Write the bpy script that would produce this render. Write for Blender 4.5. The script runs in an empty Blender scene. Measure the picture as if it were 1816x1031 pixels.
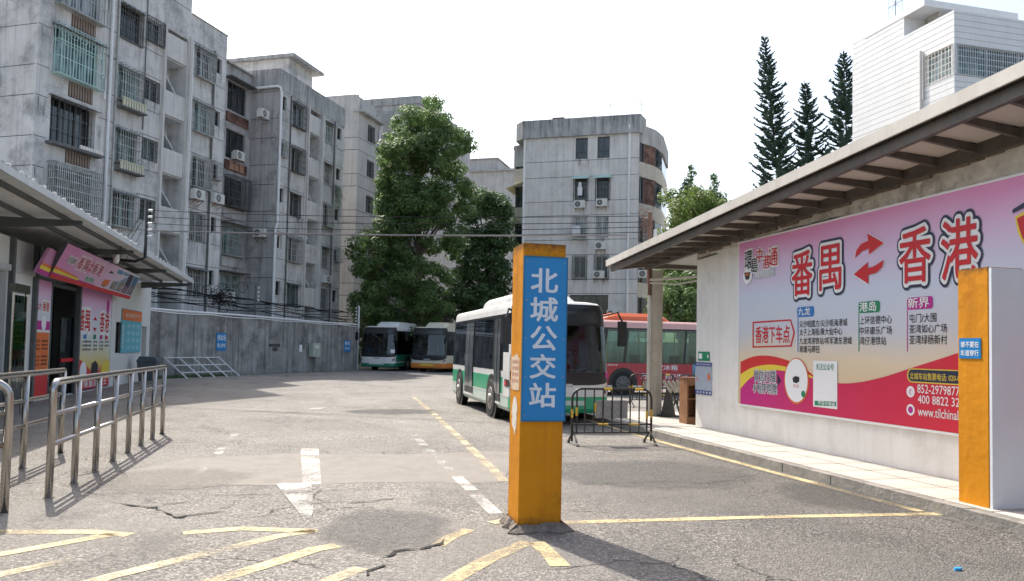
import bpy, math, random
from mathutils import Vector, Matrix
R = math.radians
random.seed(11)
SC = bpy.context.scene
COL = SC.collection

# ------------------------------------------------------------------ camera
FPX, PW, PH, CZ = 1364.0, 1816.0, 1031.0, 1.55
YAW, PIT, ROL, SHY = R(14.1), R(2.5), R(1.2), 46.0
c_fw = Vector((math.sin(YAW)*math.cos(PIT), math.cos(YAW)*math.cos(PIT), math.sin(PIT)))
c_rt = Vector((math.cos(YAW), -math.sin(YAW), 0.0))
c_up = c_rt.cross(c_fw)
c_r2 = c_rt*math.cos(ROL) + c_up*math.sin(ROL)
c_u2 = -c_rt*math.sin(ROL) + c_up*math.cos(ROL)
cam = bpy.data.objects.new('camera', bpy.data.cameras.new('camera'))
COL.objects.link(cam)
cam.matrix_world = Matrix(((c_r2.x, c_u2.x, -c_fw.x, 0), (c_r2.y, c_u2.y, -c_fw.y, 0), (c_r2.z, c_u2.z, -c_fw.z, CZ), (0, 0, 0, 1)))
cam.data.sensor_fit = 'HORIZONTAL'; cam.data.sensor_width = 36.0
cam.data.lens = FPX/PW*36.0
cam.data.shift_y = SHY/PW
cam.data.clip_start = 0.05; cam.data.clip_end = 3000
SC.camera = cam

# ------------------------------------------------------------------ world, sun, exposure
SUN_EL = R(50); SUN_AZ = math.atan2(-0.31, 0.95)
W = bpy.data.worlds.new("World"); SC.world = W; W.use_nodes = True
wn = W.node_tree.nodes; wl = W.node_tree.links
sky = wn.new('ShaderNodeTexSky'); sky.sky_type = 'NISHITA'; sky.sun_disc = False
sky.sun_elevation = SUN_EL; sky.sun_rotation = SUN_AZ
sky.air_density = 1.2; sky.dust_density = 4.0; sky.ozone_density = 1.0
hsv = wn.new('ShaderNodeHueSaturation'); hsv.inputs['Saturation'].default_value = 0.85
wl.new(sky.outputs[0], hsv.inputs['Color'])
wl.new(hsv.outputs[0], wn['Background'].inputs['Color'])
wn['Background'].inputs['Strength'].default_value = 0.128
sun = bpy.data.objects.new('sun', bpy.data.lights.new('sun', 'SUN'))
COL.objects.link(sun)
sun.data.energy = 2.9; sun.data.angle = R(0.6); sun.data.color = (1.0, 0.94, 0.84)
sdir = Vector((math.sin(SUN_AZ)*math.cos(SUN_EL), math.cos(SUN_AZ)*math.cos(SUN_EL), math.sin(SUN_EL)))
sun.rotation_euler = sdir.to_track_quat('Z', 'Y').to_euler()
SC.view_settings.view_transform = 'Standard'; SC.view_settings.look = 'None'
SC.view_settings.gamma = 1.0; SC.view_settings.use_curve_mapping = False
SC.view_settings.exposure = 1.2
SC.render.engine = 'CYCLES'
SC.cycles.max_bounces = 8; SC.cycles.transparent_max_bounces = 16
try: SC.cycles.use_denoising = True
except Exception: pass

# ------------------------------------------------------------------ helpers
def ray(px, py):
    return c_fw + c_r2*((px-PW/2)/FPX) - c_u2*((py-(PH/2+SHY))/FPX)
def gz(px, py, z=0.0):
    d = ray(px, py); t = (z-CZ)/d.z; return Vector((d.x*t, d.y*t, z))
def gx(px, py, x):
    d = ray(px, py); t = x/d.x; return Vector((x, d.y*t, CZ+d.z*t))
def gy(px, py, y):
    d = ray(px, py); t = y/d.y; return Vector((d.x*t, y, CZ+d.z*t))
def gd(px, py, dep):
    d = ray(px, py); t = dep/d.dot(c_fw); return Vector((d.x*t, d.y*t, CZ+d.z*t))

MATS = {}
def nt(m): return m.node_tree.nodes, m.node_tree.links
def mat(name, col, rough=0.6, metal=0.0, var=0.15, scale=3.0, bump=0.0, bscale=40.0, streak=0.0, dirt=None, dirt_amt=0.0, spec=0.5, detail=5.0, sr=(0.46, 0.72)):
    """Painted / plastered / metal surface with mottled tone, fine relief, optional vertical run-off stains and dirt."""
    if name in MATS: return MATS[name]
    m = bpy.data.materials.new(name); m.use_nodes = True; MATS[name] = m
    n, l = nt(m); b = n['Principled BSDF']
    b.inputs['Roughness'].default_value = rough; b.inputs['Metallic'].default_value = metal
    b.inputs['Specular IOR Level'].default_value = spec
    tc = n.new('ShaderNodeTexCoord')
    no = n.new('ShaderNodeTexNoise'); no.inputs['Scale'].default_value = scale; no.inputs['Detail'].default_value = detail
    no.inputs['Roughness'].default_value = 0.62
    l.new(tc.outputs['Object'], no.inputs['Vector'])
    rp = n.new('ShaderNodeValToRGB'); rp.color_ramp.elements[0].position = 0.3; rp.color_ramp.elements[1].position = 0.7
    lo = [max(0, c*(1-var)) for c in col]; hi = [min(1, c*(1+var)) for c in col]
    rp.color_ramp.elements[0].color = (*lo, 1); rp.color_ramp.elements[1].color = (*hi, 1)
    l.new(no.outputs['Fac'], rp.inputs['Fac']); out = rp.outputs[0]
    if streak > 0:
        mp = n.new('ShaderNodeMapping'); mp.inputs['Scale'].default_value = (2.6, 2.6, 0.13)
        l.new(tc.outputs['Object'], mp.inputs['Vector'])
        s = n.new('ShaderNodeTexNoise'); s.inputs['Scale'].default_value = 1.4; s.inputs['Detail'].default_value = 6; s.inputs['Roughness'].default_value = 0.7
        l.new(mp.outputs[0], s.inputs['Vector'])
        r2 = n.new('ShaderNodeValToRGB'); r2.color_ramp.elements[0].position = sr[0]; r2.color_ramp.elements[1].position = sr[1]
        l.new(s.outputs['Fac'], r2.inputs['Fac'])
        mu = n.new('ShaderNodeMath'); mu.operation = 'MULTIPLY'; mu.inputs[1].default_value = streak
        l.new(r2.outputs[0], mu.inputs[0])
        mx = n.new('ShaderNodeMix'); mx.data_type = 'RGBA'
        l.new(mu.outputs[0], mx.inputs[0]); l.new(out, mx.inputs[6]); mx.inputs[7].default_value = (*(dirt or [c*0.35 for c in col]), 1)
        out = mx.outputs[2]
    if dirt_amt > 0:
        s = n.new('ShaderNodeTexNoise'); s.inputs['Scale'].default_value = scale*0.45+0.3; s.inputs['Detail'].default_value = 8; s.inputs['Roughness'].default_value = 0.75
        mp = n.new('ShaderNodeMapping'); mp.inputs['Location'].default_value = (7.3, 2.1, 4.4)
        l.new(tc.outputs['Object'], mp.inputs['Vector']); l.new(mp.outputs[0], s.inputs['Vector'])
        r2 = n.new('ShaderNodeValToRGB'); r2.color_ramp.elements[0].position = 0.5; r2.color_ramp.elements[1].position = 0.66
        l.new(s.outputs['Fac'], r2.inputs['Fac'])
        mu = n.new('ShaderNodeMath'); mu.operation = 'MULTIPLY'; mu.inputs[1].default_value = dirt_amt
        l.new(r2.outputs[0], mu.inputs[0])
        mx = n.new('ShaderNodeMix'); mx.data_type = 'RGBA'
        l.new(mu.outputs[0], mx.inputs[0]); l.new(out, mx.inputs[6]); mx.inputs[7].default_value = (*(dirt or [c*0.4 for c in col]), 1)
        out = mx.outputs[2]
    l.new(out, b.inputs['Base Color'])
    if bump > 0:
        bn = n.new('ShaderNodeTexNoise'); bn.inputs['Scale'].default_value = bscale; bn.inputs['Detail'].default_value = 4
        l.new(tc.outputs['Object'], bn.inputs['Vector'])
        bp = n.new('ShaderNodeBump'); bp.inputs['Strength'].default_value = bump; bp.inputs['Distance'].default_value = 0.02
        l.new(bn.outputs['Fac'], bp.inputs['Height']); l.new(bp.outputs[0], b.inputs['Normal'])
    return m

def glass_mat(name, tint, see=0.35, rough=0.03):
    if name in MATS: return MATS[name]
    m = bpy.data.materials.new(name); m.use_nodes = True; MATS[name] = m
    n, l = nt(m); n.remove(n['Principled BSDF']); o = n['Material Output']
    tr = n.new('ShaderNodeBsdfTransparent'); tr.inputs[0].default_value = (*[min(1, t*see*2) for t in tint], 1)
    gl = n.new('ShaderNodeBsdfGlossy'); gl.inputs['Color'].default_value = (0.8, 0.85, 0.88, 1); gl.inputs['Roughness'].default_value = rough
    fr = n.new('ShaderNodeFresnel'); fr.inputs['IOR'].default_value = 1.6
    mu = n.new('ShaderNodeMath'); mu.operation = 'MULTIPLY_ADD'; mu.inputs[1].default_value = 1.0; mu.inputs[2].default_value = 0.03
    l.new(fr.outputs[0], mu.inputs[0])
    mx = n.new('ShaderNodeMixShader'); l.new(mu.outputs[0], mx.inputs[0]); l.new(tr.outputs[0], mx.inputs[1]); l.new(gl.outputs[0], mx.inputs[2])
    l.new(mx.outputs[0], o.inputs[0])
    return m

class MB:
    def __init__(s): s.v = []; s.f = []; s.m = []
    def quad(s, a, b, c, d, mi=0):
        i = len(s.v); s.v += [tuple(a), tuple(b), tuple(c), tuple(d)]; s.f.append((i, i+1, i+2, i+3)); s.m.append(mi)
    def poly(s, pts, mi=0):
        i = len(s.v); s.v += [tuple(p) for p in pts]; s.f.append(tuple(range(i, i+len(pts)))); s.m.append(mi)
    def box(s, x0, x1, y0, y1, z0, z1, mi=0, T=None):
        P = [(x0, y0, z0), (x1, y0, z0), (x1, y1, z0), (x0, y1, z0), (x0, y0, z1), (x1, y0, z1), (x1, y1, z1), (x0, y1, z1)]
        if T: P = [T(*p) for p in P]
        i = len(s.v); s.v += [tuple(p) for p in P]
        F = [(0, 3, 2, 1), (4, 5, 6, 7), (0, 1, 5, 4), (1, 2, 6, 5), (2, 3, 7, 6), (3, 0, 4, 7)]
        a = Vector(P[1])-Vector(P[0]); b = Vector(P[3])-Vector(P[0]); c = Vector(P[4])-Vector(P[0])
        if a.cross(b).dot(c) < 0: F = [tuple(reversed(q)) for q in F]
        s.f += [tuple(i+k for k in q) for q in F]; s.m += [mi]*6
        return s
    def bar(s, p0, p1, w, h=None, mi=0, up=(0, 0, 1)):
        p0 = Vector(p0); p1 = Vector(p1); h = h or w
        d = (p1-p0); L = d.length
        if L < 1e-6: return s
        d /= L; u = Vector(up)
        if abs(d.dot(u)) > 0.98: u = Vector((1, 0, 0))
        a = d.cross(u).normalized(); b = a.cross(d)
        i = len(s.v)
        for p in (p0, p1):
            for q, r in ((-1, -1), (1, -1), (1, 1), (-1, 1)): s.v.append(tuple(p+a*(q*w/2)+b*(r*h/2)))
        s.f += [tuple(i+k for k in q) for q in ((0, 1, 2, 3), (7, 6, 5, 4), (0, 4, 5, 1), (1, 5, 6, 2), (2, 6, 7, 3), (3, 7, 4, 0))]; s.m += [mi]*6
        return s
    def tube(s, pts, r, n=8, mi=0, caps=True, radii=None):
        pts = [Vector(p) for p in pts]; i0 = len(s.v); prev = None
        for k, p in enumerate(pts):
            d = (pts[min(k+1, len(pts)-1)]-pts[max(k-1, 0)]).normalized()
            if prev is None:
                u = Vector((0, 0, 1)) if abs(d.z) < 0.9 else Vector((1, 0, 0)); a = d.cross(u).normalized()
            else: a = (prev-d*prev.dot(d)).normalized()
            b = d.cross(a); prev = a
            rr = radii[k] if radii else r
            for j in range(n):
                t = 2*math.pi*j/n; s.v.append(tuple(p+a*(math.cos(t)*rr)+b*(math.sin(t)*rr)))
        for k in range(len(pts)-1):
            for j in range(n):
                a0 = i0+k*n+j; a1 = i0+k*n+(j+1) % n; s.f.append((a0, a1, a1+n, a0+n)); s.m.append(mi)
        if caps:
            s.f.append(tuple(i0+j for j in reversed(range(n)))); s.m.append(mi)
            e = i0+(len(pts)-1)*n; s.f.append(tuple(e+j for j in range(n))); s.m.append(mi)
        return s
    def prism(s, pts, off, mi=0):
        """polygon extruded by the vector off"""
        off = Vector(off); a = [Vector(p) for p in pts]; b = [p+off for p in a]; n = len(a); i = len(s.v)
        s.v += [tuple(p) for p in a+b]
        s.f.append(tuple(range(i, i+n))); s.f.append(tuple(i+n+k for k in reversed(range(n)))); s.m += [mi, mi]
        for k in range(n):
            s.f.append((i+k, i+n+k, i+n+(k+1) % n, i+(k+1) % n)); s.m.append(mi)
        return s
    def disc(s, c, nrm, r, n=16, mi=0, r2=None):
        nrm = Vector(nrm).normalized(); u = Vector((0, 0, 1)) if abs(nrm.z) < 0.9 else Vector((1, 0, 0))
        a = nrm.cross(u).normalized(); b = nrm.cross(a); c = Vector(c)
        s.poly([c+a*(math.cos(2*math.pi*j/n)*r)+b*(math.sin(2*math.pi*j/n)*(r2 or r)) for j in range(n)], mi); return s
    def mesh(s, name, mats, off=(0, 0, 0), smooth=False):
        me = bpy.data.meshes.new(name)
        ox, oy, oz = off
        me.from_pydata([(x-ox, y-oy, z-oz) for x, y, z in s.v], [], s.f)
        if not isinstance(mats, (list, tuple)): mats = [mats]
        for q in mats: me.materials.append(q)
        if len(mats) > 1: me.polygons.foreach_set('material_index', s.m)
        if smooth: me.shade_smooth()
        me.update(); return me
    def build(s, name, mats, parent=None, off=(0, 0, 0), smooth=False, loc=None, rotz=0):
        return link(name, s.mesh(name, mats, off, smooth), parent, loc, rotz)

def link(name, me, parent=None, loc=None, rotz=0):
    o = bpy.data.objects.new(name, me); COL.objects.link(o)
    if parent: o.parent = parent
    if loc is not None: o.location = loc
    if rotz: o.rotation_euler = (0, 0, rotz)
    return o
def tag(o, label, cat, group=None):
    o['label'] = label; o['category'] = cat
    if group: o['group'] = group
    return o
def thing(name, label, cat, loc=(0, 0, 0), rotz=0, group=None):
    o = bpy.data.objects.new(name, None); COL.objects.link(o); o.location = loc; o.rotation_euler = (0, 0, rotz)
    return tag(o, label, cat, group)
def struct(o, kind='structure'): o['kind'] = kind; return o
def kids(o, C={}):
    return [c for c in bpy.data.objects if c.parent == o]
def dup(o, loc, rotz=None, label=None):
    """a copy of a thing with copies of its parts and sub-parts"""
    m = {o: o.copy()}; r = m[o]; COL.objects.link(r); r.location = loc
    if rotz is not None: r.rotation_euler = (0, 0, rotz)
    if label: r['label'] = label
    for ch in TREE.get(o, []):
        c = ch.copy(); COL.objects.link(c); c.parent = r
        for g in TREE.get(ch, []):
            d = g.copy(); COL.objects.link(d); d.parent = c
    return r
TREE = {}
def note(o):
    """remember a thing's children and grandchildren so that dup() need not search"""
    TREE[o] = kids(o)
    for c in TREE[o]: TREE[c] = kids(c)
    return o

class Face:
    """a vertical plane: u along it, n outward, z up"""
    def __init__(s, o, u, n): s.o = Vector((o[0], o[1], 0)); s.u = Vector((u[0], u[1], 0)).normalized(); s.n = Vector((n[0], n[1], 0)).normalized()
    def __call__(s, u, n, z): p = s.o+s.u*u+s.n*n; return (p.x, p.y, z)

def holed(mb, F, u0, u1, z0, z1, holes, mi=0):
    """wall skin from u0 to u1, z0 to z1 with rectangular openings (u0,u1,z0,z1,depth,back material or None)"""
    hs = [(max(h[0], u0), min(h[1], u1), max(h[2], z0), min(h[3], z1), h[4], h[5]) for h in holes]
    hs = [h for h in hs if h[1]-h[0] > 1e-4 and h[3]-h[2] > 1e-4]
    us = sorted({u0, u1, *[h[0] for h in hs], *[h[1] for h in hs]}); zs = sorted({z0, z1, *[h[2] for h in hs], *[h[3] for h in hs]})
    for i in range(len(us)-1):
        k = 0
        while k < len(zs)-1:
            uc = (us[i]+us[i+1])/2
            def inside(kk):
                zc = (zs[kk]+zs[kk+1])/2
                for h in hs:
                    if h[0] < uc < h[1] and h[2] < zc < h[3]: return h
                return None
            if inside(k): k += 1; continue
            j = k
            while j < len(zs)-1 and not inside(j): j += 1
            mb.quad(F(us[i], 0, zs[k]), F(us[i+1], 0, zs[k]), F(us[i+1], 0, zs[j]), F(us[i], 0, zs[j]), mi)
            k = j
    for a, b, c, d, dep, back in hs:
        mb.quad(F(a, 0, c), F(a, -dep, c), F(a, -dep, d), F(a, 0, d), mi)
        mb.quad(F(b, 0, c), F(b, 0, d), F(b, -dep, d), F(b, -dep, c), mi)
        mb.quad(F(a, 0, c), F(b, 0, c), F(b, -dep, c), F(a, -dep, c), mi)
        mb.quad(F(a, 0, d), F(a, -dep, d), F(b, -dep, d), F(b, 0, d), mi)
        if back is not None: mb.quad(F(a, -dep, c), F(b, -dep, c), F(b, -dep, d), F(a, -dep, d), back)

_tc = {}
def raw_text(body):
    if body not in _tc:
        c = bpy.data.curves.new('lettering', 'FONT'); c.body = body; c.resolution_u = 2
        o = bpy.data.objects.new('lettering', c); m = o.to_mesh()
        vs = [tuple(v.co) for v in m.vertices]; fs = [tuple(p.vertices) for p in m.polygons]
        o.to_mesh_clear(); bpy.data.objects.remove(o); bpy.data.curves.remove(c)
        xs = [v[0] for v in vs]; ys = [v[1] for v in vs]
        _tc[body] = (vs, fs, min(xs), max(xs), min(ys), max(ys))
    return _tc[body]
def put_text(mb, P, body, u0, u1, z0, z1, n=0.004, bold=0.0, outline=0.0, mi=0):
    """lettering stretched to the box u0..u1, z0..z1 of the plane function P(u, n, z); bold or outlined letters are
    thickened by shifted copies of the glyph, each a hair's breadth further out"""
    vs, fs, a, b, c, d = raw_text(body)
    r = outline or bold; k = 16 if outline > .05 else (6 if r else 1)
    if not outline: a -= r; b += r; c -= r; d += r
    su = (u1-u0)/(b-a); sz = (z1-z0)/(d-c)
    for q in range(k):
        t = 2*math.pi*q/k; dx, dy = (r*math.cos(t), r*math.sin(t)) if r else (0, 0); i = len(mb.v); nn = n+0.00012*q
        for x, y, z in vs: mb.v.append(tuple(P(u0+(x+dx-a)*su, nn, z0+(y+dy-c)*sz)))
        for f in fs: mb.f.append(tuple(i+j for j in f)); mb.m.append(mi)
    if outline:
        i = len(mb.v)
        for x, y, z in vs: mb.v.append(tuple(P(u0+(x-a)*su, n+.0001*k, z0+(y-c)*sz)))
        for f in fs: mb.f.append(tuple(i+j for j in f)); mb.m.append(mi)

# ================================================================== GROUND
def ground_mat():
    m = bpy.data.materials.new('worn_asphalt'); m.use_nodes = True; n, l = nt(m); b = n['Principled BSDF']
    b.inputs['Roughness'].default_value = 0.82; b.inputs['Specular IOR Level'].default_value = 0.35
    tc = n.new('ShaderNodeTexCoord')
    def noise(sc, det=5, rough=0.6, loc=(0, 0, 0), stretch=None):
        mp = n.new('ShaderNodeMapping'); mp.inputs['Location'].default_value = loc
        if stretch: mp.inputs['Scale'].default_value = stretch
        x = n.new('ShaderNodeTexNoise'); x.inputs['Scale'].default_value = sc; x.inputs['Detail'].default_value = det; x.inputs['Roughness'].default_value = rough
        l.new(tc.outputs['Object'], mp.inputs['Vector']); l.new(mp.outputs[0], x.inputs['Vector']); return x.outputs['Fac']
    def ramp(src, stops):
        r = n.new('ShaderNodeValToRGB'); e = r.color_ramp.elements
        while len(e) < len(stops): e.new(0.5)
        for q, (p, c) in zip(e, stops): q.position = p; q.color = (c, c, c, 1) if isinstance(c, (int, float)) else (*c, 1)
        l.new(src, r.inputs['Fac']); return r.outputs[0]
    def mix(f, a, c, mode='MIX'):
        x = n.new('ShaderNodeMix'); x.data_type = 'RGBA'; x.blend_type = mode
        if isinstance(f, (int, float)): x.inputs[0].default_value = f
        else: l.new(f, x.inputs[0])
        for k, v in ((6, a), (7, c)):
            if isinstance(v, tuple): x.inputs[k].default_value = (*v, 1)
            else: l.new(v, x.inputs[k])
        return x.outputs[2]
    def math_(op, a, c, clamp=False):
        x = n.new('ShaderNodeMath'); x.operation = op; x.use_clamp = clamp
        for k, v in ((0, a), (1, c)):
            if isinstance(v, (int, float)): x.inputs[k].default_value = v
            else: l.new(v, x.inputs[k])
        return x.outputs[0]
    sp = n.new('ShaderNodeSeparateXYZ'); l.new(tc.outputs['Object'], sp.inputs[0])
    wob = math_('MULTIPLY', math_('SUBTRACT', noise(0.7, 6, 0.7), 0.5), 3.0)
    X = math_('ADD', sp.outputs[0], wob); Y = math_('ADD', sp.outputs[1], wob)
    base = ramp(noise(0.35, 6, 0.65), [(0.3, (0.215, 0.198, 0.178)), (0.7, (0.315, 0.293, 0.264))])
    # greyer, darker asphalt east of the gate pillars and in the front apron
    mr = n.new('ShaderNodeMapRange'); mr.inputs[1].default_value = 1.4; mr.inputs[2].default_value = 4.2; l.new(X, mr.inputs[0])
    my = n.new('ShaderNodeMapRange'); my.inputs[1].default_value = 13.5; my.inputs[2].default_value = 9.0; l.new(Y, my.inputs[0])
    dark = ramp(noise(0.8, 6, 0.7, (3, 9, 0)), [(0.3, (0.115, 0.109, 0.101)), (0.7, (0.175, 0.166, 0.154))])
    base = mix(math_('MULTIPLY', mr.outputs[0], my.outputs[0]), base, dark)
    # aggregate: pale and dark stones
    v1 = n.new('ShaderNodeTexVoronoi'); v1.inputs['Scale'].default_value = 62; l.new(tc.outputs['Object'], v1.inputs['Vector'])
    sep = n.new('ShaderNodeSeparateColor'); l.new(v1.outputs['Color'], sep.inputs[0])
    st = ramp(sep.outputs[0], [(0.0, 0.28), (0.35, 0.72), (0.75, 1.15), (1.0, 2.1)])
    agg = ramp(noise(0.5, 4, 0.6, (5, 5, 0)), [(0.4, 0.35), (0.62, 0.95)])
    base = mix(agg, base, mix(1.0, base, st, 'MULTIPLY'))
    fine = ramp(noise(170, 3, 0.6), [(0.3, 0.68), (0.7, 1.3)])
    base = mix(0.8, base, mix(1.0, base, fine, 'MULTIPLY'))
    # tyre tracks and oily stains
    stn = ramp(noise(1.1, 8, 0.75, (1, 4, 2), (1.0, 0.45, 1)), [(0.52, 0.0), (0.68, 0.55)])
    base = mix(stn, base, (0.10, 0.098, 0.092))
    # fine crazing
    dn = n.new('ShaderNodeTexNoise'); dn.inputs['Scale'].default_value = 1.7; dn.inputs['Detail'].default_value = 5; l.new(tc.outputs['Object'], dn.inputs['Vector'])
    ad = n.new('ShaderNodeVectorMath'); ad.operation = 'MULTIPLY_ADD'; ad.inputs[1].default_value = (0.9, 0.9, 0); l.new(dn.outputs['Color'], ad.inputs[0]); l.new(tc.outputs['Object'], ad.inputs[2])
    v2 = n.new('ShaderNodeTexVoronoi'); v2.feature = 'DISTANCE_TO_EDGE'; v2.inputs['Scale'].default_value = 0.62; l.new(ad.outputs[0], v2.inputs['Vector'])
    cr = ramp(v2.outputs['Distance'], [(0.0, 1.0), (0.007, 0.0)])
    cm = ramp(noise(0.45, 3, 0.5, (8, 1, 0)), [(0.5, 0.0), (0.6, 0.8)])
    crk = math_('MULTIPLY', cr, cm)
    base = mix(crk, base, (0.035, 0.033, 0.03))
    l.new(base, b.inputs['Base Color'])
    bp = n.new('ShaderNodeBump'); bp.inputs['Strength'].default_value = 1.0; bp.inputs['Distance'].default_value = 0.016
    h = math_('SUBTRACT', math_('ADD', v1.outputs['Distance'], math_('MULTIPLY', noise(170, 3), 0.5)), math_('MULTIPLY', crk, 2.0))
    l.new(h, bp.inputs['Height']); l.new(bp.outputs[0], b.inputs['Normal'])
    return m
GM = ground_mat()
g = MB(); g.quad((-700, -300, 0), (700, -300, 0), (700, 1200, 0), (-700, 1200, 0))
struct(g.build('ground', GM))

def worn_paint(name, col, keep=0.5):
    m = bpy.data.materials.new(name); m.use_nodes = True; n, l = nt(m); b = n['Principled BSDF']
    b.inputs['Base Color'].default_value = (*col, 1); b.inputs['Roughness'].default_value = 0.7
    tc = n.new('ShaderNodeTexCoord'); a = n.new('ShaderNodeTexNoise'); a.inputs['Scale'].default_value = 26; a.inputs['Detail'].default_value = 6; a.inputs['Roughness'].default_value = 0.75
    c = n.new('ShaderNodeTexNoise'); c.inputs['Scale'].default_value = 2.2; c.inputs['Detail'].default_value = 4
    l.new(tc.outputs['Object'], a.inputs['Vector']); l.new(tc.outputs['Object'], c.inputs['Vector'])
    ad = n.new('ShaderNodeMath'); ad.operation = 'MULTIPLY_ADD'; ad.inputs[1].default_value = 0.9; l.new(c.outputs['Fac'], ad.inputs[0]); l.new(a.outputs['Fac'], ad.inputs[2])
    r = n.new('ShaderNodeValToRGB'); r.color_ramp.elements[0].position = keep; r.color_ramp.elements[1].position = keep+0.2
    r.color_ramp.elements[0].color = (1, 1, 1, 1); r.color_ramp.elements[1].color = (0, 0, 0, 1)
    hf = n.new('ShaderNodeMath'); hf.operation = 'MULTIPLY'; hf.inputs[1].default_value = 0.62; l.new(ad.outputs[0], hf.inputs[0]); l.new(hf.outputs[0], r.inputs['Fac'])
    tr = n.new('ShaderNodeBsdfTransparent'); mx = n.new('ShaderNodeMixShader'); l.new(r.outputs[0], mx.inputs[0]); l.new(tr.outputs[0], mx.inputs[1]); l.new(b.outputs[0], mx.inputs[2])
    l.new(mx.outputs[0], n['Material Output'].inputs[0]); return m
M_yel = worn_paint('worn_yellow_paint', (0.50, 0.395, 0.215), 0.55)
M_yel2 = worn_paint('faded_yellow_paint', (0.46, 0.385, 0.24), 0.495)
M_whi = worn_paint('worn_white_paint', (0.42, 0.40, 0.365), 0.53)
M_whi2 = worn_paint('faded_white_paint', (0.39, 0.37, 0.34), 0.475)
def strip(name, pts, w, m, z=0.004):
    """painted line through ground points; slightly uneven edges"""
    mb = MB(); P = []
    for a, b in zip(pts[:-1], pts[1:]):
        a = Vector((*a, 0)); b = Vector((*b, 0)); k = max(1, int((b-a).length/0.25))
        P += [a.lerp(b, i/k) for i in range(k)]
    P.append(Vector((*pts[-1], 0)))
    L = []
    for i, p in enumerate(P):
        d = (P[min(i+1, len(P)-1)]-P[max(0, i-1)]).normalized(); q = Vector((-d.y, d.x, 0))
        L.append((p+q*(w/2+random.uniform(-.008, .008)), p-q*(w/2+random.uniform(-.008, .008))))
    for (a, b), (c, d) in zip(L[:-1], L[1:]): mb.quad((a.x, a.y, z), (b.x, b.y, z), (d.x, d.y, z), (c.x, c.y, z))
    return struct(mb.build(name, m))
def g2(*pp): return [tuple(gz(*p)[:2]) for p in pp]
strip('painted_line', [(2.99, 24.6), (2.75, 19.0), (2.5, 14.2), (2.19, 8.9)], 0.13, M_yel2)
strip('painted_line', [(6.2, 18.2), (6.0, 16.6), (5.86, 13.4), (5.9, 10), (5.98, 6.62)], 0.12, M_yel)
strip('painted_line', [(2.2, 6.69), (4.2, 6.62), (6.28, 6.47)], 0.12, M_yel)
strip('painted_line', g2((-250, 946), (0, 944), (160, 944), (230, 950)), 0.13, M_yel)
strip('painted_line', g2((-260, 1030), (0, 984), (100, 966), (200, 948)), 0.13, M_yel)
strip('painted_line', g2((-100, 1050), (0, 1020), (130, 993)), 0.13, M_yel2)
strip('painted_line', g2((325, 946), (430, 938), (560, 943)), 0.13, M_yel)
strip('painted_line', g2((560, 941), (490, 952), (400, 975), (300, 998), (190, 1025), (130, 1045)), 0.13, M_yel2)
strip('painted_line', g2((600, 968), (560, 975), (480, 1000), (380, 1031), (330, 1050)), 0.14, M_yel)
strip('painted_line', g2((935, 962), (870, 990), (800, 1031), (750, 1062)), 0.14, M_yel)
strip('painted_line', g2((640, 1008), (560, 1040), (500, 1070)), 0.12, M_yel2)
strip('painted_line', g2((776, 968), (800, 952), (832, 940)), 0.12, M_yel)
strip('painted_line', g2((950, 962), (975, 983), (994, 1005)), 0.14, M_yel)
strip('painted_line', g2((870, 928), (905, 922)), 0.12, M_yel2)
# broken white lane line
for y0, y1 in ((7.15, 8.1), (8.35, 9.3), (9.7, 10.6), (10.9, 11.9), (12.3, 13.2), (13.6, 14.6), (16, 17), (19, 20.2)):
    f = lambda y: 1.68+(y-7.15)*0.003
    strip('lane_marking', [(f(y0), y0), (f(y1), y1)], 0.14, M_whi if y0 < 9 else M_whi2)
for y0, y1 in ((9.2, 10.4), (11.5, 12.5), (13.2, 14.2)):
    strip('lane_marking', [(-1.32, y0), (-1.34, y1)], 0.12, M_whi2)
a = MB(); a.poly([(x, y, 0.004) for x, y in g2((533, 795), (565, 795), (570, 860), (537, 860))]); struct(a.build('arrow_marking', M_whi))
a = MB(); a.poly([(x, y, 0.008) for x, y in g2((488, 858), (552, 858), (556, 905), (548, 932), (536, 918))]); struct(a.build('arrow_marking', M_whi2))
a = MB(); a.poly([(x, y, 0.004) for x, y in g2((545, 722), (585, 722), (575, 729), (555, 728))]); struct(a.build('arrow_marking', M_whi2))

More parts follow.
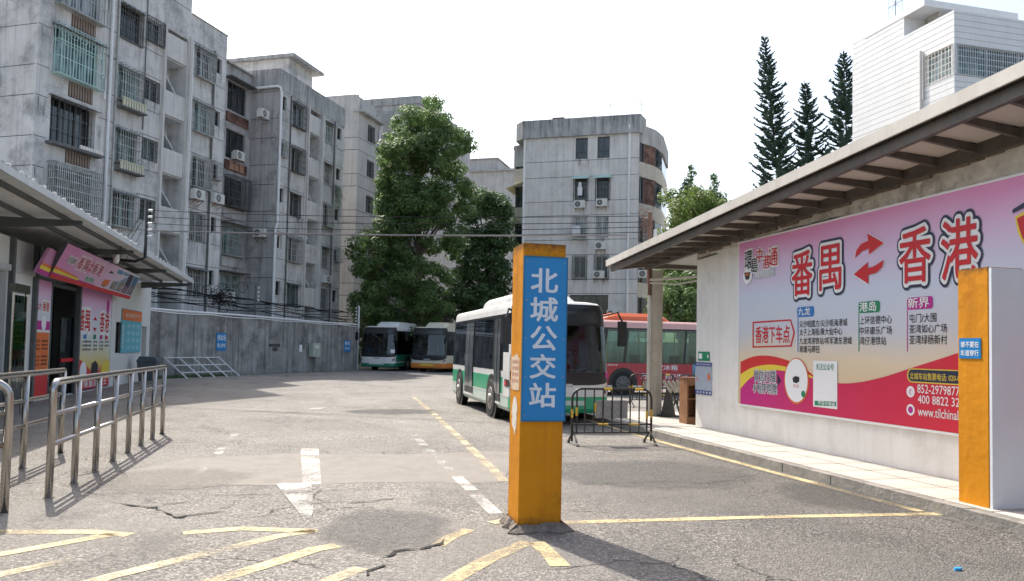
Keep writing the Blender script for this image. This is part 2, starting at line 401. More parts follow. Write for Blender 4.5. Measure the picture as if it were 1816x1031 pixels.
# darker repair patch with an irregular rim
def soft_patch(name, cx, cy, rx, ry, col, rough_edge=0.35, stone=True, z=0.006, amt=1.0):
    """asphalt repair whose rim breaks up into the older surface"""
    m = bpy.data.materials.new(name); m.use_nodes = True; n, l = nt(m); b = n['Principled BSDF']; b.inputs['Roughness'].default_value = .85
    tc = n.new('ShaderNodeTexCoord')
    v = n.new('ShaderNodeTexVoronoi'); v.inputs['Scale'].default_value = 75; l.new(tc.outputs['Object'], v.inputs['Vector']); sp = n.new('ShaderNodeSeparateColor'); l.new(v.outputs['Color'], sp.inputs[0])
    r = n.new('ShaderNodeValToRGB'); e = r.color_ramp.elements; e[0].color = (*[c*.45 for c in col], 1); e[1].color = (*[c*1.7 for c in col], 1); l.new(sp.outputs[0], r.inputs['Fac']); l.new(r.outputs[0], b.inputs['Base Color'])
    bp = n.new('ShaderNodeBump'); bp.inputs['Strength'].default_value = .9; bp.inputs['Distance'].default_value = .012; l.new(v.outputs['Distance'], bp.inputs['Height']); l.new(bp.outputs[0], b.inputs['Normal'])
    mp = n.new('ShaderNodeMapping'); mp.inputs['Scale'].default_value = (1/rx, 1/ry, 0); l.new(tc.outputs['Object'], mp.inputs['Vector'])
    ln = n.new('ShaderNodeVectorMath'); ln.operation = 'LENGTH'; l.new(mp.outputs[0], ln.inputs[0])
    n1 = n.new('ShaderNodeTexNoise'); n1.inputs['Scale'].default_value = 1.5; n1.inputs['Detail'].default_value = 9; n1.inputs['Roughness'].default_value = .72; l.new(tc.outputs['Object'], n1.inputs['Vector'])
    ma = n.new('ShaderNodeMath'); ma.operation = 'MULTIPLY_ADD'; ma.inputs[1].default_value = rough_edge*2.2; l.new(n1.outputs['Fac'], ma.inputs[0]); l.new(ln.outputs['Value'], ma.inputs[2])
    r2 = n.new('ShaderNodeValToRGB'); r2.color_ramp.elements[0].position = .60; r2.color_ramp.elements[1].position = .74; r2.color_ramp.elements[0].color = (amt, amt, amt, 1); r2.color_ramp.elements[1].color = (0, 0, 0, 1)
    hf = n.new('ShaderNodeMath'); hf.operation = 'MULTIPLY'; hf.inputs[1].default_value = .5 if rough_edge < .55 else .46; l.new(ma.outputs[0], hf.inputs[0]); l.new(hf.outputs[0], r2.inputs['Fac'])
    tr = n.new('ShaderNodeBsdfTransparent'); mx = n.new('ShaderNodeMixShader'); l.new(r2.outputs[0], mx.inputs[0]); l.new(tr.outputs[0], mx.inputs[1]); l.new(b.outputs[0], mx.inputs[2]); l.new(mx.outputs[0], n['Material Output'].inputs[0])
    mb = MB(); mb.poly([(rx*1.35*math.cos(k*.3), ry*1.35*math.sin(k*.3), z) for k in range(21)]); o = mb.build('asphalt_patch', m, None, loc=(cx, cy, 0)); return struct(o)
pc = gz(685, 937); soft_patch('patch_asphalt', pc.x, pc.y, .66, .9, (0.15, 0.144, 0.137), .62, amt=.6)
pc = gz(1150, 840); soft_patch('patch_asphalt_east', pc.x, pc.y, 1.5, 1.3, (0.125, 0.12, 0.114), .5, z=.0055, amt=.6)
pc = gz(300, 850); soft_patch('patch_dust', pc.x, pc.y, 1.1, .9, (0.27, 0.245, 0.215), .6, z=.0045, amt=.45)
pc = gz(700, 730); soft_patch('patch_tar', pc.x, pc.y, 1.4, .9, (0.10, 0.098, 0.095), .6, z=.005, amt=.6)
pc = gz(1500, 880); soft_patch('patch_oil', pc.x, pc.y, .9, 1.0, (0.09, 0.088, 0.083), .6, z=.0052, amt=.5)
M_conc = mat('concrete_band', (0.185, 0.165, 0.143), 0.8, var=0.12, scale=5, bump=0.15, bscale=90, dirt_amt=0.3)
a = MB()
bp_ = [(-1.9, 9.1), (-0.5, 9.0), (0.8, 8.95), (2.1, 8.8), (2.6, 10.2), (2.9, 11.5), (1.2, 11.3), (-0.3, 11.5), (-1.6, 11.2), (-2.2, 10.2)]
Q = []
for i in range(10):
    for k in range(8): Q.append((bp_[i][0]+(bp_[(i+1) % 10][0]-bp_[i][0])*k/8+random.uniform(-.05, .05), bp_[i][1]+(bp_[(i+1) % 10][1]-bp_[i][1])*k/8+random.uniform(-.06, .06), .002))
a.poly(Q); struct(a.build('concrete_band', M_conc))
# open cracks: irregular dark ribbons
M_crack = mat('crack_dark', (0.02, 0.019, 0.017), 0.95, var=0.4, scale=30)
def crack(pix, w=0.02, wob=0.03, z=0.009):
    P = g2(*pix); mb = MB(); Q = []
    for a, b in zip(P[:-1], P[1:]):
        a = Vector((*a, 0)); b = Vector((*b, 0)); k = max(2, int((b-a).length/0.06))
        Q += [a.lerp(b, i/k)+Vector((random.uniform(-wob, wob), random.uniform(-wob, wob), 0)) for i in range(k)]
    prev = None; nn = len(Q)
    for i, p in enumerate(Q):
        ww = w*random.uniform(0.15, 1.0)*min(1, 4*(i+1)/nn, 4*(nn-i)/nn)
        c = (Vector((p.x, p.y+ww/2, z)), Vector((p.x+ww*0.3, p.y-ww/2, z)))
        if prev: mb.quad(prev[0], prev[1], c[1], c[0])
        prev = c
    struct(mb.build('crack', M_crack))
crack([(195, 890), (235, 898), (275, 902), (310, 920), (345, 914), (378, 910), (408, 905)], 0.085, 0.02)
crack([(265, 902), (300, 895), (345, 889)], 0.03)
crack([(385, 905), (410, 898), (415, 886)], 0.02)
crack([(580, 890), (640, 893), (690, 886), (720, 882)], 0.03)
crack([(160, 880), (300, 876), (420, 880), (560, 872), (700, 868), (760, 866)], 0.018, 0.03)
crack([(678, 990), (700, 978), (740, 975), (775, 965), (790, 955)], 0.06, 0.03)
crack([(640, 1020), (670, 1008), (690, 1005)], 0.05, 0.05)
crack([(725, 885), (760, 895)], 0.02)
crack([(1005, 862), (1090, 858), (1180, 855), (1240, 858), (1330, 852), (1370, 860)], 0.022, 0.03)
crack([(1290, 860), (1330, 866), (1355, 872), (1345, 880)], 0.015, 0.03)
crack([(300, 735), (450, 730), (560, 734), (700, 736), (800, 738)], 0.06, 0.05)
crack([(590, 725), (650, 722), (720, 727)], 0.05, 0.05)

# ================================================================== EAST PAVEMENT
M_kerb = mat('kerb_concrete', (0.25, 0.235, 0.21), 0.85, var=0.25, scale=4, bump=0.5, bscale=25, dirt=(0.09, 0.085, 0.075), dirt_amt=0.8)
M_tile = mat('pavement_tile', (0.46, 0.43, 0.385), 0.7, var=0.1, scale=2.2, bump=0.2, bscale=60, dirt=(0.3, 0.27, 0.23), dirt_amt=0.45)
M_bed = mat('mortar_bed', (0.2, 0.18, 0.155), 0.9, var=0.2)
pv = MB(); pv.box(6.2, 14, 3.0, 17.4, -0.1, 0.106); pv.box(6.2, 14, 17.4, 17.41, -0.1, 0.1)
pave = struct(pv.build('pavement', M_bed))
tile = MB(); tile.box(0.009, 0.591, 0.009, 0.591, 0, 0.016); tme = tile.mesh('tile', M_tile)
y = 4.2
while y < 16.9:
    for ix in range(2 if y < 14.0 else 6):
        link('tile', tme, pave, (6.22+ix*0.6 - (0.0 if ix else 0.0), y, 0.103+random.uniform(0, 0.004)))
    y += 0.6
for k in range(14):
    kb = MB(); kb.box(0, 0.14, 0.004, 0.986, 0, 0.118+random.uniform(-0.006, 0.004))
    kb.build('kerb_stone', M_kerb, pave, loc=(6.06+random.uniform(-.008, .008), 3.2+k*0.99, 0))
gt = MB(); gt.poly([(x, y, 0.003) for x, y in [(5.96, 5.8), (6.06, 5.8), (6.06, 17.3), (5.84, 17.3), (5.8, 14), (5.72, 11), (5.82, 8)]])
struct(gt.build('gutter_dirt', mat('gutter_dirt', (0.10, 0.092, 0.08), 0.95, var=0.4, scale=8, bump=0.5)))

# ================================================================== EAST SHED
M_white = mat('white_plaster', (0.76, 0.735, 0.69), 0.75, var=0.05, scale=1.2, bump=0.15, bscale=20, streak=0.22, dirt=(0.42, 0.38, 0.32), dirt_amt=0.4)
M_rough = mat('rough_plaster', (0.56, 0.52, 0.45), 0.9, var=0.22, scale=5, bump=0.9, bscale=14, dirt=(0.16, 0.13, 0.10), dirt_amt=0.7)
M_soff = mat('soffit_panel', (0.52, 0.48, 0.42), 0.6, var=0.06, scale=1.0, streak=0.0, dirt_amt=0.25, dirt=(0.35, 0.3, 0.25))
M_dsteel = mat('dark_steel', (0.10, 0.088, 0.078), 0.5, var=0.25, scale=6, metal=0.2, dirt=(0.12, 0.07, 0.04), dirt_amt=0.4)
M_fascia = mat('fascia_metal', (0.55, 0.52, 0.47), 0.5, var=0.08, scale=2, streak=0.3, dirt=(0.3, 0.26, 0.22), bump=0.1)
M_bricktop = mat('broken_brick_edge', (0.17, 0.135, 0.105), 0.95, var=0.4, scale=12, bump=1.0, bscale=30)
SX = 7.35; SY1 = 14.05; EX = 6.33; RY = 16.42
def joinz(y): return 3.56+(14.1-y)*0.048
def eavez(y): return 3.60+(16.4-y)*0.0665
shed = thing('shed_building', 'long white plastered ticket hall with sloping eaves carrying the large pink advertising board', 'building', (SX, SY1, 0))
so = (SX, SY1, 0)
w = MB(); EF = Face((SX, SY1), (0, -1), (-1, 0))
w.quad((SX, SY1, 0.1), (SX, 1.5, 0.1), (SX, 1.5, joinz(1.5)-0.26), (SX, SY1, joinz(SY1)-0.13))
w.quad((SX, SY1, 0.1), (SX, SY1, 3.6), (13, SY1, 3.6), (13, SY1, 0.1)); w.quad((13, SY1, .1), (13, SY1, 3.6), (13, 1.5, 3.6), (13, 1.5, .1)); w.quad((SX, 1.5, .1), (13, 1.5, .1), (13, 1.5, 3.6), (SX, 1.5, 3.6))
w.build('wall', M_white, shed, so)
# rough unpainted band under the roof with a ragged lower and upper edge
rb = MB(); y = SY1; prev = None
while y > 1.5:
    lo = 3.60+random.uniform(-0.012, 0.012)-0.01*math.sin(y); lo = min(lo, joinz(y)-0.1)
    hi = joinz(y)+0.04
    cur = (y, lo, hi)
    if prev: rb.quad((SX-0.006, prev[0], prev[1]), (SX-0.006, cur[0], cur[1]), (SX-0.006, cur[0], cur[2]), (SX-0.006, prev[0], prev[2]))
    prev = cur; y -= 0.09
rb.build('rough_render_band', M_rough, shed, so)
bb = MB(); y = SY1-0.1
while y > 1.6:
    h = random.uniform(0.004, 0.028); L = random.uniform(0.08, 0.5)
    bb.box(SX-0.03-random.uniform(0, .03), SX-0.004, y-L, y, joinz(y)-0.02-h, joinz(y)+0.05); y -= L*random.uniform(0.8, 1.6)
struct(bb.build('broken_plaster_edge', M_bricktop, shed, so), 'stuff')
# roof slab, fascia, beams, joists and soffit panels
rf = MB()
def rpt(x, y, dz): return (x, y, eavez(y)+dz)
rf.prism([rpt(EX, RY, 0.0), rpt(13.2, RY, 0.0), rpt(13.2, 1.2, 0.0), rpt(EX, 1.2, 0.0)], (0, 0, 0.03))
roof = rf.build('roof', mat('roof_sheet', (0.42, 0.42, 0.41), 0.5, var=0.1), shed, so)
fa = MB(); fa.prism([rpt(EX-0.02, RY+0.02, -0.10), rpt(EX-0.02, RY+0.02, 0.045), rpt(EX-0.02, 1.2, 0.045), rpt(EX-0.02, 1.2, -0.10)], (0.03, 0, 0))
fa.prism([rpt(EX+0.01, RY+0.0, -0.10), rpt(13.2, RY, -0.10), rpt(13.2, RY, 0.0), rpt(EX+0.01, RY, 0.0)], (0, 0.02, 0))
fa.build('fascia', M_fascia, roof, so)
bm = MB(); bm.prism([rpt(EX+0.08, RY-0.02, -0.22), rpt(EX+0.08, RY-0.02, -0.10), rpt(EX+0.08, 1.2, -0.10), rpt(EX+0.08, 1.2, -0.24)], (0.07, 0, 0))
bm.build('eaves_beam', M_dsteel, shed, so)
def wallbz(y): return joinz(y)+0.12 if y < 14.1 else joinz(14.1)+0.12-(y-14.1)*0.03
bm = MB(); bm.prism([(SX-0.09, RY-0.02, wallbz(RY)-0.15), (SX-0.09, RY-0.02, wallbz(RY)+0.04), (SX-0.09, 1.2, wallbz(1.2)+0.04), (SX-0.09, 1.2, wallbz(1.2)-0.17)], (0.08, 0, 0))
bm.build('wall_beam', M_dsteel, shed, so)
yy = RY-0.1; ys = []
while yy > 1.3: ys.append(yy); yy -= 0.57
for k, y in enumerate(ys):
    j = MB(); j.bar((EX+0.15, y, eavez(y)-0.15), (SX-0.09, y, wallbz(y)-0.045), 0.05, 0.09)
    if k == 0: j.bar((SX-0.01, y, wallbz(y)-0.045), (13, y, wallbz(y)+0.0), 0.05, 0.12)
    j.build('joist', M_dsteel, shed, so)
for y0, y1 in zip(ys[:-1], ys[1:]):
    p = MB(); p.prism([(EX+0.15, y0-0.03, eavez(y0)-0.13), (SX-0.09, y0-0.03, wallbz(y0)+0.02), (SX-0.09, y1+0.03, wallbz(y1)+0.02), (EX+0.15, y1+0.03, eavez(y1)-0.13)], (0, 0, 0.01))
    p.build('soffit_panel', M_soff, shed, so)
# small wall fittings: bracket rod, drain trace
t = MB(); a_ = gx(1650, 290, SX-0.02); b_ = gx(1632, 333, SX-0.02); t.tube([a_, b_], 0.008, 5); t.build('bracket_rod', M_rough, shed, so)
# porch column and steel post
M_colc = mat('column_concrete', (0.42, 0.39, 0.34), 0.85, var=0.15, scale=2.5, bump=0.4, bscale=20, streak=0.4, dirt_amt=0.3)
M_rust = mat('rusty_pipe', (0.22, 0.12, 0.09), 0.7, var=0.3, scale=8, metal=0.2)
M_pvc = mat('pale_pipe', (0.62, 0.60, 0.56), 0.45, var=0.06, scale=3, dirt_amt=0.25)
t = thing('porch_column', 'square stained concrete column carrying the end of the ticket hall roof', 'column', (7.5, 16.35, 0.12))
c = MB(); c.box(-0.13, 0.13, -0.13, 0.13, 0, 3.32); c.build('shaft', M_colc, t)
c = MB(); c.tube([(-0.17, -0.05, 0.0), (-0.17, -0.05, 2.75)], 0.035, 8); c.build('conduit', M_pvc, t)
c = MB(); c.tube([(-0.17, -0.05, 2.75), (-0.17, -0.05, 3.42)], 0.045, 8); c.build('rusty_sleeve', M_rust, t)
c = MB(); c.tube([(-0.2, -0.14, 3.1), (0.3, -0.5, 3.12), (0.9, -1.4, 3.16), (1.5, -2.1, 3.2)], 0.03, 6); c.tube([(-0.2, -0.16, 3.02), (0.25, -0.6, 2.98), (0.6, -1.5, 3.05), (0.8, -2.2, 3.15)], 0.018, 6)
c.build('cable_pipe', M_pvc, t)

# ================================================================== ADVERTISING BOARD
def grad_mat(name, stops, axis=2, lo=0.0, hi=1.0, rough=0.45, stops2=None, lo2=0, hi2=1):
    m = bpy.data.materials.new(name); m.use_nodes = True; n, l = nt(m); b = n['Principled BSDF']; b.inputs['Roughness'].default_value = rough
    tc = n.new('ShaderNodeTexCoord'); s = n.new('ShaderNodeSeparateXYZ'); l.new(tc.outputs['Object'], s.inputs[0])
    mr = n.new('ShaderNodeMapRange'); mr.inputs[1].default_value = lo; mr.inputs[2].default_value = hi; l.new(s.outputs[axis], mr.inputs[0])
    nz = n.new('ShaderNodeTexNoise'); nz.inputs['Scale'].default_value = 0.6; l.new(tc.outputs['Object'], nz.inputs['Vector'])
    ma = n.new('ShaderNodeMath'); ma.operation = 'MULTIPLY_ADD'; ma.inputs[1].default_value = 0.16; ma.inputs[2].default_value = -0.08; l.new(nz.outputs['Fac'], ma.inputs[0])
    ad = n.new('ShaderNodeMath'); ad.operation = 'ADD'; l.new(mr.outputs[0], ad.inputs[0]); l.new(ma.outputs[0], ad.inputs[1])
    r = n.new('ShaderNodeValToRGB'); e = r.color_ramp.elements
    while len(e) < len(stops): e.new(0.5)
    for q, (p, c) in zip(e, stops): q.position = p; q.color = (*c, 1)
    l.new(ad.outputs[0], r.inputs['Fac']); l.new(r.outputs[0], b.inputs['Base Color']); return m
def flat(name, col, rough=0.5): return mat('print_'+name, col, rough, var=0.02, scale=2)
K_red = flat('red', (0.56, 0.012, 0.02)); K_navy = flat('navy', (0.012, 0.022, 0.06)); K_white = flat('white', (0.8, 0.8, 0.8)); K_blue = flat('blue', (0.02, 0.17, 0.48))
K_green = flat('green', (0.01, 0.22, 0.10)); K_mag = flat('magenta', (0.45, 0.015, 0.25)); K_yel = flat('yellow', (0.75, 0.58, 0.06)); K_ora = flat('orange', (0.70, 0.16, 0.03))
K_black = flat('black', (0.02, 0.02, 0.022)); K_swr = flat('swoosh_red', (0.60, 0.03, 0.03)); K_grey = flat('grey', (0.45, 0.46, 0.5)); K_teal = flat('teal', (0.12, 0.42, 0.50))
bo = Vector((SX-0.045, 12.38, 0.0))
board = thing('advertising_board', 'huge pink and blue coach ticket board with red outlined characters on the white shed wall', 'billboard', bo)
BX = SX-0.045
def bw(px, py): p = gx(px, py, BX); return (12.38-p.y, p.z)
BP = lambda u, n, z: (-n, -u, z)
mb = MB(); mb.box(0.0, 0.04, -10.6, 0.0, 0.68, 3.55)
mb.build('backing_panel', grad_mat('board_print', [(0.0, (0.66, 0.48, 0.27)), (0.22, (0.70, 0.58, 0.42)), (0.38, (0.56, 0.58, 0.62)), (0.62, (0.58, 0.63, 0.74)), (0.84, (0.66, 0.47, 0.66)), (1.0, (0.70, 0.27, 0.50))], 2, 0.95, 3.5), board)
mb = MB()
for a, b in (((-0.03, 0.65), (10.6, 0.68)), ((-0.03, 3.55), (10.6, 3.575))): mb.box(-0.006, 0.04, -b[0], -a[0], a[1], b[1])
mb.box(-0.006, 0.04, 0.0, 0.03, 0.68, 3.55); mb.build('border_trim', K_white, board)
def bpoly(mb, pix, n=0.003, mi=0):
    mb.poly([BP(bw(*p)[0], n, bw(*p)[1]) for p in pix], mi)
def curve_pts(pts, k=6):
    out = []
    for i in range(len(pts)-1):
        p0 = Vector(pts[max(i-1, 0)]); p1 = Vector(pts[i]); p2 = Vector(pts[i+1]); p3 = Vector(pts[min(i+2, len(pts)-1)])
        for j in range(k):
            t = j/k; out.append(tuple(0.5*((2*p1)+(-p0+p2)*t+(2*p0-5*p1+4*p2-p3)*t*t+(-p0+3*p1-3*p2+p3)*t**3)))
    out.append(tuple(pts[-1])); return out
ztop = [(1313.5, 690), (1330, 672), (1350, 662), (1375, 657), (1400, 660), (1430, 668), (1470, 678), (1510, 680), (1560, 671), (1620, 652), (1700, 626), (1810, 585)]
ytop = [(1313.5, 664), (1335, 652), (1365, 647), (1395, 651), (1425, 660), (1446, 671)]
rtop = [(1313.5, 642), (1335, 633), (1360, 631), (1390, 637), (1420, 650), (1446, 668)]
def band(name, top, bot_z, m, n, extra=None):
    mb = MB(); T = [bw(*p) for p in curve_pts(top)]
    if extra: T += extra
    for (a, b), (c, d) in zip(T[:-1], T[1:]): mb.quad(BP(a, n, bot_z), BP(c, n, bot_z), BP(c, n, d), BP(a, n, b))
    mb.build(name, m, board)
band('red_swoosh', rtop, 0.9, K_swr, 0.002)
band('yellow_swoosh', ytop, 0.9, K_yel, 0.004)
band('magenta_swoosh', ztop, 0.685, grad_mat('swoosh_print', [(0.0, (0.62, 0.02, 0.035)), (0.5, (0.56, 0.02, 0.09)), (1.0, (0.50, 0.02, 0.22))], 1, -5.2, 0.0), 0.006, [(7.6, 1.9), (9.0, 2.2), (10.55, 2.3)])
def btext(name, s, px0, px1, y0, y1, m, n=0.010, bold=0.0, outlines=(), sub=None):
    """y0 top, y1 bottom in the photograph's own measure at the text centre"""
    u0 = bw(px0, (y0+y1)/2)[0]; u1 = bw(px1, (y0+y1)/2)[0]
    zt = bw((px0+px1)/2, y0)[1]; zb = bw((px0+px1)/2, y1)[1]
    k = 0
    for o, mo in outlines:
        mb = MB()
        put_text(mb, BP, s, u0, u1, zb, zt, n+0.003*k, 0.0, o); mb.build(name+'_outline', mo, board); k += 1
    mb = MB(); put_text(mb, BP, s, u0, u1, zb, zt, n+0.003*k+(0.006 if outlines else 0), bold); mb.build(name, m, board)
OUT = ((0.11, K_navy), (0.062, K_white))
btext('title_character', '番', 1406, 1443, 445, 525, K_red, bold=0.012, outlines=OUT)
btext('title_character', '禺', 1455, 1494, 434, 515, K_red, bold=0.012, outlines=OUT)
btext('title_character', '香', 1597, 1653, 404, 502, K_red, bold=0.012, outlines=OUT)
btext('title_character', '港', 1671, 1737, 387, 496, K_red, bold=0.012, outlines=OUT)
for nm, pix in (('arrow', [(1517, 458), (1520, 444), (1528, 433), (1541, 427), (1539, 414), (1569, 431), (1542, 452), (1542, 441), (1530, 446)]),
                ('arrow', [(1569, 461), (1566, 474), (1556, 484), (1541, 488), (1541, 504), (1515, 487), (1540, 465), (1540, 476), (1552, 472)])):
    for n_, m_, gr in ((0.008, K_white, 2.0), (0.012, K_red, 0.0)):
        cx = sum(p[0] for p in pix)/len(pix); cy = sum(p[1] for p in pix)/len(pix)
        q = [(p[0]+(p[0]-cx)/30*gr, p[1]+(p[1]-cy)/30*gr) for p in pix]
        mb = MB(); bpoly(mb, q, n_); mb.build(nm if gr == 0 else nm+'_outline', m_, board)
for ch, a, b, c, d, m in (('環', 1322, 1335, 445, 478, K_black), ('島', 1334, 1345, 457, 484, K_black), ('中', 1343, 1353, 440, 467, K_red), ('港', 1353, 1366, 452, 477, K_red), ('通', 1364, 1381, 440, 472, K_red)):
    btext('company_character', ch, a, b, c, d, m, n=0.007, bold=0.01, outlines=((0.09, K_white),))
mb = MB(); bpoly(mb, [(1337, 481), (1374, 474), (1375, 489), (1338, 496)], 0.008); mb.build('company_plaque', K_grey, board)
btext('plaque_lettering', '專業跨境直通巴士', 1340, 1372, 478.5, 491.5, K_white, n=0.011)
def bdisc(name, px, py, rx, ry, m, n):
    u, z = bw(px, py); ru = abs(bw(px+rx, py)[0]-bw(px-rx, py)[0])/2; rz = abs(bw(px, py-ry)[1]-bw(px, py+ry)[1])/2
    mb = MB(); mb.poly([BP(u+ru*math.cos(t*math.pi/16), n, z+rz*math.sin(t*math.pi/16)) for t in range(32)]); mb.build(name, m, board)
bdisc('emblem', 1327, 490, 8, 14, K_white, 0.016)
mb = MB(); bpoly(mb, [(1321.5, 484), (1332.5, 483), (1330, 496), (1324, 496.5)], 0.019); mb.build('emblem_mark', K_black, board)
mb = MB(); bpoly(mb, [(1323.5, 486), (1330.5, 485.5), (1329, 490), (1327.2, 488), (1325, 490)], 0.021); mb.build('emblem_mark', K_ora, board)
def bround(name, px0, px1, y0, y1, m, n=0.005, r=0.25):
    u0, z0 = bw(px0, y1); u1, z1 = bw(px1, (y0))
    h = z1-z0; rr = h*r; mb = MB(); P = []
    for cx, cz, t0 in ((u1-rr, z1-rr, 0), (u0+rr, z1-rr, 90), (u0+rr, z0+rr, 180), (u1-rr, z0+rr, 270)):
        for k in range(6): t = R(t0+18*k); P.append(BP(cx+rr*math.cos(t), n, cz+rr*math.sin(t)))
    mb.poly(P); mb.build(name, m, board)
for s, px0, px1, y0, y1, m, x, yb in (('九龙', 1414, 1444, 542, 563, K_blue, 1415.5, 624), ('港岛', 1523, 1561, 532, 556, K_green, 1523.5, 624), ('新界', 1609, 1655, 524, 550, K_mag, 1609.5, 624)):
    bround('district_label', px0, px1, y0+1, y1, m)
    btext('district_lettering', s, px0+2, px1-6, y0+3.5, y1-3.5, K_white, n=0.009, bold=0.012)
    mb = MB(); bpoly(mb, [(x-0.7, y1-2), (x+0.7, y1-2), (x+0.7, yb), (x-0.7, yb)], 0.004); mb.build('divider_line', m, board)
for s, a, b, c, d in (('尖沙咀圆方/尖沙咀海港城', 1418, 1503, 567, 580), ('太子上海街/黄大仙中心', 1418, 1494, 582, 595), ('九龙湾港铁站/将军澳东港城', 1418, 1511, 598, 611), ('观塘马蹄径', 1418, 1454, 613, 626),
                      ('上环信德中心', 1525, 1582, 560, 575), ('中环康乐广场', 1525, 1582, 579, 594), ('湾仔港铁站', 1525, 1572, 597, 612),
                      ('屯门/大围', 1613, 1661, 556, 572), ('荃湾如心广场', 1613, 1680, 575, 591), ('荃湾绿杨新村', 1613, 1680, 594, 611)):
    btext('stop_name', s, a, b, c, d, K_black, n=0.004, bold=0.006)
mb = MB(); o_ = [(1335, 571), (1403, 566.5), (1410, 590), (1404, 615), (1335, 617)]; i_ = [(1337, 573.5), (1401.5, 569.3), (1407.5, 590), (1402, 612.5), (1337, 614.5)]
for k in range(5):
    A_, B_, C_, D_ = o_[k], o_[(k+1) % 5], i_[(k+1) % 5], i_[k]; bpoly(mb, [A_, B_, C_, D_], 0.005)
mb.build('stops_frame', K_red, board)
btext('stops_heading', '香港下车点', 1340, 1401, 578, 609, K_red, n=0.005, bold=0.012)
btext('scan_lettering', '微信扫描', 1338, 1377, 657, 677, K_navy, n=0.009, outlines=((0.07, K_white),))
btext('scan_lettering', '小程序购票', 1336, 1379, 679.5, 698, K_navy, n=0.009, outlines=((0.07, K_white),))
mb = MB(); bpoly(mb, [(1379, 664), (1386, 675), (1380, 685)], 0.01); mb.build('scan_pointer', K_navy, board)
bdisc('code_disc_rim', 1413, 676, 22, 41, K_ora, 0.010); bdisc('code_disc', 1413, 675, 20, 38.5, K_white, 0.013)
bdisc('code_disc_badge', 1426, 699, 3.6, 6, K_green, 0.016)
mb = MB(); bpoly(mb, [(1407, 671), (1412, 667), (1419, 669), (1419, 677), (1414, 680), (1408, 678)], 0.016); mb.build('coach_picture', K_black, board)
btext('disc_lettering', '环岛', 1408, 1418, 682, 688, K_red, n=0.014)
bround('follow_card', 1443, 1486, 641, 721, K_white, 0.010, 0.01)
btext('follow_heading', '关注公众号', 1448, 1480, 645, 657, K_green, n=0.012, bold=0.01)
mb = MB(); bpoly(mb, [(1446, 711), (1484, 713), (1484, 721), (1446, 719)], 0.012); mb.build('follow_footer', K_green, board)
btext('follow_lettering', '环岛中港通', 1452, 1482, 712.5, 719.5, K_white, n=0.014, bold=0.01)
bround('phone_heading_pill', 1610, 1760, 659, 678, K_yel, 0.010, 0.45); bround('phone_heading_face', 1612, 1758, 661, 676, K_navy, 0.012, 0.45)
btext('phone_heading', '北城车站售票电话: 020-8', 1615, 1704, 662.5, 675.5, K_yel, n=0.014, bold=0.006)
btext('phone_number', '852-2979877', 1628, 1703, 684, 700, K_white, n=0.010, bold=0.004)
btext('phone_number', '400 8822 32', 1629, 1703, 703.5, 719, K_white, n=0.010, bold=0.004)
btext('web_address', 'www.tilchinali', 1629, 1704, 725, 742, K_white, n=0.010, bold=0.004)
for px, py in ((1616, 695), (1616, 727)): bdisc('contact_icon', px, py, 7.2, 10, K_white, 0.010)
btext('icon_mark', '✆', 1612.5, 1619.5, 689.5, 701, K_mag, n=0.012); bdisc('icon_mark', 1616, 727, 4.4, 6.2, K_mag, 0.012)
mb = MB(); bpoly(mb, [(1797, 372), (1830, 352), (1830, 362), (1797, 379)], 0.012); mb.build('slogan_stroke', K_navy, board)
mb = MB(); bpoly(mb, [(1801, 385), (1812, 378), (1824, 372), (1824, 430), (1815, 432), (1806, 412)], 0.010); mb.build('slogan_stroke', K_yel, board)
mb = MB(); bpoly(mb, [(1805, 388), (1813, 384), (1824, 378), (1824, 424), (1816, 425), (1810, 408)], 0.014); mb.build('slogan_stroke', K_red, board)

# small signs at the shed corner
def wsign(name, label, cat, px0, px1, y0, y1, m, X=SX-0.012):
    p = gx((px0+px1)/2, y1, X); q0 = gx(px0, (y0+y1)/2, X); q1 = gx(px1, (y0+y1)/2, X); zt = gx((px0+px1)/2, y0, X).z
    t = thing(name, label, cat, (X, p.y, p.z)); h = zt-p.z; a = q0.y-p.y; b = q1.y-p.y
    mb = MB(); mb.box(0, 0.01, b, a, 0, h); mb.build('plate', m, t); return t, a, b, h
t, a, b, h = wsign('arrow_sign', 'small green exit arrow sign above the blue and white notice at the shed corner', 'sign', 1238, 1258, 624, 640, K_green)
mb = MB(); mb.poly([(-0.003, a-0.03, h*0.2), (-0.003, (a+b)/2+.06, h*0.2), (-0.003, (a+b)/2+.06, h*0.8), (-0.003, a-.03, h*0.8)]); mb.poly([(-.003, b+.07, h*.25), (-.003, b+.02, h*.5), (-.003, b+.07, h*.75)]); mb.build('symbol', K_white, t)
t, a, b, h = wsign('wall_notice', 'blue and white notice with an orange mark at the shed corner', 'notice', 1233, 1262, 643, 700, flat('notice', (0.38, 0.42, 0.5)))
for za, zb in ((h*.88, h), (0, h*.13)): mb = MB(); mb.box(-.003, -0.0005, b, a, za, zb); mb.build('blue_band', flat('notice_blue', (0.01, 0.04, 0.22)), t)
mb = MB(); mb.poly([(-.004, b+.12, h*.42), (-.004, b+.05, h*.5), (-.004, b+.09, h*.7), (-.004, b+.17, h*.6)]); mb.poly([(-.004, a-.04, h*.45), (-.004, a-.1, h*.42), (-.004, a-.08, h*.55)]); mb.build('orange_mark', K_ora, t)
for k in range(5):
    mb = MB(); mb.box(-.005, -.0031, b+.02+k*(a-b-.04)/5, b+.02+(k+.6)*(a-b-.04)/5, h*.03, h*.10); mb.build('icon', K_grey, t)
NP = lambda u, n, z: (-.0035-n, a-u, z)
mb = MB(); put_text(mb, NP, '请在此处排队候车', 0.04, (a-b)-.04, h*.905, h*.97, .001); mb.build('lettering', K_white, t)

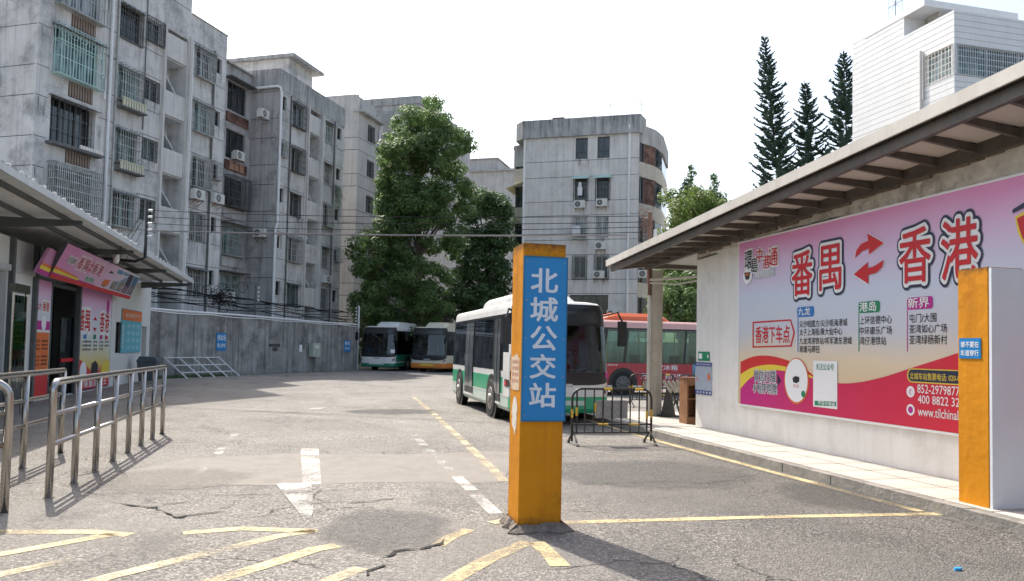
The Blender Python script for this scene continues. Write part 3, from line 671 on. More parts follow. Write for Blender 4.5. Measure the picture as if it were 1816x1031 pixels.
# ================================================================== GATE PILLARS
def pillar_paint(name):
    m = mat(name, (0.60, 0.235, 0.008), 0.7, var=0.10, scale=2.5, bump=0.35, bscale=9, streak=0.30, dirt=(0.28, 0.09, 0.008), dirt_amt=0.55, spec=0.2)
    n, l = nt(m); b = n['Principled BSDF']; src = b.inputs['Base Color'].links[0].from_socket
    tc = n.new('ShaderNodeTexCoord'); s = n.new('ShaderNodeSeparateXYZ'); l.new(tc.outputs['Object'], s.inputs[0])
    no = n.new('ShaderNodeTexNoise'); no.inputs['Scale'].default_value = 14; no.inputs['Detail'].default_value = 7; no.inputs['Roughness'].default_value = 0.8; l.new(tc.outputs['Object'], no.inputs['Vector'])
    ad = n.new('ShaderNodeMath'); ad.operation = 'MULTIPLY_ADD'; ad.inputs[1].default_value = 0.28; l.new(no.outputs['Fac'], ad.inputs[0]); l.new(s.outputs[2], ad.inputs[2])
    r = n.new('ShaderNodeValToRGB'); e = r.color_ramp.elements; e.new(0.5); e.new(0.7)
    for q, (p, v) in zip(e, ((0.13, 1), (0.22, 0), (0.955, 0), (0.985, 0.9))): q.position = p; q.color = (v, v, v, 1)
    sc = n.new('ShaderNodeMath'); sc.operation = 'MULTIPLY'; sc.inputs[1].default_value = 1/2.66; l.new(ad.outputs[0], sc.inputs[0]); l.new(sc.outputs[0], r.inputs['Fac'])
    # only the foot is grimed: squash the ramp so the stain sits in the lowest hand's breadth
    r.color_ramp.elements[0].position = 0.055; r.color_ramp.elements[1].position = 0.10
    mx = n.new('ShaderNodeMix'); mx.data_type = 'RGBA'; l.new(r.outputs[0], mx.inputs[0]); l.new(src, mx.inputs[6]); mx.inputs[7].default_value = (0.12, 0.055, 0.02, 1)
    l.new(mx.outputs[2], b.inputs['Base Color']); return m
M_pil = pillar_paint('yellow_pillar_paint')
M_blue = mat('sign_blue', (0.004, 0.20, 0.49), 0.4, var=0.05, scale=1.5, dirt_amt=0.1)
M_silver = mat('silver_lettering', (0.62, 0.66, 0.72), 0.35, var=0.06, scale=5, metal=0.0)
M_chip = mat('bare_patch', (0.62, 0.58, 0.50), 0.85, var=0.15, scale=12)
def shaft(mb, w, d, h):
    b = 0.012
    P = [(b, 0), (w-b, 0), (w, b), (w, d-b), (w-b, d), (b, d), (0, d-b), (0, b)]
    mb.prism([(x, y, 0) for x, y in P], (0, 0, h))
pl = thing('gate_pillar', 'yellow gate pillar with a tall blue sign of five silver characters', 'pillar', (1.70, 6.40, 0))
mb = MB(); shaft(mb, 0.385, 0.38, 2.48); mb.build('shaft', M_pil, pl)
mb = MB()
P0 = []
for k in range(28):
    t = k/28*2*math.pi; c_, s_ = math.cos(t), math.sin(t); q = 1/max(abs(c_), abs(s_)); rr = 0.29+random.uniform(-.03, .045)
    P0.append((0.19+c_*q*rr*0.9, 0.19+s_*q*rr*0.9, 0.012))
ctr = [(0.19+max(-.2, min(.2, p[0]-.19)), 0.19+max(-.2, min(.2, p[1]-.19)), 0.07+random.uniform(-.02, .03)) for p in P0]
for k in range(28): j = (k+1) % 28; mb.quad(P0[k], P0[j], ctr[j], ctr[k]); mb.quad((P0[k][0]*1.0, P0[k][1], 0), (P0[j][0], P0[j][1], 0), P0[j], P0[k])
mb.build('mortar_footing', mat('footing_mortar', (0.17, 0.145, 0.12), 0.95, var=0.4, scale=14, bump=1, bscale=30), pl)
pz = gy(960, 745, 6.4).z; pt = gy(965, 458, 6.4).z
mb = MB(); mb.box(0.008, 0.389, -0.022, -0.001, pz, pt); sp_ = mb.build('sign_panel', M_blue, pl)
mb = MB()
for x0, x1, z0, z1 in ((0.0, 0.397, pz-.012, pz), (0.0, 0.397, pt, pt+.012), (0.0, 0.008, pz, pt), (0.389, 0.397, pz, pt)): mb.box(x0, x1, -0.026, -0.001, z0, z1)
mb.build('sign_edge', mat('sign_edge', (0.01, 0.12, 0.22), 0.4), sp_)
SPn = lambda u, n, z: (u, -0.022-n, z)
for ch, y0, y1, x0, x1 in (('北', 476, 520, 941, 990), ('城', 527, 571, 940, 990), ('公', 578, 622, 940, 988), ('交', 628, 672, 939, 986), ('站', 679, 723, 938, 986)):
    za = gy(965, y1, 6.378).z; zb = gy(965, y0, 6.378).z; ua = gy(x0, (y0+y1)/2, 6.378).x-1.70; ub = gy(x1, (y0+y1)/2, 6.378).x-1.70
    mb = MB(); put_text(mb, SPn, ch, ua, ub, za, zb, 0.003, bold=0.022); mb.build('sign_character', M_silver, pl)
# torn paper notice and a bare worn patch on the west side
for x_ in (.03, .367):
    for k in range(5): mb = MB(); mb.tube([(x_, -.0225, pz+.04+k*(pt-pz-.08)/4), (x_, -.027, pz+.04+k*(pt-pz-.08)/4)], .006, 8); mb.build('screw', mat('sign_screw', (.3, .32, .34), .4, metal=.8), pl)
def pside(px, py): p = gx(px, py, 1.70); return p.y-6.40, p.z
a0 = pside(902, 640); a1 = pside(917, 694)
mb = MB(); Q = []
for k in range(12): Q.append((-0.003, 0.33-0.0-k*0.025+random.uniform(-.006, .006), 1.50+random.uniform(-.03, .03)))
for k in range(12): Q.append((-0.003, 0.055+k*0.025+random.uniform(-.006, .006), 1.20+random.uniform(-.008, .008)))
mb.poly(Q); pn = mb.build('torn_notice', mat('old_paper', (0.60, 0.46, 0.33), 0.9, var=0.15, scale=12, dirt_amt=0.5, dirt=(0.35, 0.14, 0.06)), pl)
for r_ in range(4):
    mb = MB(); put_text(mb, lambda u, n, z: (-0.005-n, 0.32-u, z), '请勿停放车辆'[:5+(r_ % 2)], 0.02, 0.24, 1.43-r_*0.055, 1.465-r_*0.055, 0.0); mb.build('notice_lettering', mat('faded_red_ink', (0.4, 0.12, 0.08), 0.9), pn)
mb = MB(); Q = []
for k in range(30):
    t = k/30*2*math.pi; Q.append((-0.002, 0.20+0.10*math.cos(t)*random.uniform(.7, 1.1), 0.99+0.17*math.sin(t)*random.uniform(.8, 1.1)))
mb.poly(Q); mb.build('bare_patch', M_chip, pl)

p2 = thing('gate_pillar', 'yellow gate pillar with a grey board and a small blue crossing notice', 'pillar', (6.32, 6.12, 0))
mb = MB(); shaft(mb, 0.42, 0.38, 2.46); mb.build('shaft', M_pil, p2)
mb = MB(); mb.box(0.004, 0.56, -0.03, -0.001, 0.03, 2.45); mb.build('grey_board', mat('grey_board', (0.64, 0.68, 0.70), 0.55, var=0.05, scale=1.5, dirt_amt=0.12), p2)
def pw(px, py): p = gx(px, py, 6.32); return p.y-6.12, p.z
a0 = pw(1702, 600)[0]; a1 = pw(1740, 600)[0]; zt = pw(1720, 600)[1]; zb = pw(1720, 636)[1]
mb = MB(); mb.box(-0.008, -0.001, a1, a0, zb, zt); nb = mb.build('blue_notice', M_blue, p2)
for k, s in enumerate(('请不要在', '车道穿行')):
    mb = MB(); zz = zt-(zt-zb)*(0.16+0.42*k); put_text(mb, lambda u, n, z: (-0.009-n, a0-u, z), s, 0.02, (a0-a1)-.02, zz-(zt-zb)*.30, zz, 0.001, bold=.01); mb.build('lettering', K_white, nb)
ring = [(-.16, -.13), (.2, -.15), (.56, -.12), (.58, .3), (.3, .55), (-.1, .52), (-.17, .2)]
mb = MB(); inn = [(0, 0), (.2, 0), (.42, 0), (.42, .3), (.3, .38), (0, .38), (0, .2)]
for k in range(7): j = (k+1) % 7; mb.quad((*ring[k], 0.003), (*ring[j], 0.003), (*inn[j], .07), (*inn[k], .07))
mb.build('mortar_footing', MATS['footing_mortar'], p2)

# ================================================================== APARTMENT BLOCKS
A0 = Vector((-11.73, 35.56, 0)); RZ = R(60)
e1 = Vector((math.sin(R(30)), math.cos(R(30)), 0)); e2 = Vector((math.cos(R(30)), -math.sin(R(30)), 0))
def LW(x, y, z=0.0): return A0+e1*x-e2*y+Vector((0, 0, z))     # block frame -> world
def bf(px, py, off=0.0):
    P = A0+e2*off; d = ray(px, py); t = (P-Vector((0, 0, CZ))).dot(e2)/d.dot(e2); q = Vector((0, 0, CZ))+d*t; return ((q-A0).dot(e1), q.z)
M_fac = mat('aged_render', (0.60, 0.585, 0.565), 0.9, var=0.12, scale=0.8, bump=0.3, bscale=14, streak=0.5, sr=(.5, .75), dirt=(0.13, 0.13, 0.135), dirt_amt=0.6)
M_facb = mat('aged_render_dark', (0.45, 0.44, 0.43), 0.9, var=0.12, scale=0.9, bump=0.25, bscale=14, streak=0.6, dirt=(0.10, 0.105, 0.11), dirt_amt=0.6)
M_facd = mat('grey_render', (0.66, 0.64, 0.61), 0.9, var=0.08, scale=0.7, bump=0.2, bscale=14, streak=0.36, dirt=(0.20, 0.19, 0.185), dirt_amt=0.25)
M_dstain = mat('stained_parapet', (0.40, 0.40, 0.39), 0.9, var=0.15, scale=1.0, bump=0.3, bscale=10, streak=0.8, dirt=(0.10, 0.105, 0.11), dirt_amt=0.4)
M_groove = mat('groove_joint', (0.11, 0.11, 0.11), 0.95, var=0.2)  # dark grey colour for the backs of the recessed facade grooves
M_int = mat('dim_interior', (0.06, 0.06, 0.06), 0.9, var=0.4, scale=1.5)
M_stair = mat('stairwell_plaster', (0.6, 0.63, 0.64), 0.8, var=0.1, scale=0.8, streak=0.45, dirt=(0.16, 0.16, 0.16), dirt_amt=0.3)
M_rail = mat('pale_fin', (0.62, 0.60, 0.57), 0.8, var=0.08, streak=0.4)
M_bar = mat('window_bars', (0.42, 0.43, 0.41), 0.5, var=0.3, scale=4, metal=0.3)
M_bard = mat('dark_window_bars', (0.10, 0.105, 0.10), 0.6, var=0.3, scale=4)
M_alu = mat('aluminium_frame', (0.55, 0.58, 0.58), 0.4, var=0.1, metal=0.2)
M_tealf = mat('teal_frame', (0.42, 0.60, 0.57), 0.4, var=0.1)
M_darkf = mat('dark_frame', (0.07, 0.07, 0.07), 0.5, var=0.2)
def pane_mat(name, a, b, rough=0.08):
    m = bpy.data.materials.new(name); m.use_nodes = True; MATS[name] = m; n, l = nt(m); p = n['Principled BSDF']
    p.inputs['Roughness'].default_value = rough; p.inputs['Specular IOR Level'].default_value = 0.8
    tc = n.new('ShaderNodeTexCoord'); oi = n.new('ShaderNodeObjectInfo'); ad = n.new('ShaderNodeVectorMath'); ad.operation = 'ADD'
    mu = n.new('ShaderNodeVectorMath'); mu.operation = 'SCALE'; mu.inputs['Scale'].default_value = 37.0
    l.new(oi.outputs['Location'], mu.inputs[0]); l.new(tc.outputs['Object'], ad.inputs[0]); l.new(mu.outputs[0], ad.inputs[1])
    mp = n.new('ShaderNodeMapping'); mp.inputs['Scale'].default_value = (2.4, 2.4, 0.7); l.new(ad.outputs[0], mp.inputs['Vector'])
    x = n.new('ShaderNodeTexNoise'); x.inputs['Scale'].default_value = 1.2; x.inputs['Detail'].default_value = 3; l.new(mp.outputs[0], x.inputs['Vector'])
    r = n.new('ShaderNodeValToRGB'); r.color_ramp.elements[0].position = 0.42; r.color_ramp.elements[1].position = 0.62
    r.color_ramp.elements[0].color = (*a, 1); r.color_ramp.elements[1].color = (*b, 1); l.new(x.outputs['Fac'], r.inputs['Fac']); l.new(r.outputs[0], p.inputs['Base Color']); return m
M_pane = pane_mat('window_glass_dark', (0.008, 0.011, 0.013), (0.045, 0.055, 0.06))
M_panet = pane_mat('window_glass_teal', (0.02, 0.06, 0.055), (0.22, 0.33, 0.33))
M_panec = pane_mat('window_glass_curtained', (0.07, 0.09, 0.10), (0.36, 0.40, 0.42), 0.15)
M_hood = mat('window_hood', (0.13, 0.13, 0.13), 0.8, var=0.3, scale=4, dirt_amt=0.4)
M_brickp = bpy.data.materials.new('brick_infill'); M_brickp.use_nodes = True
def brick_mat(m, c1, c2, mortar, sx=1.0):
    n, l = nt(m); p = n['Principled BSDF']; p.inputs['Roughness'].default_value = 0.9
    tc = n.new('ShaderNodeTexCoord'); s = n.new('ShaderNodeSeparateXYZ'); l.new(tc.outputs['Object'], s.inputs[0])
    ad = n.new('ShaderNodeMath'); ad.operation = 'ADD'; l.new(s.outputs[0], ad.inputs[0]); l.new(s.outputs[1], ad.inputs[1])
    c = n.new('ShaderNodeCombineXYZ'); l.new(ad.outputs[0], c.inputs[0]); l.new(s.outputs[2], c.inputs[1])
    b = n.new('ShaderNodeTexBrick'); b.inputs['Scale'].default_value = 1.0; b.inputs['Brick Width'].default_value = 0.24*sx; b.inputs['Row Height'].default_value = 0.075; b.inputs['Mortar Size'].default_value = 0.009
    b.inputs['Color1'].default_value = (*c1, 1); b.inputs['Color2'].default_value = (*c2, 1); b.inputs['Mortar'].default_value = (*mortar, 1); l.new(c.outputs[0], b.inputs['Vector'])
    no = n.new('ShaderNodeTexNoise'); no.inputs['Scale'].default_value = 1.6; no.inputs['Detail'].default_value = 6; l.new(tc.outputs['Object'], no.inputs['Vector'])
    r = n.new('ShaderNodeValToRGB'); r.color_ramp.elements[0].position = 0.4; r.color_ramp.elements[1].position = 0.65; r.color_ramp.elements[0].color = (.35, .33, .32, 1); r.color_ramp.elements[1].color = (1.1, 1.1, 1.1, 1); l.new(no.outputs['Fac'], r.inputs['Fac'])
    mx = n.new('ShaderNodeMix'); mx.data_type = 'RGBA'; mx.blend_type = 'MULTIPLY'; mx.inputs[0].default_value = 1; l.new(b.outputs['Color'], mx.inputs[6]); l.new(r.outputs[0], mx.inputs[7]); l.new(mx.outputs[2], p.inputs['Base Color'])
brick_mat(M_brickp, (0.235, 0.10, 0.07), (0.15, 0.07, 0.055), (0.19, 0.16, 0.14))

def stain_mat(name, col, amt=.75):
    """run-off stain that thins out downwards, on a 1 x 1 sheet hung below a sill"""
    m = bpy.data.materials.new(name); m.use_nodes = True; n, l = nt(m); b = n['Principled BSDF']; b.inputs['Base Color'].default_value = (*col, 1); b.inputs['Roughness'].default_value = .95
    tc = n.new('ShaderNodeTexCoord'); oi = n.new('ShaderNodeObjectInfo'); sc = n.new('ShaderNodeVectorMath'); sc.operation = 'SCALE'; sc.inputs['Scale'].default_value = 13.7; l.new(oi.outputs['Location'], sc.inputs[0])
    ad = n.new('ShaderNodeVectorMath'); ad.operation = 'ADD'; l.new(tc.outputs['Object'], ad.inputs[0]); l.new(sc.outputs[0], ad.inputs[1])
    mp = n.new('ShaderNodeMapping'); mp.inputs['Scale'].default_value = (5.5, 5.5, .45); l.new(ad.outputs[0], mp.inputs['Vector'])
    x = n.new('ShaderNodeTexNoise'); x.inputs['Scale'].default_value = 1.5; x.inputs['Detail'].default_value = 7; x.inputs['Roughness'].default_value = .7; l.new(mp.outputs[0], x.inputs['Vector'])
    s = n.new('ShaderNodeSeparateXYZ'); l.new(tc.outputs['Object'], s.inputs[0])
    r = n.new('ShaderNodeValToRGB'); r.color_ramp.elements[0].position = .5; r.color_ramp.elements[1].position = .68; l.new(x.outputs['Fac'], r.inputs['Fac'])
    fd = n.new('ShaderNodeMapRange'); fd.inputs[1].default_value = -1.15; fd.inputs[2].default_value = 0; fd.inputs[4].default_value = amt; l.new(s.outputs[2], fd.inputs[0])
    mu = n.new('ShaderNodeMath'); mu.operation = 'MULTIPLY'; l.new(r.outputs[0], mu.inputs[0]); l.new(fd.outputs[0], mu.inputs[1])
    tr = n.new('ShaderNodeBsdfTransparent'); mx = n.new('ShaderNodeMixShader'); l.new(mu.outputs[0], mx.inputs[0]); l.new(tr.outputs[0], mx.inputs[1]); l.new(b.outputs[0], mx.inputs[2]); l.new(mx.outputs[0], n['Material Output'].inputs[0]); return m
M_stain = stain_mat('run_off_stain', (.045, .045, .048)); M_stain2 = stain_mat('rust_stain', (.12, .07, .04), .6)
_um = {}
def stain(par, x, y, z, w, h, rot, off=(0, 0), rust=False):
    me = wmesh(('s', round(w, 1), round(h, 1), rust), lambda: (lambda b_: (b_.quad((0, 0, -h), (w, 0, -h), (w, 0, 0), (0, 0, 0)), b_.mesh('stain', M_stain2 if rust else M_stain))[1])(MB()))
    p = Vector((0, -.006, 0)); p.rotate(Matrix.Rotation(rot, 3, 'Z')); return link('stain', me, par, (x-off[0]+p.x, y-off[1]+p.y, z), rot)
def wmesh(key, fn):
    if key not in _um: _um[key] = fn()
    return _um[key]
def f_frame(w, h, cols, split, m, t=0.05):
    mb = MB(); y0, y1 = 0.10, 0.14
    for a in (0, w-t): mb.box(a, a+t, y0, y1, 0, h)
    for z in (0, h-t): mb.box(t, w-t, y0, y1, z, z+t)
    for k in range(1, cols): x = w*k/cols; mb.box(x-t*.45, x+t*.45, y0+.003, y1-.003, t, h-t)
    if split: mb.box(t, w-t, y0+.005, y1-.005, h*split-t*.4, h*split+t*.4)
    return mb.mesh('window', m)
def f_pane(w, h, m): mb = MB(); mb.box(0.02, w-0.02, 0.145, 0.155, 0.02, h-0.02); return mb.mesh('pane', m)
def f_grille(w, h, dep, sp, m, hs=4, r=0.008, scroll=False, side=0.08):
    """bars standing dep proud of the wall, closed at the sides, top and bottom"""
    mb = MB(); y = -dep; a = -side; b = w+side; z0 = -0.06 if dep > 0.1 else 0.0; z1 = h+(0.06 if dep > 0.1 else 0)
    if dep <= 0.1: a = 0.0; b = w
    n = max(3, int((b-a)/sp))
    for k in range(n+1):
        x = a+(b-a)*k/n; mb.box(x-r, x+r, y-r, y+r, z0, z1)
    for k in range(hs+1):
        z = z0+(z1-z0)*k/hs; mb.box(a, b, y-r*1.3, y-r*.2, z-r, z+r)
        if dep > 0.1:
            for x in (a, b): mb.box(x-r, x+r, y, 0, z-r, z+r)
    if dep > 0.1:
        ns = max(2, int(dep/sp))
        for j in range(1, ns+1):
            yy = y*j/ns
            for x in (a, b): mb.box(x-r, x+r, yy-r, yy+r, z0, z1)
        k = 0
        while k < n:
            x = a+(b-a)*k/n; mb.box(x-r, x+r, y, 0, z0-r, z0+r); mb.box(x-r, x+r, y, 0, z1-r, z1+r); k += 2
        mb.box(a-.01, b+.01, y-.01, 0, z0-.03, z0-.012)
    if scroll:
        m0 = 5
        for k in range(m0):
            cx = a+(b-a)*(k+.5)/m0; R_ = (b-a)/m0*.45
            for q in range(8):
                t0 = q*math.pi/4; t1 = t0+math.pi/4
                mb.bar((cx+R_*math.cos(t0), y-.012, h*.86+R_*.7*math.sin(t0)), (cx+R_*math.cos(t1), y-.012, h*.86+R_*.7*math.sin(t1)), 0.014)
    return mb.mesh('grille', m)
def f_hood(w, dep=0.35, drop=0.14): mb = MB(); mb.prism([(-.12, 0.0, 0.02), (-.12, -dep, -drop), (-.12, -dep, -drop+.03), (-.12, 0.0, 0.06)], (w+.24, 0, 0)); return mb.mesh('hood', M_hood)
def window(par, x, y, z, w, h, rot=0, cols=2, split=0, fr='alu', pane='dark', grille=None, hood=False, sp=0.13, gm=None, off=(0, 0), hs=4, r=0.012):
    FM = {'alu': M_alu, 'teal': M_tealf, 'dark': M_darkf, 'white': M_white}[fr]; PM = {'dark': M_pane, 'teal': M_panet, 'curt': M_panec}[pane]
    w = round(w, 2); h = round(h, 2)
    o = link('window', wmesh(('f', w, h, cols, split, fr), lambda: f_frame(w, h, cols, split, FM)), par, (x-off[0], y-off[1], z), rot)
    link('pane', wmesh(('p', w, h, pane), lambda: f_pane(w, h, PM)), o)
    if grille is not None:
        gm = gm or M_bar; link('grille', wmesh(('g', w, h, grille, sp, gm.name, hs, r), lambda: f_grille(w, h, abs(grille), sp, gm, hs, r, scroll=grille < 0)), o)
    if hood: link('hood', wmesh(('h', w, hood), lambda: f_hood(w, 0.2+0.15*hood)), o, (0, 0, h))
    return o

# -------- air conditioners
M_acw = mat('ac_casing', (0.62, 0.62, 0.58), 0.5, var=0.05, scale=4, dirt_amt=0.35)
M_acd = mat('ac_fan_dark', (0.03, 0.035, 0.04), 0.6)
def make_ac():
    t = thing('air_conditioner', 'x', 'air conditioner', (0, 0, 0), 0, 'air conditioner units on the apartment walls')
    mb = MB(); mb.box(-.4, .4, -.42, -.12, 0.03, .58); mb.box(-.38, -.34, -.11, 0, .05, .5); mb.build('casing', M_acw, t)
    mb = MB(); mb.disc((-.12, -.424, .305), (0, -1, 0), .215, 20); f = mb.build('fan_opening', M_acd, t)
    mb = MB()
    for k in range(4): a = k*math.pi/4; mb.bar((-.12-math.cos(a)*.21, -.432, .305-math.sin(a)*.21), (-.12+math.cos(a)*.21, -.432, .305+math.sin(a)*.21), .012, .008)
    for r_ in (.07, .13, .2):
        for q in range(12): a = q*math.pi/6; b = a+math.pi/6; mb.bar((-.12+math.cos(a)*r_, -.432, .305+math.sin(a)*r_), (-.12+math.cos(b)*r_, -.432, .305+math.sin(b)*r_), .01, .006)
    mb.build('fan_guard', M_acw, f)
    for x in (-.3, .3): mb = MB(); mb.box(x-.02, x+.02, -.44, 0, -.01, .03); mb.bar((x, -.4, 0), (x, -.0, -.28), .025); mb.build('bracket', M_rust, t)
    return note(t)
ac0 = make_ac(); ac_used = [False]
def ac(x, y, z, rot, label):
    """rot in the block frame"""
    p = LW(x, y, z)
    if not ac_used[0]: ac_used[0] = True; ac0.location = p; ac0.rotation_euler = (0, 0, RZ+rot); ac0['label'] = label; return ac0
    return dup(ac0, p, RZ+rot, label)

FA = Face((0, 0), (1, 0), (0, -1))
TK = [2.65+3*k for k in range(6)]
def pipe(par, pts, r, m, off, name='drain_pipe', n=8): mb = MB(); mb.tube(pts, r, n); return mb.build(name, m, par, (off[0], off[1], 0))
def slab_box(par, name, x0, x1, y0, y1, z0, z1, m, off): mb = MB(); mb.box(x0, x1, y0, y1, z0, z1); return mb.build(name, m, par, (off[0], off[1], 0))

def stair_bay(par, u0, u1, off):
    for k in range(0, 6):
        T = TK[k]
        slab_box(par, 'stair_parapet', u0+.02, u1-.02, 0.03, 0.15, T-1.38, T-.12, M_rail if k % 2 else M_fac, off)
        mb = MB(); mb.prism([(u0, 0.15, T-1.45), (u0, 1.05, T-1.45), (u0, 1.05, T-1.3), (u0, 0.15, T-1.3)], (u1-u0, 0, 0)); mb.build('stair_landing', M_stair, par, (off[0], off[1], 0))
        mb = MB(); mb.prism([(u0+.05, 0.5, T-1.45), (u1-.05, 0.5, T-3.0), (u1-.05, 0.5, T-3.15), (u0+.05, 0.5, T-1.6)], (0, 0.5, 0)); mb.build('stair_flight', M_stair, par, (off[0], off[1], 0))

# ---------------------------------------------------------------- block A
oA = (0, 0)
bA = thing('apartment_building', 'nearest grey apartment block, tall corner rising above the ticket shop roof', 'building', LW(0, 0), RZ, 'grey apartment blocks along the yard')
holes = []
for z in [T+0.15 for T in TK]+[T-1.58 for T in TK]:
    for a, b in ((0, .6), (3.3, 4.25), (5.8, 7.3), (9.3, 12.3)): holes.append((a, b, z, z+.035, .03, 1))
GR = [h for h in holes]
W1 = (.75, 3.15); W2 = (4.35, 5.7); W2b = (6.1, 7.1); ST = (7.4, 9.05); W3 = (9.7, 11.0); W3b = (11.4, 11.9)
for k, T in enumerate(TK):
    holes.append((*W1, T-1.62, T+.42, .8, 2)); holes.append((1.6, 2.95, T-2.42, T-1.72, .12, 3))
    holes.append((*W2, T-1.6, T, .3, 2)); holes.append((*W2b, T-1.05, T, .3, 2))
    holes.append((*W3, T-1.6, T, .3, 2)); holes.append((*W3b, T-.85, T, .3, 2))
holes.append((*ST, .3, 17.7, 1.1, 4))
mb = MB(); holed(mb, FA, 0, 12.3, 0, 19.2, holes)
holed(mb, FA, -0.0, 9.25, 19.2, 23.5, [(0, 9.25, 19.3, 19.34, .03, 1)])
EA = Face((0, 12), (0, -1), (-1, 0))
holed(mb, EA, 0, 12, 0, 23.5, [(0, 11.9, z, z+.035, .03, 1) for z in [T+.15 for T in TK]+[T-1.58 for T in TK]])
mb.quad((12.3, 0, 0), (12.3, 12, 0), (12.3, 12, 19.2), (12.3, 0, 19.2)); mb.quad((9.25, 0, 19.2), (9.25, 12, 19.2), (9.25, 12, 23.5), (9.25, 0, 23.5))
mb.quad((9.25, 0, 19.2), (12.3, 0, 19.2), (12.3, 12, 19.2), (9.25, 12, 19.2)); mb.quad((0, 0, 23.5), (9.25, 0, 23.5), (9.25, 12, 23.5), (0, 12, 23.5)); mb.quad((0, 12, 0), (0, 12, 23.5), (12.3, 12, 23.5), (12.3, 12, 0))
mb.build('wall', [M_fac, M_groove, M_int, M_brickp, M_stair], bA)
slab_box(bA, 'roof_edge', 9.27, 12.36, -.05, 12, 19.2, 19.26, M_facb, oA)
stair_bay(bA, *ST, oA)
for x in (7.28, 9.17): slab_box(bA, 'wall_fin', x-.07, x+.07, -.16, -.003, 0, 17.9, M_rail, oA)
M_slat = mat('baluster_slat', (0.30, 0.235, 0.195), 0.85, var=0.25, scale=3, dirt_amt=.5)
sl = MB(); sl.box(0, .09, 0, .05, 0, .62); slm = sl.mesh('slat', M_slat)
for k, T in enumerate(TK):
    for (a_, b_), zz in ((W2, 1.6), (W2b, 1.05), (W3, 1.6), (W3b, .85)): stain(bA, a_-.1, 0, T-zz, b_-a_+.2, 1.15, 0)
    stain(bA, .1, 0, T+.1, .5, 2.6, 0); stain(bA, 3.2, 0, T-.2, .5, 2.4, 0, rust=k % 2 == 0)
    st = {5: dict(fr='alu', pane='curt', cols=3), 4: dict(fr='teal', pane='teal', cols=4, split=.72), 3: dict(fr='dark', pane='dark', cols=3), 2: dict(fr='dark', pane='dark', cols=4), 1: dict(fr='alu', pane='dark', cols=3), 0: dict(fr='alu', pane='dark', cols=3)}[k]
    window(bA, W1[0], 0.25 if k == 3 else 0.02, T-1.62, W1[1]-W1[0], 2.04, grille={5: .38, 4: -.38, 3: .05, 2: .55, 1: .35, 0: .2}[k], sp={2: .105, 3: .3}.get(k, .16), gm=M_tealf if k == 4 else (M_bar if k != 3 else M_bard), hs={2: 6}.get(k, 3), hood=2 if k in (3, 4) else False, r=.016 if k == 2 else .012, **st)
    for j in range(9): link('slat', slm, bA, (1.66+j*.145, -.01, T-2.38))
    if k == 3:
        slab_box(bA, 'balcony_slab', .55, 3.3, -.42, -.004, T-1.78, T-1.66, M_hood, oA)
        for j in range(9): slab_box(bA, 'planter_block', 2.0+j*.14, 2.11+j*.14, -.42, -.34, T-1.655, T-1.5, M_white, oA)
    window(bA, W2[0], .05, T-1.6, 1.35, 1.6, cols=2, fr='dark' if k % 2 else 'teal', pane='teal' if k in (3, 4) else 'dark', grille={5: .12, 4: .3, 3: .3, 2: .25}.get(k, .05), hood=1, sp=.14, gm=M_bar if k < 5 else M_bard)
    if k in (3, 4):
        for j in range(9): slab_box(bA, 'planter_baluster', 4.32+j*.165, 4.32+j*.165+.11, -.45, -.36, T-1.98, T-1.62, mat('planter_cream', (.55, .54, .42), .7, var=.1), oA)
        slab_box(bA, 'planter_base', 4.26, 5.82, -.47, -.004, T-2.06, T-1.99, M_hood, oA); slab_box(bA, 'planter_rim', 4.26, 5.82, -.46, -.33, T-1.615, T-1.57, MATS['planter_cream'], oA)
    window(bA, W2b[0], .05, T-1.05, 1.0, 1.05, cols=2, fr='alu', pane='dark' if k != 3 else 'teal', grille=.06 if k < 5 else .2, sp=.12, gm=M_bard)
    window(bA, W3[0], .05, T-1.6, 1.3, 1.6, cols=2, fr='teal' if k == 4 else 'alu', pane='teal' if k == 4 else 'dark', grille=.3 if k in (5, 4, 3) else .06, hood=1 if k in (5, 4, 1) else False, sp=.13)
    window(bA, W3b[0], .05, T-.85, .5, .85, cols=1, split=.5, fr='dark', pane='dark', grille=.35 if k == 3 else None)
pipe(bA, [(3.79, -.11, 23.3), (3.79, -.11, 1.5)], .07, mat('white_pvc', (.72, .73, .73), .4, var=.05), oA)
pipe(bA, [(3.3, -.06, 13.6), (3.42, -.1, 13.72), (3.5, -.11, 13.6), (3.5, -.11, 12.7)], .05, MATS['white_pvc'], oA)
pipe(bA, [(4.2, -.08, 18), (4.2, -.08, 2)], .045, M_bar, oA); pipe(bA, [(6.0, -.06, 19.5), (6.0, -.06, 12)], .028, M_bard, oA, n=5)
pipe(bA, [(9.33, -.1, 17.5), (9.33, -.1, 2)], .055, MATS['white_pvc'], oA)
for x, m_ in ((11.15, M_bard), (11.27, M_pvc)): pipe(bA, [(x, -.08, 17.9), (x, -.08, 1.5)], .05, m_, oA)
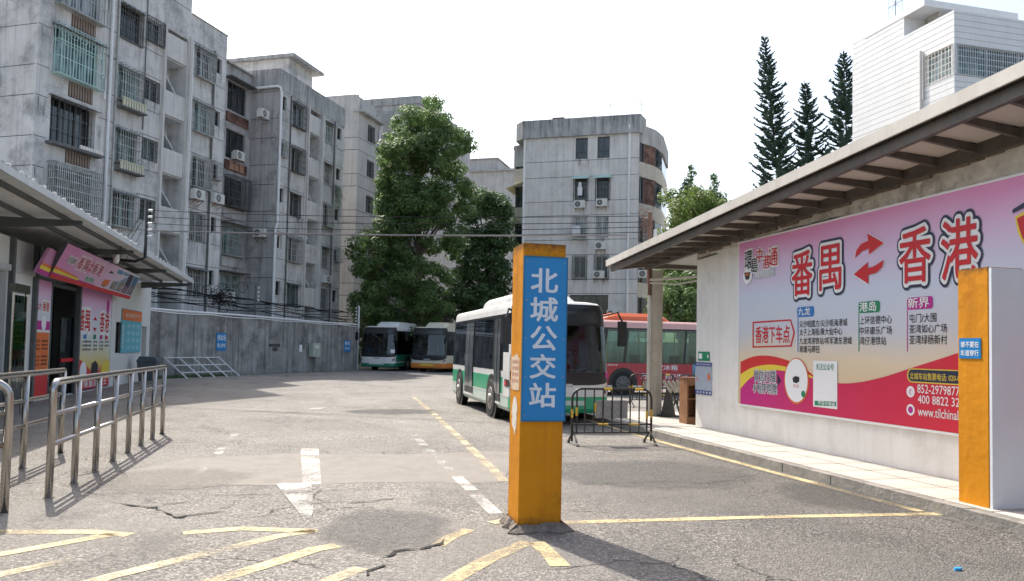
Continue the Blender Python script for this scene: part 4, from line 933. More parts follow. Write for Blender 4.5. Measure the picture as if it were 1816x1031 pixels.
# recess between the blocks: back wall 2.1 m in, with stacked enclosed balconies
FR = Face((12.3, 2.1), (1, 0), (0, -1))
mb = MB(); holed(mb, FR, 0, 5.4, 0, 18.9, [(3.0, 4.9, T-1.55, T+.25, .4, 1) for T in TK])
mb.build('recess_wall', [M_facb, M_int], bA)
slab_box(bA, 'recess_roof', 12.3, 17.69, 1.9, 3, 18.9, 19.0, M_facb, oA)
for k, T in enumerate(TK):
    window(bA, 15.3, 2.12, T-1.55, 1.9, 1.8, cols=3, split=.7 if k in (2, 1) else 0, fr='teal' if k in (1, 2) else ('dark' if k != 0 else 'alu'), pane='teal' if k in (1, 2) else 'dark', grille={3: .6, 2: .35, 1: .1}.get(k), sp=.12, gm=M_bard if k == 3 else M_bar)
    slab_box(bA, 'balcony_brickwork', 15.2, 17.4, 2.0, 2.095, T-2.3, T-1.72, M_brickp if k in (5, 4) else M_facb, oA)
    if k in (1, 2, 5): slab_box(bA, 'balcony_canopy', 14.9, 17.5, 1.5, 2.09, T+.32, T+.38, M_hood, oA)
mb = MB(); mb.box(0, .42, 0, .02, 0, .5); pm = mb.mesh('orange_panel', mat('orange_panel', (.36, .21, .14), .8, var=.15, scale=4, dirt_amt=.3))
for j in range(3): link('orange_panel', pm, bA, (15.6+j*.5, 1.97, TK[4]-2.25))

# ---------------------------------------------------------------- block B
oB = (17.7, 0)
bB = thing('apartment_building', 'middle grey apartment block with a flat roofed penthouse and a white corner drain pipe', 'building', LW(17.7, 0), RZ, 'grey apartment blocks along the yard')
C1 = (17.98, 18.53); C2 = (19.3, 20.6); SB = (21.25, 22.95); C3 = (23.6, 24.55); C4 = (25.25, 25.9)
holes = []
for z in [T+0.15 for T in TK]+[T-1.58 for T in TK]:
    for a, b in ((17.7, 21.1), (23.1, 26.3)): holes.append((a, b, z, z+.035, .03, 1))
for k, T in enumerate(TK):
    holes += [(*C1, T-.9, T, .25, 2), (*C2, T-1.55, T, .3, 2), (*C3, T-1.5, T, .3, 2), (*C4, T-.85, T, .25, 2)]
holes.append((*SB, .3, 17.85, 1.35, 3))
mb = MB(); holed(mb, FA, 17.7, 26.3, 0, 19.2, holes)
EB = Face((17.7, 12), (0, -1), (-1, 0))
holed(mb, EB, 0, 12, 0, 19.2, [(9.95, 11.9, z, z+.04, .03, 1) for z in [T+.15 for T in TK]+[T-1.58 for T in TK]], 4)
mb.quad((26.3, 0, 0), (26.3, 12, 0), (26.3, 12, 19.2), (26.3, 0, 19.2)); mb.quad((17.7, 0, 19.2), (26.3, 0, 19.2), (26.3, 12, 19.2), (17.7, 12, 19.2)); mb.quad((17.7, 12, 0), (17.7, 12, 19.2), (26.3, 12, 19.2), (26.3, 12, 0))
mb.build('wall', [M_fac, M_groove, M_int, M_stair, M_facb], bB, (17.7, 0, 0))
pb = MB(); pb.box(17.66, 26.34, -.04, -.003, 17.95, 19.3); pb.box(17.655, 17.695, -.04, 12, 17.95, 19.3); pb.build('parapet_band', M_dstain, bB, (17.7, 0, 0))
stair_bay(bB, *SB, oB)
for x in (21.17, 23.03): slab_box(bB, 'wall_fin', x-.07, x+.07, -.17, -.003, 0, 17.93, M_rail, oB)
# penthouse on the roof
ph = MB(); ph.box(20.2, 23.25, 1.0, 8.0, 19.2, 21.0); ph.build('penthouse', M_fac, bB, (17.7, 0, 0))
slab_box(bB, 'penthouse_roof', 19.9, 23.9, .45, 8.5, 21.0, 21.22, M_dstain, oB)
for k, T in enumerate(TK):
    for (a_, b_), zz in ((C1, .9), (C2, 1.55), (C3, 1.5), (C4, .85)): stain(bB, a_-.1, 0, T-zz, b_-a_+.2, 1.15, 0, oB)
    window(bB, C1[0], .05, T-.9, .55, .9, cols=1, fr='white' if k == 2 else 'dark', pane='dark', grille=.2 if k == 4 else None, off=oB, sp=.14)
    window(bB, C2[0], .05, T-1.55, 1.3, 1.55, cols=2, fr='white' if k == 2 else 'alu', pane=['teal', 'teal', 'dark', 'dark', 'dark', 'dark'][k], grille=.3 if k in (5, 4, 2) else .08, hood=1, off=oB, sp=.13, gm=M_bard if k != 2 else M_bar)
    window(bB, C3[0], .05, T-1.5, .95, 1.5, cols=2, fr='teal' if k == 5 else 'dark', pane='teal' if k == 5 else 'dark', grille=.35 if k == 3 else .06, hood=1 if k > 1 else False, off=oB, sp=.12)
    window(bB, C4[0], .05, T-.85, .65, .85, cols=1, fr='dark', pane='dark', grille=.45 if k == 2 else None, off=oB)
pipe(bB, [(17.5, 2.05, 18.05), (17.55, .1, 18.1), (17.62, -.12, 18.0), (17.72, -.14, 17.7), (17.72, -.14, 9.3), (17.6, -.1, 8.9), (17.6, -.1, 1.5)], .085, MATS['white_pvc'], oB)
for x, m_ in ((18.98, M_bard), (20.95, M_pvc), (24.75, M_bard), (25.0, M_pvc)): pipe(bB, [(x, -.08, 17.9), (x, -.08, 1.5)], .045, m_, oB)
# weeds rooted in the wall joint
M_leafd = None

# ---------------------------------------------------------------- block C and the ones behind the tree
oC = (31.9, 1.76)
bC = thing('apartment_building', 'pale grey apartment block with a jutting eave, half hidden by the tall tree', 'building', LW(*oC), RZ, 'grey apartment blocks along the yard')
M_facc = mat('render_block_c', (0.46, 0.45, 0.435), 0.9, var=0.10, scale=0.6, bump=0.25, bscale=14, streak=0.45, dirt=(0.16, 0.16, 0.165), dirt_amt=0.3)
TC = [20.4-3.02*k for k in range(7)]
FC = Face((31.9, 1.76), (1, 0), (0, -1))
holes = [(0, 3.9, z, z+.05, .03, 1) for T in TC for z in (T+.12-1.7, T-2.6)]+[(1.7, 2.95, T-1.4, T, .3, 2) for T in TC]
mb = MB(); holed(mb, FC, 0, 3.9, 0, 21.0, holes)
EC = Face((31.9, 12), (0, -1), (-1, 0)); holed(mb, EC, 0, 10.24, 0, 22.4, [(6, 10.2, z, z+.05, .03, 1) for T in TC for z in (T+.12-1.7, T-2.6)])
mb.quad((35.8, 1.76, 0), (35.8, 12, 0), (35.8, 12, 21), (35.8, 1.76, 21)); mb.box(32.0, 35.8, 2.15, 12, 21.0, 22.5)
mb.build('wall', [M_facc, M_groove, M_int], bC, (*oC, 0))
slab_box(bC, 'eave_slab', 31.75, 35.9, 1.3, 2.2, 20.95, 21.1, M_dstain, oC)
for T in TC: window(bC, 33.6, 1.8, T-1.4, 1.25, 1.4, cols=2, fr='alu', pane='dark', grille=.06, off=oC, gm=M_bard)
pipe(bC, [(35.9, 1.5, 21.2), (35.75, 1.55, 20.5), (35.6, 1.62, 20.2), (35.6, 1.62, 3)], .08, MATS['white_pvc'], oC)
# the block behind, running on past the tree
bE = thing('apartment_building', 'dark stained block end standing directly behind the tall tree', 'building', LW(38.0, 3.3), RZ, 'grey apartment blocks along the yard')
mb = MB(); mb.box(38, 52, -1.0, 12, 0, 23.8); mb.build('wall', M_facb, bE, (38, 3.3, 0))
slab_box(bE, 'parapet', 37.9, 52.1, -1.1, 12.1, 23.4, 24.1, M_dstain, (38, 3.3))
for k in range(7):
    for yy in (0.6, 2.6): window(bE, 37.99, yy, 21.5-3*k, 1.1, 1.4, R(-90), fr='alu', pane='dark', off=(38, 3.3), grille=.06)
oF = (75, 4)
bF = thing('apartment_building', 'distant pale block whose stepped roof shows between the two trees', 'building', LW(75, 4), RZ)
mb = MB(); mb.box(75, 88, 0.2, 14, 0, 26.0); mb.box(76, 86, 3.4, 9, 26.0, 28.0); mb.box(77, 90, -1.4, 0.2, 0, 24.0)
mb.build('wall', M_facc, bF, (75, 4, 0)); slab_box(bF, 'roof_slab', 74.6, 88.5, -.2, 14, 26.0, 26.25, M_dstain, oF); slab_box(bF, 'penthouse_roof', 75.8, 86, 3.2, 9.2, 28.0, 28.15, M_dstain, oF)
for k in range(6): window(bF, 74.99, 6.5, 23.3-3*k, 3.6, 1.9, R(-90), cols=4, fr='alu', pane='curt', off=oF); window(bF, 74.99, 1.6, 23.3-3*k, 1.1, 1.7, R(-90), cols=1, fr='alu', pane='dark', off=oF)
oG = (60, 11)

# ---------------------------------------------------------------- block D, end on
oD = (30.97, -17.0)
bD = thing('apartment_building', 'free standing grey block in the middle with two window columns and brick infilled corner bays', 'building', LW(30.97, -17.0), RZ)
FD = Face((30.97, -12.7), (0, -1), (-1, 0)); DW = 8.7
TD = [17.47, 14.42, 11.52, 8.57, 5.68]
holes = []
for T in TD:
    for z in (T+.12, T-1.72):
        if z < 17.55: holes.append((0.0, DW, z, z+.04, .03, 1))
uL, uR = 3.98, 5.62
for T in TD[:4]: holes += [(uL, uL+.92, T-1.6, T, .3, 2), (uR, uR+.92, T-1.6, T, .3, 2)]
holes.append((3.75, 6.6, 2.6, 5.72, .3, 2))
mb = MB(); holed(mb, FD, 0, DW, 0, 17.7, holes)
mb.box(31.0, 33.2, -21.39, -21.38, 0, 17.7); mb.box(33.2, 46, -20.6, -20.58, 0, 17.7); mb.box(31.0, 46, -12.72, -12.7, 0, 17.7); mb.box(30.97, 46, -21.4, -12.7, 17.7, 17.72)
mb.build('wall', [M_facd, M_groove, M_int], bD, (*oD, 0))
# overhanging chamfered parapet
par = [(30.75, -21.5), (30.75, -12.6), (31.5, -11.9), (46, -11.9), (46, -20.4), (33.3, -20.4), (32.3, -21.75)]
mb = MB(); mb.prism([(x, y, 17.6) for x, y in par], (0, 0, 1.35)); mb.build('parapet', M_dstain, bD, (*oD, 0))
for i, T in enumerate(TD[:4]):
    for j, u in enumerate((uL, uR)):
        stain(bD, 30.97, -12.7-u+.15, T-1.6, 1.2, 1.15, R(-90), oD, rust=(i+j) % 2 == 0)
        window(bD, 30.99, -12.7-u, T-1.6, .92, 1.6, R(-90), cols=2, split=.35 if i == 0 else 0, fr='dark' if i < 2 else 'alu', pane='dark' if i != 2 else 'curt', off=oD, grille={1: .12, 2: .28 if j == 0 else .1, 3: .12}.get(i), sp=.12, gm=M_bard if i != 2 else M_bar)
        if i == 1:
            mb = MB(); mb.prism([(30.93, -12.7-u-1.1, T+.12), (30.5, -12.7-u-1.1, T-.12), (30.5, -12.7-u-1.1, T-.09), (30.93, -12.7-u-1.1, T+.18)], (0, 1.28, 0)); mb.build('awning', mat('pale_green_awning', (.38, .55, .50), .5, var=.08), bD, (*oD, 0))
window(bD, 30.99, -12.7-3.75, 2.6, 2.85, 3.1, R(-90), cols=3, fr='dark', pane='dark', off=oD)
mb = MB(); mb.box(-.3, .3, -.34, -.32, .55, 1.2); mb.box(-.32, .32, -.36, -.31, 1.2, 1.23)
t = mb.build('hung_cloth', mat('pale_cloth', (.6, .62, .64), .9, var=.08), None, loc=LW(30.7, -16.95, 9.9-.35), rotz=RZ-R(90)); tag(t, 'pale folded cloth drying on the window cage beneath the green awnings', 'cloth')
# shirt hanging behind the window bars
mb = MB(); mb.prism([(-.16, 0, 0), (.16, 0, 0), (.18, 0, .55), (.1, 0, .72), (-.1, 0, .72), (-.18, 0, .55)], (0, .05, 0)); mb.prism([(-.12, 0, .74), (.12, 0, .74), (.1, 0, 1.0), (-.1, 0, 1.0)], (0, .04, 0))
t = mb.build('hanging_laundry', mat('white_cloth', (.7, .7, .72), .9, var=.1, scale=10), None, loc=LW(30.78, -17.1, 13.1), rotz=RZ-R(90)); tag(t, 'white clothes hanging in the window under the western green awning', 'laundry')
for u in (.07, 8.0): pipe(bD, [(30.8, -12.7-u, 18.2 if u > 1 else 17.5), (30.85, -12.7-u, 17.6), (30.87, -12.7-u, 17.3), (30.87, -12.7-u, 2)], .085, MATS['white_pvc'], oD)
# corner bays, east: brick infilled balconies floor by floor
bay = [(31.3, -21.41), (33.0, -22.35), (34.8, -22.75), (39.5, -22.75), (39.5, -21.41)]
def bayring(name, z0, z1, m, grow=0.0):
    mb = MB(); c = (35, -21.4); P = [((x-c[0])*(1+grow)+c[0], min(-21.405, (y-c[1])*(1+grow)+c[1])) for x, y in bay]
    mb.prism([(x, y, z0) for x, y in P], (0, 0, z1-z0)); return mb.build(name, m, bD, (*oD, 0))
M_creamb = mat('cream_band', (.46, .43, .37), .8, var=.1, streak=.4)
for i, T in enumerate(TD):
    bayring('bay_window_band', T-1.9, T-.05, M_pane, -.02)
    if i < 2:
        mb = MB(); mb.prism([(31.75, -21.64, T-1.9), (33.05, -22.40, T-1.9), (33.05, -22.40, T-.05), (31.75, -21.64, T-.05)], (.2, .2, 0)); mb.build('brick_panel', M_brickp, bD, (*oD, 0))
    bayring('bay_band', T-3.02+.02, T-1.9, M_creamb)
    if True:
        mb = MB(); x0, y0 = bay[1]; x1, y1 = bay[0]
        for t_ in (.0, .22, 1.0): mb.box(x1+(x0-x1)*t_-.05, x1+(x0-x1)*t_+.05, y1+(y0-y1)*t_-.06, y1+(y0-y1)*t_+.04, T-1.9, T-.05)
        mb.build('bay_post', M_darkf, bD, (*oD, 0))
bayring('bay_parapet', 16.95, 18.3, M_dstain, .05)
# west bays: stacked sunlit balconies
wb = [(32.3, -12.69), (32.6, -11.5), (34.4, -11.2), (38, -11.2), (38, -12.69)]
def wring(name, z0, z1, m, g=0.0):
    mb = MB(); P = [(x, y+g if y > -12 else y) for x, y in wb]; mb.prism([(x, y, z0) for x, y in P], (0, 0, z1-z0)); return mb.build(name, m, bD, (*oD, 0))
for i, T in enumerate(TD):
    wring('balcony_band', T-2.9, T-1.75, M_creamb); wring('balcony_glazing', T-1.75, T-.12, M_pane, -.12); wring('balcony_slab', T-.12, T+.06, M_dstain, .12)
    if i == 1: mb = MB(); mb.prism([(32.2, -12.6, T+.3), (31.9, -11.0, T-.35), (31.9, -11.0, T-.3), (32.2, -12.6, T+.36)], (2.6, 0, 0)); mb.build('plastic_awning', mat('yellow_awning', (.62, .58, .38), .6), bD, (*oD, 0))
wring('balcony_parapet', 15.9, 17.6, M_dstain, .05)
for k in range(9): stain(bD, 30.75, -12.6-k*.98, 18.95, .9, 1.15, R(-90), oD)
for k in range(9): stain(bB, 17.7+k*.95, -.04, 19.3, .9, 1.15, 0, oB)
for k in range(2): stain(bB, 17.655, 2-k*1.0, 19.3, .9, 1.15, R(-90), oB)
# roof clutter and the television aerials
slab_box(bD, 'roof_hatch', 31.2, 32.4, -15.7, -14.8, 18.95, 19.2, M_brickp, oD)
mb = MB()
p0 = (31.2, -19.2); p1 = (31.3, -21.5)
for p in (p0, p1): mb.tube([(p[0], p[1], 18.9), (p[0], p[1], 20.05)], .025, 5)
mb.tube([(31.2, -19.0, 19.9), (31.3, -21.7, 19.97)], .02, 5); mb.tube([(31.2, -19.1, 19.75), (31.3, -21.6, 19.8)], .02, 5)
for k in range(12): yv = -19.1-k*.22; mb.tube([(30.9, yv, 19.9), (31.5, yv, 19.93)], .012, 4)
mb.tube([(31.2, -17.6, 18.9), (31.2, -18.3, 19.25)], .02, 5); mb.tube([(31.2, -18.4, 18.9), (31.2, -17.5, 19.3)], .02, 5)
t = mb.build('roof_aerial', M_bar, None, loc=(0, 0, 0)); t.matrix_world = Matrix.Translation(A0) @ Matrix.Rotation(RZ, 4, 'Z'); tag(t, 'rusty horizontal aerial frame on the roof of the middle block', 'aerial')

# air conditioners
ac(-.01, 2.3, 12.25, R(-90), 'air conditioner on the blank end wall of the nearest block, cut by the picture edge')
ac(17.0, .9, 15.85, 0, 'white air conditioner high in the dark gap between the two nearest blocks')
ac(16.1, 1.98, 13.0, 0, 'dirty air conditioner below the second window of the dark gap between the nearest blocks')
ac(9.95, -.01, 9.25, 0, 'white air conditioner under the barred window beside the twin waste pipes of the nearest block')
ac(11.6, -.01, 9.35, 0, 'white air conditioner at the far corner of the nearest grey block')
ac(17.69, .9, 8.35, R(-90), 'air conditioner on the blank end wall of the middle block beside the green windows')
ac(24.0, -.01, 6.0, 0, 'round faced air conditioner near the far end of the middle block, above a ledge')
ac(15.6, 1.95, 4.2, 0, 'small white air conditioner standing low in the dark gap window')
def acD(px, py, label):
    d = ray(px, py); P = A0+e1*30.97; t = (P-Vector((0, 0, CZ))).dot(e1)/d.dot(e1); q = Vector((0, 0, CZ))+d*t
    ac(30.96, -(q-A0).dot(e2), q.z-.3, R(-90), label)
acD(1029, 364, 'air conditioner under the white laundry window of the middle block')
acD(1068, 361, 'dirty air conditioner under the eastern green awning window')
acD(1066, 437, 'white air conditioner alone between barred windows of the middle block')
acD(1063, 488, 'air conditioner covering the foot of the lowest scrolled grille')
acD(1087, 557, 'air conditioner just above the orange roofed red bus')
acD(1143, 487, 'air conditioner at the block corner beside the shed column')

# ---------------------------------------------------------------- white tiled block to the east
WX, WY = 29.96, 30.92
M_wt = mat('white_wall_tile', (0.70, 0.70, 0.69), 0.35, var=0.04, scale=1.0, streak=.2, dirt=(.45, .44, .42))
M_wtg = mat('tile_joint', (0.40, 0.40, 0.40), .8)
bW = thing('apartment_building', 'white tiled apartment block with a wrap around corner window above the ticket hall roof', 'building', (WX, WY, 0))
WL = 7.45; FW = Face((WX, WY+WL), (0, -1), (-1, 0)); FS = Face((WX, WY), (1, 0), (0, -1))
gl = [14.0+k*.31 for k in range(20)]
def nogap(zs, a, b, z0, z1, u0, u1):
    out = []
    for z in zs:
        if z0-.03 < z < z1: out += [(u0, a, z, z+.022, .02, 1), (b, u1, z, z+.022, .02, 1)]
        else: out.append((u0, u1, z, z+.022, .02, 1))
    return [h for h in out if h[1]-h[0] > .05]
mb = MB()
z1 = 18.8
holed(mb, FW, 0, 4.1, 0, 20.1, [(0, 4.09, z, z+.022, .02, 1) for z in gl])
holed(mb, FW, 4.1, WL, 0, z1, nogap([z for z in gl if z < z1-.05], 5.6, 7.35, 15.62, 17.15, 4.11, WL-.01)+[(5.6, 7.35, 15.62, 17.15, .3, 2)])
holed(mb, FS, 0, 16, 0, z1, nogap([z for z in gl if z < z1-.05], .1, 8.0, 15.6, 17.12, 0.01, 16)+[(.1, 8.0, 15.6, 17.12, .3, 2)])
mb.quad((WX, WY, z1), (WX+16, WY, z1), (WX+16, WY+WL, z1), (WX, WY+WL, z1)); mb.quad((WX, WY+WL, 0), (WX, WY+WL, 20.1), (WX+16, WY+WL, 20.1), (WX+16, WY+WL, 0)); mb.quad((WX, WY+3.35, z1), (WX+6, WY+3.35, z1), (WX+6, WY+3.35, 20.1), (WX, WY+3.35, 20.1))
mb.build('wall', [M_wt, M_wtg, M_int], bW, (WX, WY, 0))
mb = MB(); mb.box(WX-.02, WX+6, WY+1.9, WY+6.4, 19.85, 20.2); mb.build('roof_canopy', M_wt, bW, (WX, WY, 0))
mb = MB(); mb.box(WX+1.2, WX+1.4, WY+2.2, WY+3.0, z1, 19.85); mb.box(WX+1.3, WX+4, WY+3.2, WY+3.33, z1, 19.85); mb.build('roof_room', M_creamb, bW, (WX, WY, 0))
window(bW, WX+.02, WY+WL-5.6, 15.62, 1.75, 1.53, R(-90), cols=2, fr='white', pane='teal', grille=.05, sp=.2, off=(WX, WY), hs=5, gm=M_white)
for k in range(4): window(bW, WX+.1+k*1.975, WY+.02, 15.6, 1.97, 1.52, 0, cols=2, fr='alu', pane=('teal', 'dark', 'dark', 'teal')[k], grille=.05, sp=.14, off=(WX, WY), hs=5, gm=M_alu)
pipe(bW, [(WX-.08, WY+WL-5.35, 17.5), (WX-.08, WY+WL-5.35, 8)], .07, M_pvc, (WX, WY)); pipe(bW, [(WX-.08, WY+WL-5.5, 17.3), (WX-.08, WY+WL-5.5, 14.9)], .04, M_pvc, (WX, WY))
pa = gx(1588, 10, WX+.3)
mb = MB(); mb.tube([(0, 0, -1.2), (0, 0, 1.3)], .02, 5); mb.tube([(-.0, -.55, .05), (0, .55, .05)], .012, 4)
for a in range(6): t_ = a*math.pi/3; mb.tube([(0, 0, .1), (0, math.cos(t_)*.5, .1+math.sin(t_)*.32)], .012, 4)
for yv in (-.5, .5): mb.tube([(0, yv, -.8), (0, yv, .6)], .012, 4)
t = mb.build('roof_aerial', M_bard, None, loc=(pa.x, pa.y, pa.z)); tag(t, 'star shaped aerial mast on the roof of the white tiled block', 'aerial')

# ================================================================== RETAINING WALL
M_ret = mat('retaining_concrete', (0.29, 0.285, 0.275), 0.92, var=0.35, scale=1.1, bump=0.7, bscale=7, streak=0.75, sr=(.47, .66), dirt=(0.05, 0.052, 0.05), dirt_amt=0.75)
rw = thing('retaining_wall', 'long stained concrete yard wall with a white pipe along its top', 'wall', LW(-2, -4.0), RZ)
mb = MB(); mb.box(-2, 21.6, -4.0, -3.75, 0, 2.95); mb.build('wall_face', M_ret, rw, (-2, -4.0, 0))
mb = MB(); mb.tube([(-2, -3.95, 3.03), (4, -3.95, 3.0), (10, -3.96, 3.04), (16, -3.95, 3.0), (21.6, -3.95, 3.03)], .05, 6); mb.build('white_pipe', MATS['white_pvc'], rw, (-2, -4, 0))
mb = MB(); P = [(-2+k*.6, -4.06, 2.93-.05*abs(math.sin(k*.45))) for k in range(40)]; mb.tube(P, .022, 5); mb.build('sagging_cable', MATS['white_pvc'], rw, (-2, -4, 0))
mb = MB(); mb.box(11.4, 12.45, -4.012, -4.002, 1.45, 1.62); mb.box(11.75, 12.2, -4.012, -4.002, 1.22, 1.42); mb.build('wall_recess', M_int, rw, (-2, -4, 0))
def rwsign(x0, x1, z0, z1, label, rows):
    t = thing('wall_sign', label, 'sign', LW(x0, -4.02, z0), RZ)
    mb = MB(); mb.box(0, x1-x0, -.015, 0, 0, z1-z0); mb.build('plate', M_blue, t); h = z1-z0
    for k, s in enumerate(rows):
        mb = MB(); a, b = ((.55, .9), (.18, .42))[k]; put_text(mb, lambda u, n, z: (u, -.016-n, z), s, .06, x1-x0-.06, h*a, h*b, .002, bold=.01); mb.build('lettering', K_white, t)
rwsign(6.95, 7.7, 1.22, 2.08, 'blue parking notice with two rows of white writing above the leaning frame', ('停车场', '禁止停车'))
rwsign(19.75, 20.6, 1.22, 1.95, 'blue notice at the far end of the yard wall beside the parked buses', ('停车', '注意安全'))
t = thing('meter_box', 'pale green metal meter box on the yard wall', 'meter box', LW(15.85, -4.05, .9), RZ)
mb = MB(); mb.box(-.42, .42, -.28, 0, 0, .82); mb.build('casing', mat('meter_green', (.40, .45, .38), .5, var=.1, dirt_amt=.4), t); mb = MB(); mb.box(-.2, .25, -.29, -.281, .5, .7); mb.build('label_plate', M_acw, t)
mb = MB(); mb.tube([(.1, -.06, 0), (.1, -.06, -.88)], .03, 6); mb.build('conduit', M_bard, t)
t = thing('paper_notice', 'small white paper notice beside the meter box', 'notice', LW(14.4, -4.03, 1.2), RZ); mb = MB(); mb.box(0, .3, -.01, 0, 0, .4); mb.build('sheet', K_white, t)
# leaning welded frame
t = thing('welded_frame', 'white welded steel grid leaning on the yard wall', 'frame', LW(3.3, -5.1, 0), RZ)
def lf(u, h): return (u+h*(-.30), h*1.02, h*.92)     # leans back to the wall, sheared like the photo
M_wst = mat('white_steel', (.68, .70, .72), .45, var=.05)
W0 = 3.75
for k in range(5): mb = MB(); u = .35+k*W0/4; mb.bar(lf(u, 0), lf(u-.02, 1.0), .05); mb.build('upright', M_wst, t)
for h in (.28, .62, .98): mb = MB(); mb.bar(lf(.35, h), lf(.35+W0, h), .045); mb.build('rail', M_wst, t)
# weeds and litter along the foot of the wall
M_weed = mat('weed_green', (.055, .10, .03), .8, var=.5, scale=8)
mb = MB()
for k in range(1500):
    x = random.uniform(2.4, 7.6) if random.random() < .7 else random.uniform(1, 21); y = -4.02-abs(random.gauss(0, .22)); h = random.uniform(.04, .2)*(1 if x < 8 else .5)
    dx, dy = random.uniform(-.05, .05), random.uniform(-.05, .05); mb.poly([(x-.01, y, 0), (x+.012, y, 0), (x+dx, y+dy, h)])
o = struct(mb.build('weeds', M_weed, None), 'stuff'); o.matrix_world = Matrix.Translation(A0) @ Matrix.Rotation(RZ, 4, 'Z')
# yard pole and short masts at the wall end
t = thing('utility_pole', 'thin dark pole with insulators standing on the yard wall', 'pole', LW(10.5, -3.9, 0), RZ)
mb = MB(); mb.tube([(0, 0.2, 0), (0, .2, 4.75)], .045, 6); mb.build('pole', M_bard, t)
for k in range(4): mb = MB(); mb.tube([(.08, .1, 3.85+k*.22), (.08, .1, 3.97+k*.22)], .05, 6); mb.build('insulator', M_acw, t)
t = thing('pole_pair', 'twin poles, one white and one dark, at the far end of the yard wall', 'poles', LW(21.75, -3.9, 0), RZ)
mb = MB(); mb.tube([(.15, 0, 0), (.15, 0, 4.3)], .06, 8); mb.build('white_pole', MATS['white_pvc'], t)
mb = MB(); mb.tube([(-.12, 0, 0), (-.12, 0, 4.5)], .05, 8); mb.build('dark_pole', M_bard, t)
for k in range(5): mb = MB(); mb.tube([(-.25, 0, 3.2+k*.22), (-.25, 0, 3.3+k*.22)], .05, 6); mb.build('insulator', M_acw, t)
# messy cable bundle that runs along behind the wall
def sag(a, b, s, n=14): a = Vector(a); b = Vector(b); return [a.lerp(b, k/n)-Vector((0, 0, 4*s*(k/n)*(1-k/n))) for k in range(n+1)]
M_wire = mat('black_cable', (.02, .02, .022), .95, spec=.05)
for k in range(7):
    mb = MB(); za = 3.75+random.uniform(-.3, .35); pts = []
    for j in range(30):
        x = -1+j*.78; pts.append((x, -3.2+random.uniform(-.1, .1), za-.01*j+.06*math.sin(j*.9+k)+random.uniform(-.03, .03)))
    mb.tube(pts, random.uniform(.012, .028), 5); o = mb.build('cable', M_wire); o.matrix_world = Matrix.Translation(A0) @ Matrix.Rotation(RZ, 4, 'Z')
    tag(o, 'black telephone cable in the tangle hung behind the yard wall', 'cable', 'black cables tangled behind the yard wall')
mb = MB()
for k in range(40):
    c = Vector((8.3+random.gauss(0, .55), -3.15+random.uniform(-.15, .15), 3.9+random.gauss(0, .22))); r_ = random.uniform(.1, .3)
    mb.tube([c+Vector((math.cos(q*.9)*r_*1.5, random.uniform(-.05, .05), math.sin(q*.9)*r_)) for q in range(8)], .014, 4)
o = mb.build('cable_coils', M_wire); o.matrix_world = Matrix.Translation(A0) @ Matrix.Rotation(RZ, 4, 'Z'); struct(o, 'stuff')

# ================================================================== WEST SHED WITH THE TICKET SHOP
WS = -6.9; WE = 35.2; EVX = -5.0
def evz(y): return 4.33-(y-13.8)*0.0137
M_wpan = mat('shed_panel', (.66, .665, .65), .55, var=.04, scale=.8, streak=.2, dirt=(.4, .4, .38), dirt_amt=.15)
M_dgrey = mat('dark_grey_steel', (.09, .10, .10), .5, var=.15, dirt_amt=.2)
M_corr = mat('corrugated_roof', (.60, .62, .63), .45, var=.08, streak=.2, metal=.2)
M_sofw = mat('shed_soffit', (.78, .78, .74), .7, var=.08, scale=1)
so2 = (WS, 13.0, 0)
s2 = thing('shop_building', 'white panel ticket shop with a wide metal canopy and a pink tilted banner', 'building', so2)
FWs = Face((WS, 4.0), (0, 1), (1, 0))
mb = MB()
holed(mb, FWs, 0, 31.2, 0, 3.9, [(17.55, 25.0, 0.02, 3.25, 1.8, 1), (25.6, 26.6, 1.15, 2.25, .15, 1), (29.7, 30.6, 0.0, 2.2, .5, 1), (2, 15.7, 0.5, 3.1, .25, 1)])
mb.quad((WS, WE, 0), (WS, WE, 3.9), (-13, WE, 3.9), (-13, WE, 0)); mb.quad((-13, 4, 0), (-13, WE, 0), (-13, WE, 3.9), (-13, 4, 3.9))
mb.build('wall', [M_wpan, M_int], s2, so2)
mb = MB(); mb.prism([(EVX, 3, evz(3)), (-13, 3, evz(3)), (-13, 35.35, evz(35.35)-.0), (EVX, 33.4, evz(33.4))], (0, 0, .05)); rf2 = mb.build('roof_deck', M_sofw, s2, so2)
mb = MB(); n_ = 150
for k in range(n_):
    y0 = 3+k*30.4/n_; y1 = y0+30.4/n_; z0 = evz(y0)+.055; h = .02
    mb.quad((EVX+.02, y0, z0), (-13, y0, z0), (-13, (y0+y1)/2, z0+h), (EVX+.02, (y0+y1)/2, z0+h)); mb.quad((EVX+.02, (y0+y1)/2, z0+h), (-13, (y0+y1)/2, z0+h), (-13, y1, z0), (EVX+.02, y1, z0))
mb.build('corrugated_sheet', M_corr, s2, so2)
mb = MB(); mb.prism([(EVX, 3, evz(3)-.08), (EVX, 3, evz(3)+.05), (EVX, 33.4, evz(33.4)+.05), (EVX, 33.4, evz(33.4)-.08)], (.03, 0, 0)); mb.build('gutter_edge', M_corr, s2, so2)
cl = MB(); cl.box(-.025, .025, -.025, .025, 0, .06); clm = cl.mesh('roof_clip', M_white)
for k in range(50): link('roof_clip', clm, s2, (EVX-WS+.0, 5+k*.57-13.0, evz(5+k*.57)+.05))
for x in (-5.45, -6.2): mb = MB(); mb.prism([(x, 3, evz(3)-.10), (x, 3, evz(3)-.003), (x, 33.4, evz(33.4)-.003), (x, 33.4, evz(33.4)-.10)], (.05, 0, 0)); mb.build('purlin', M_dgrey, s2, so2)
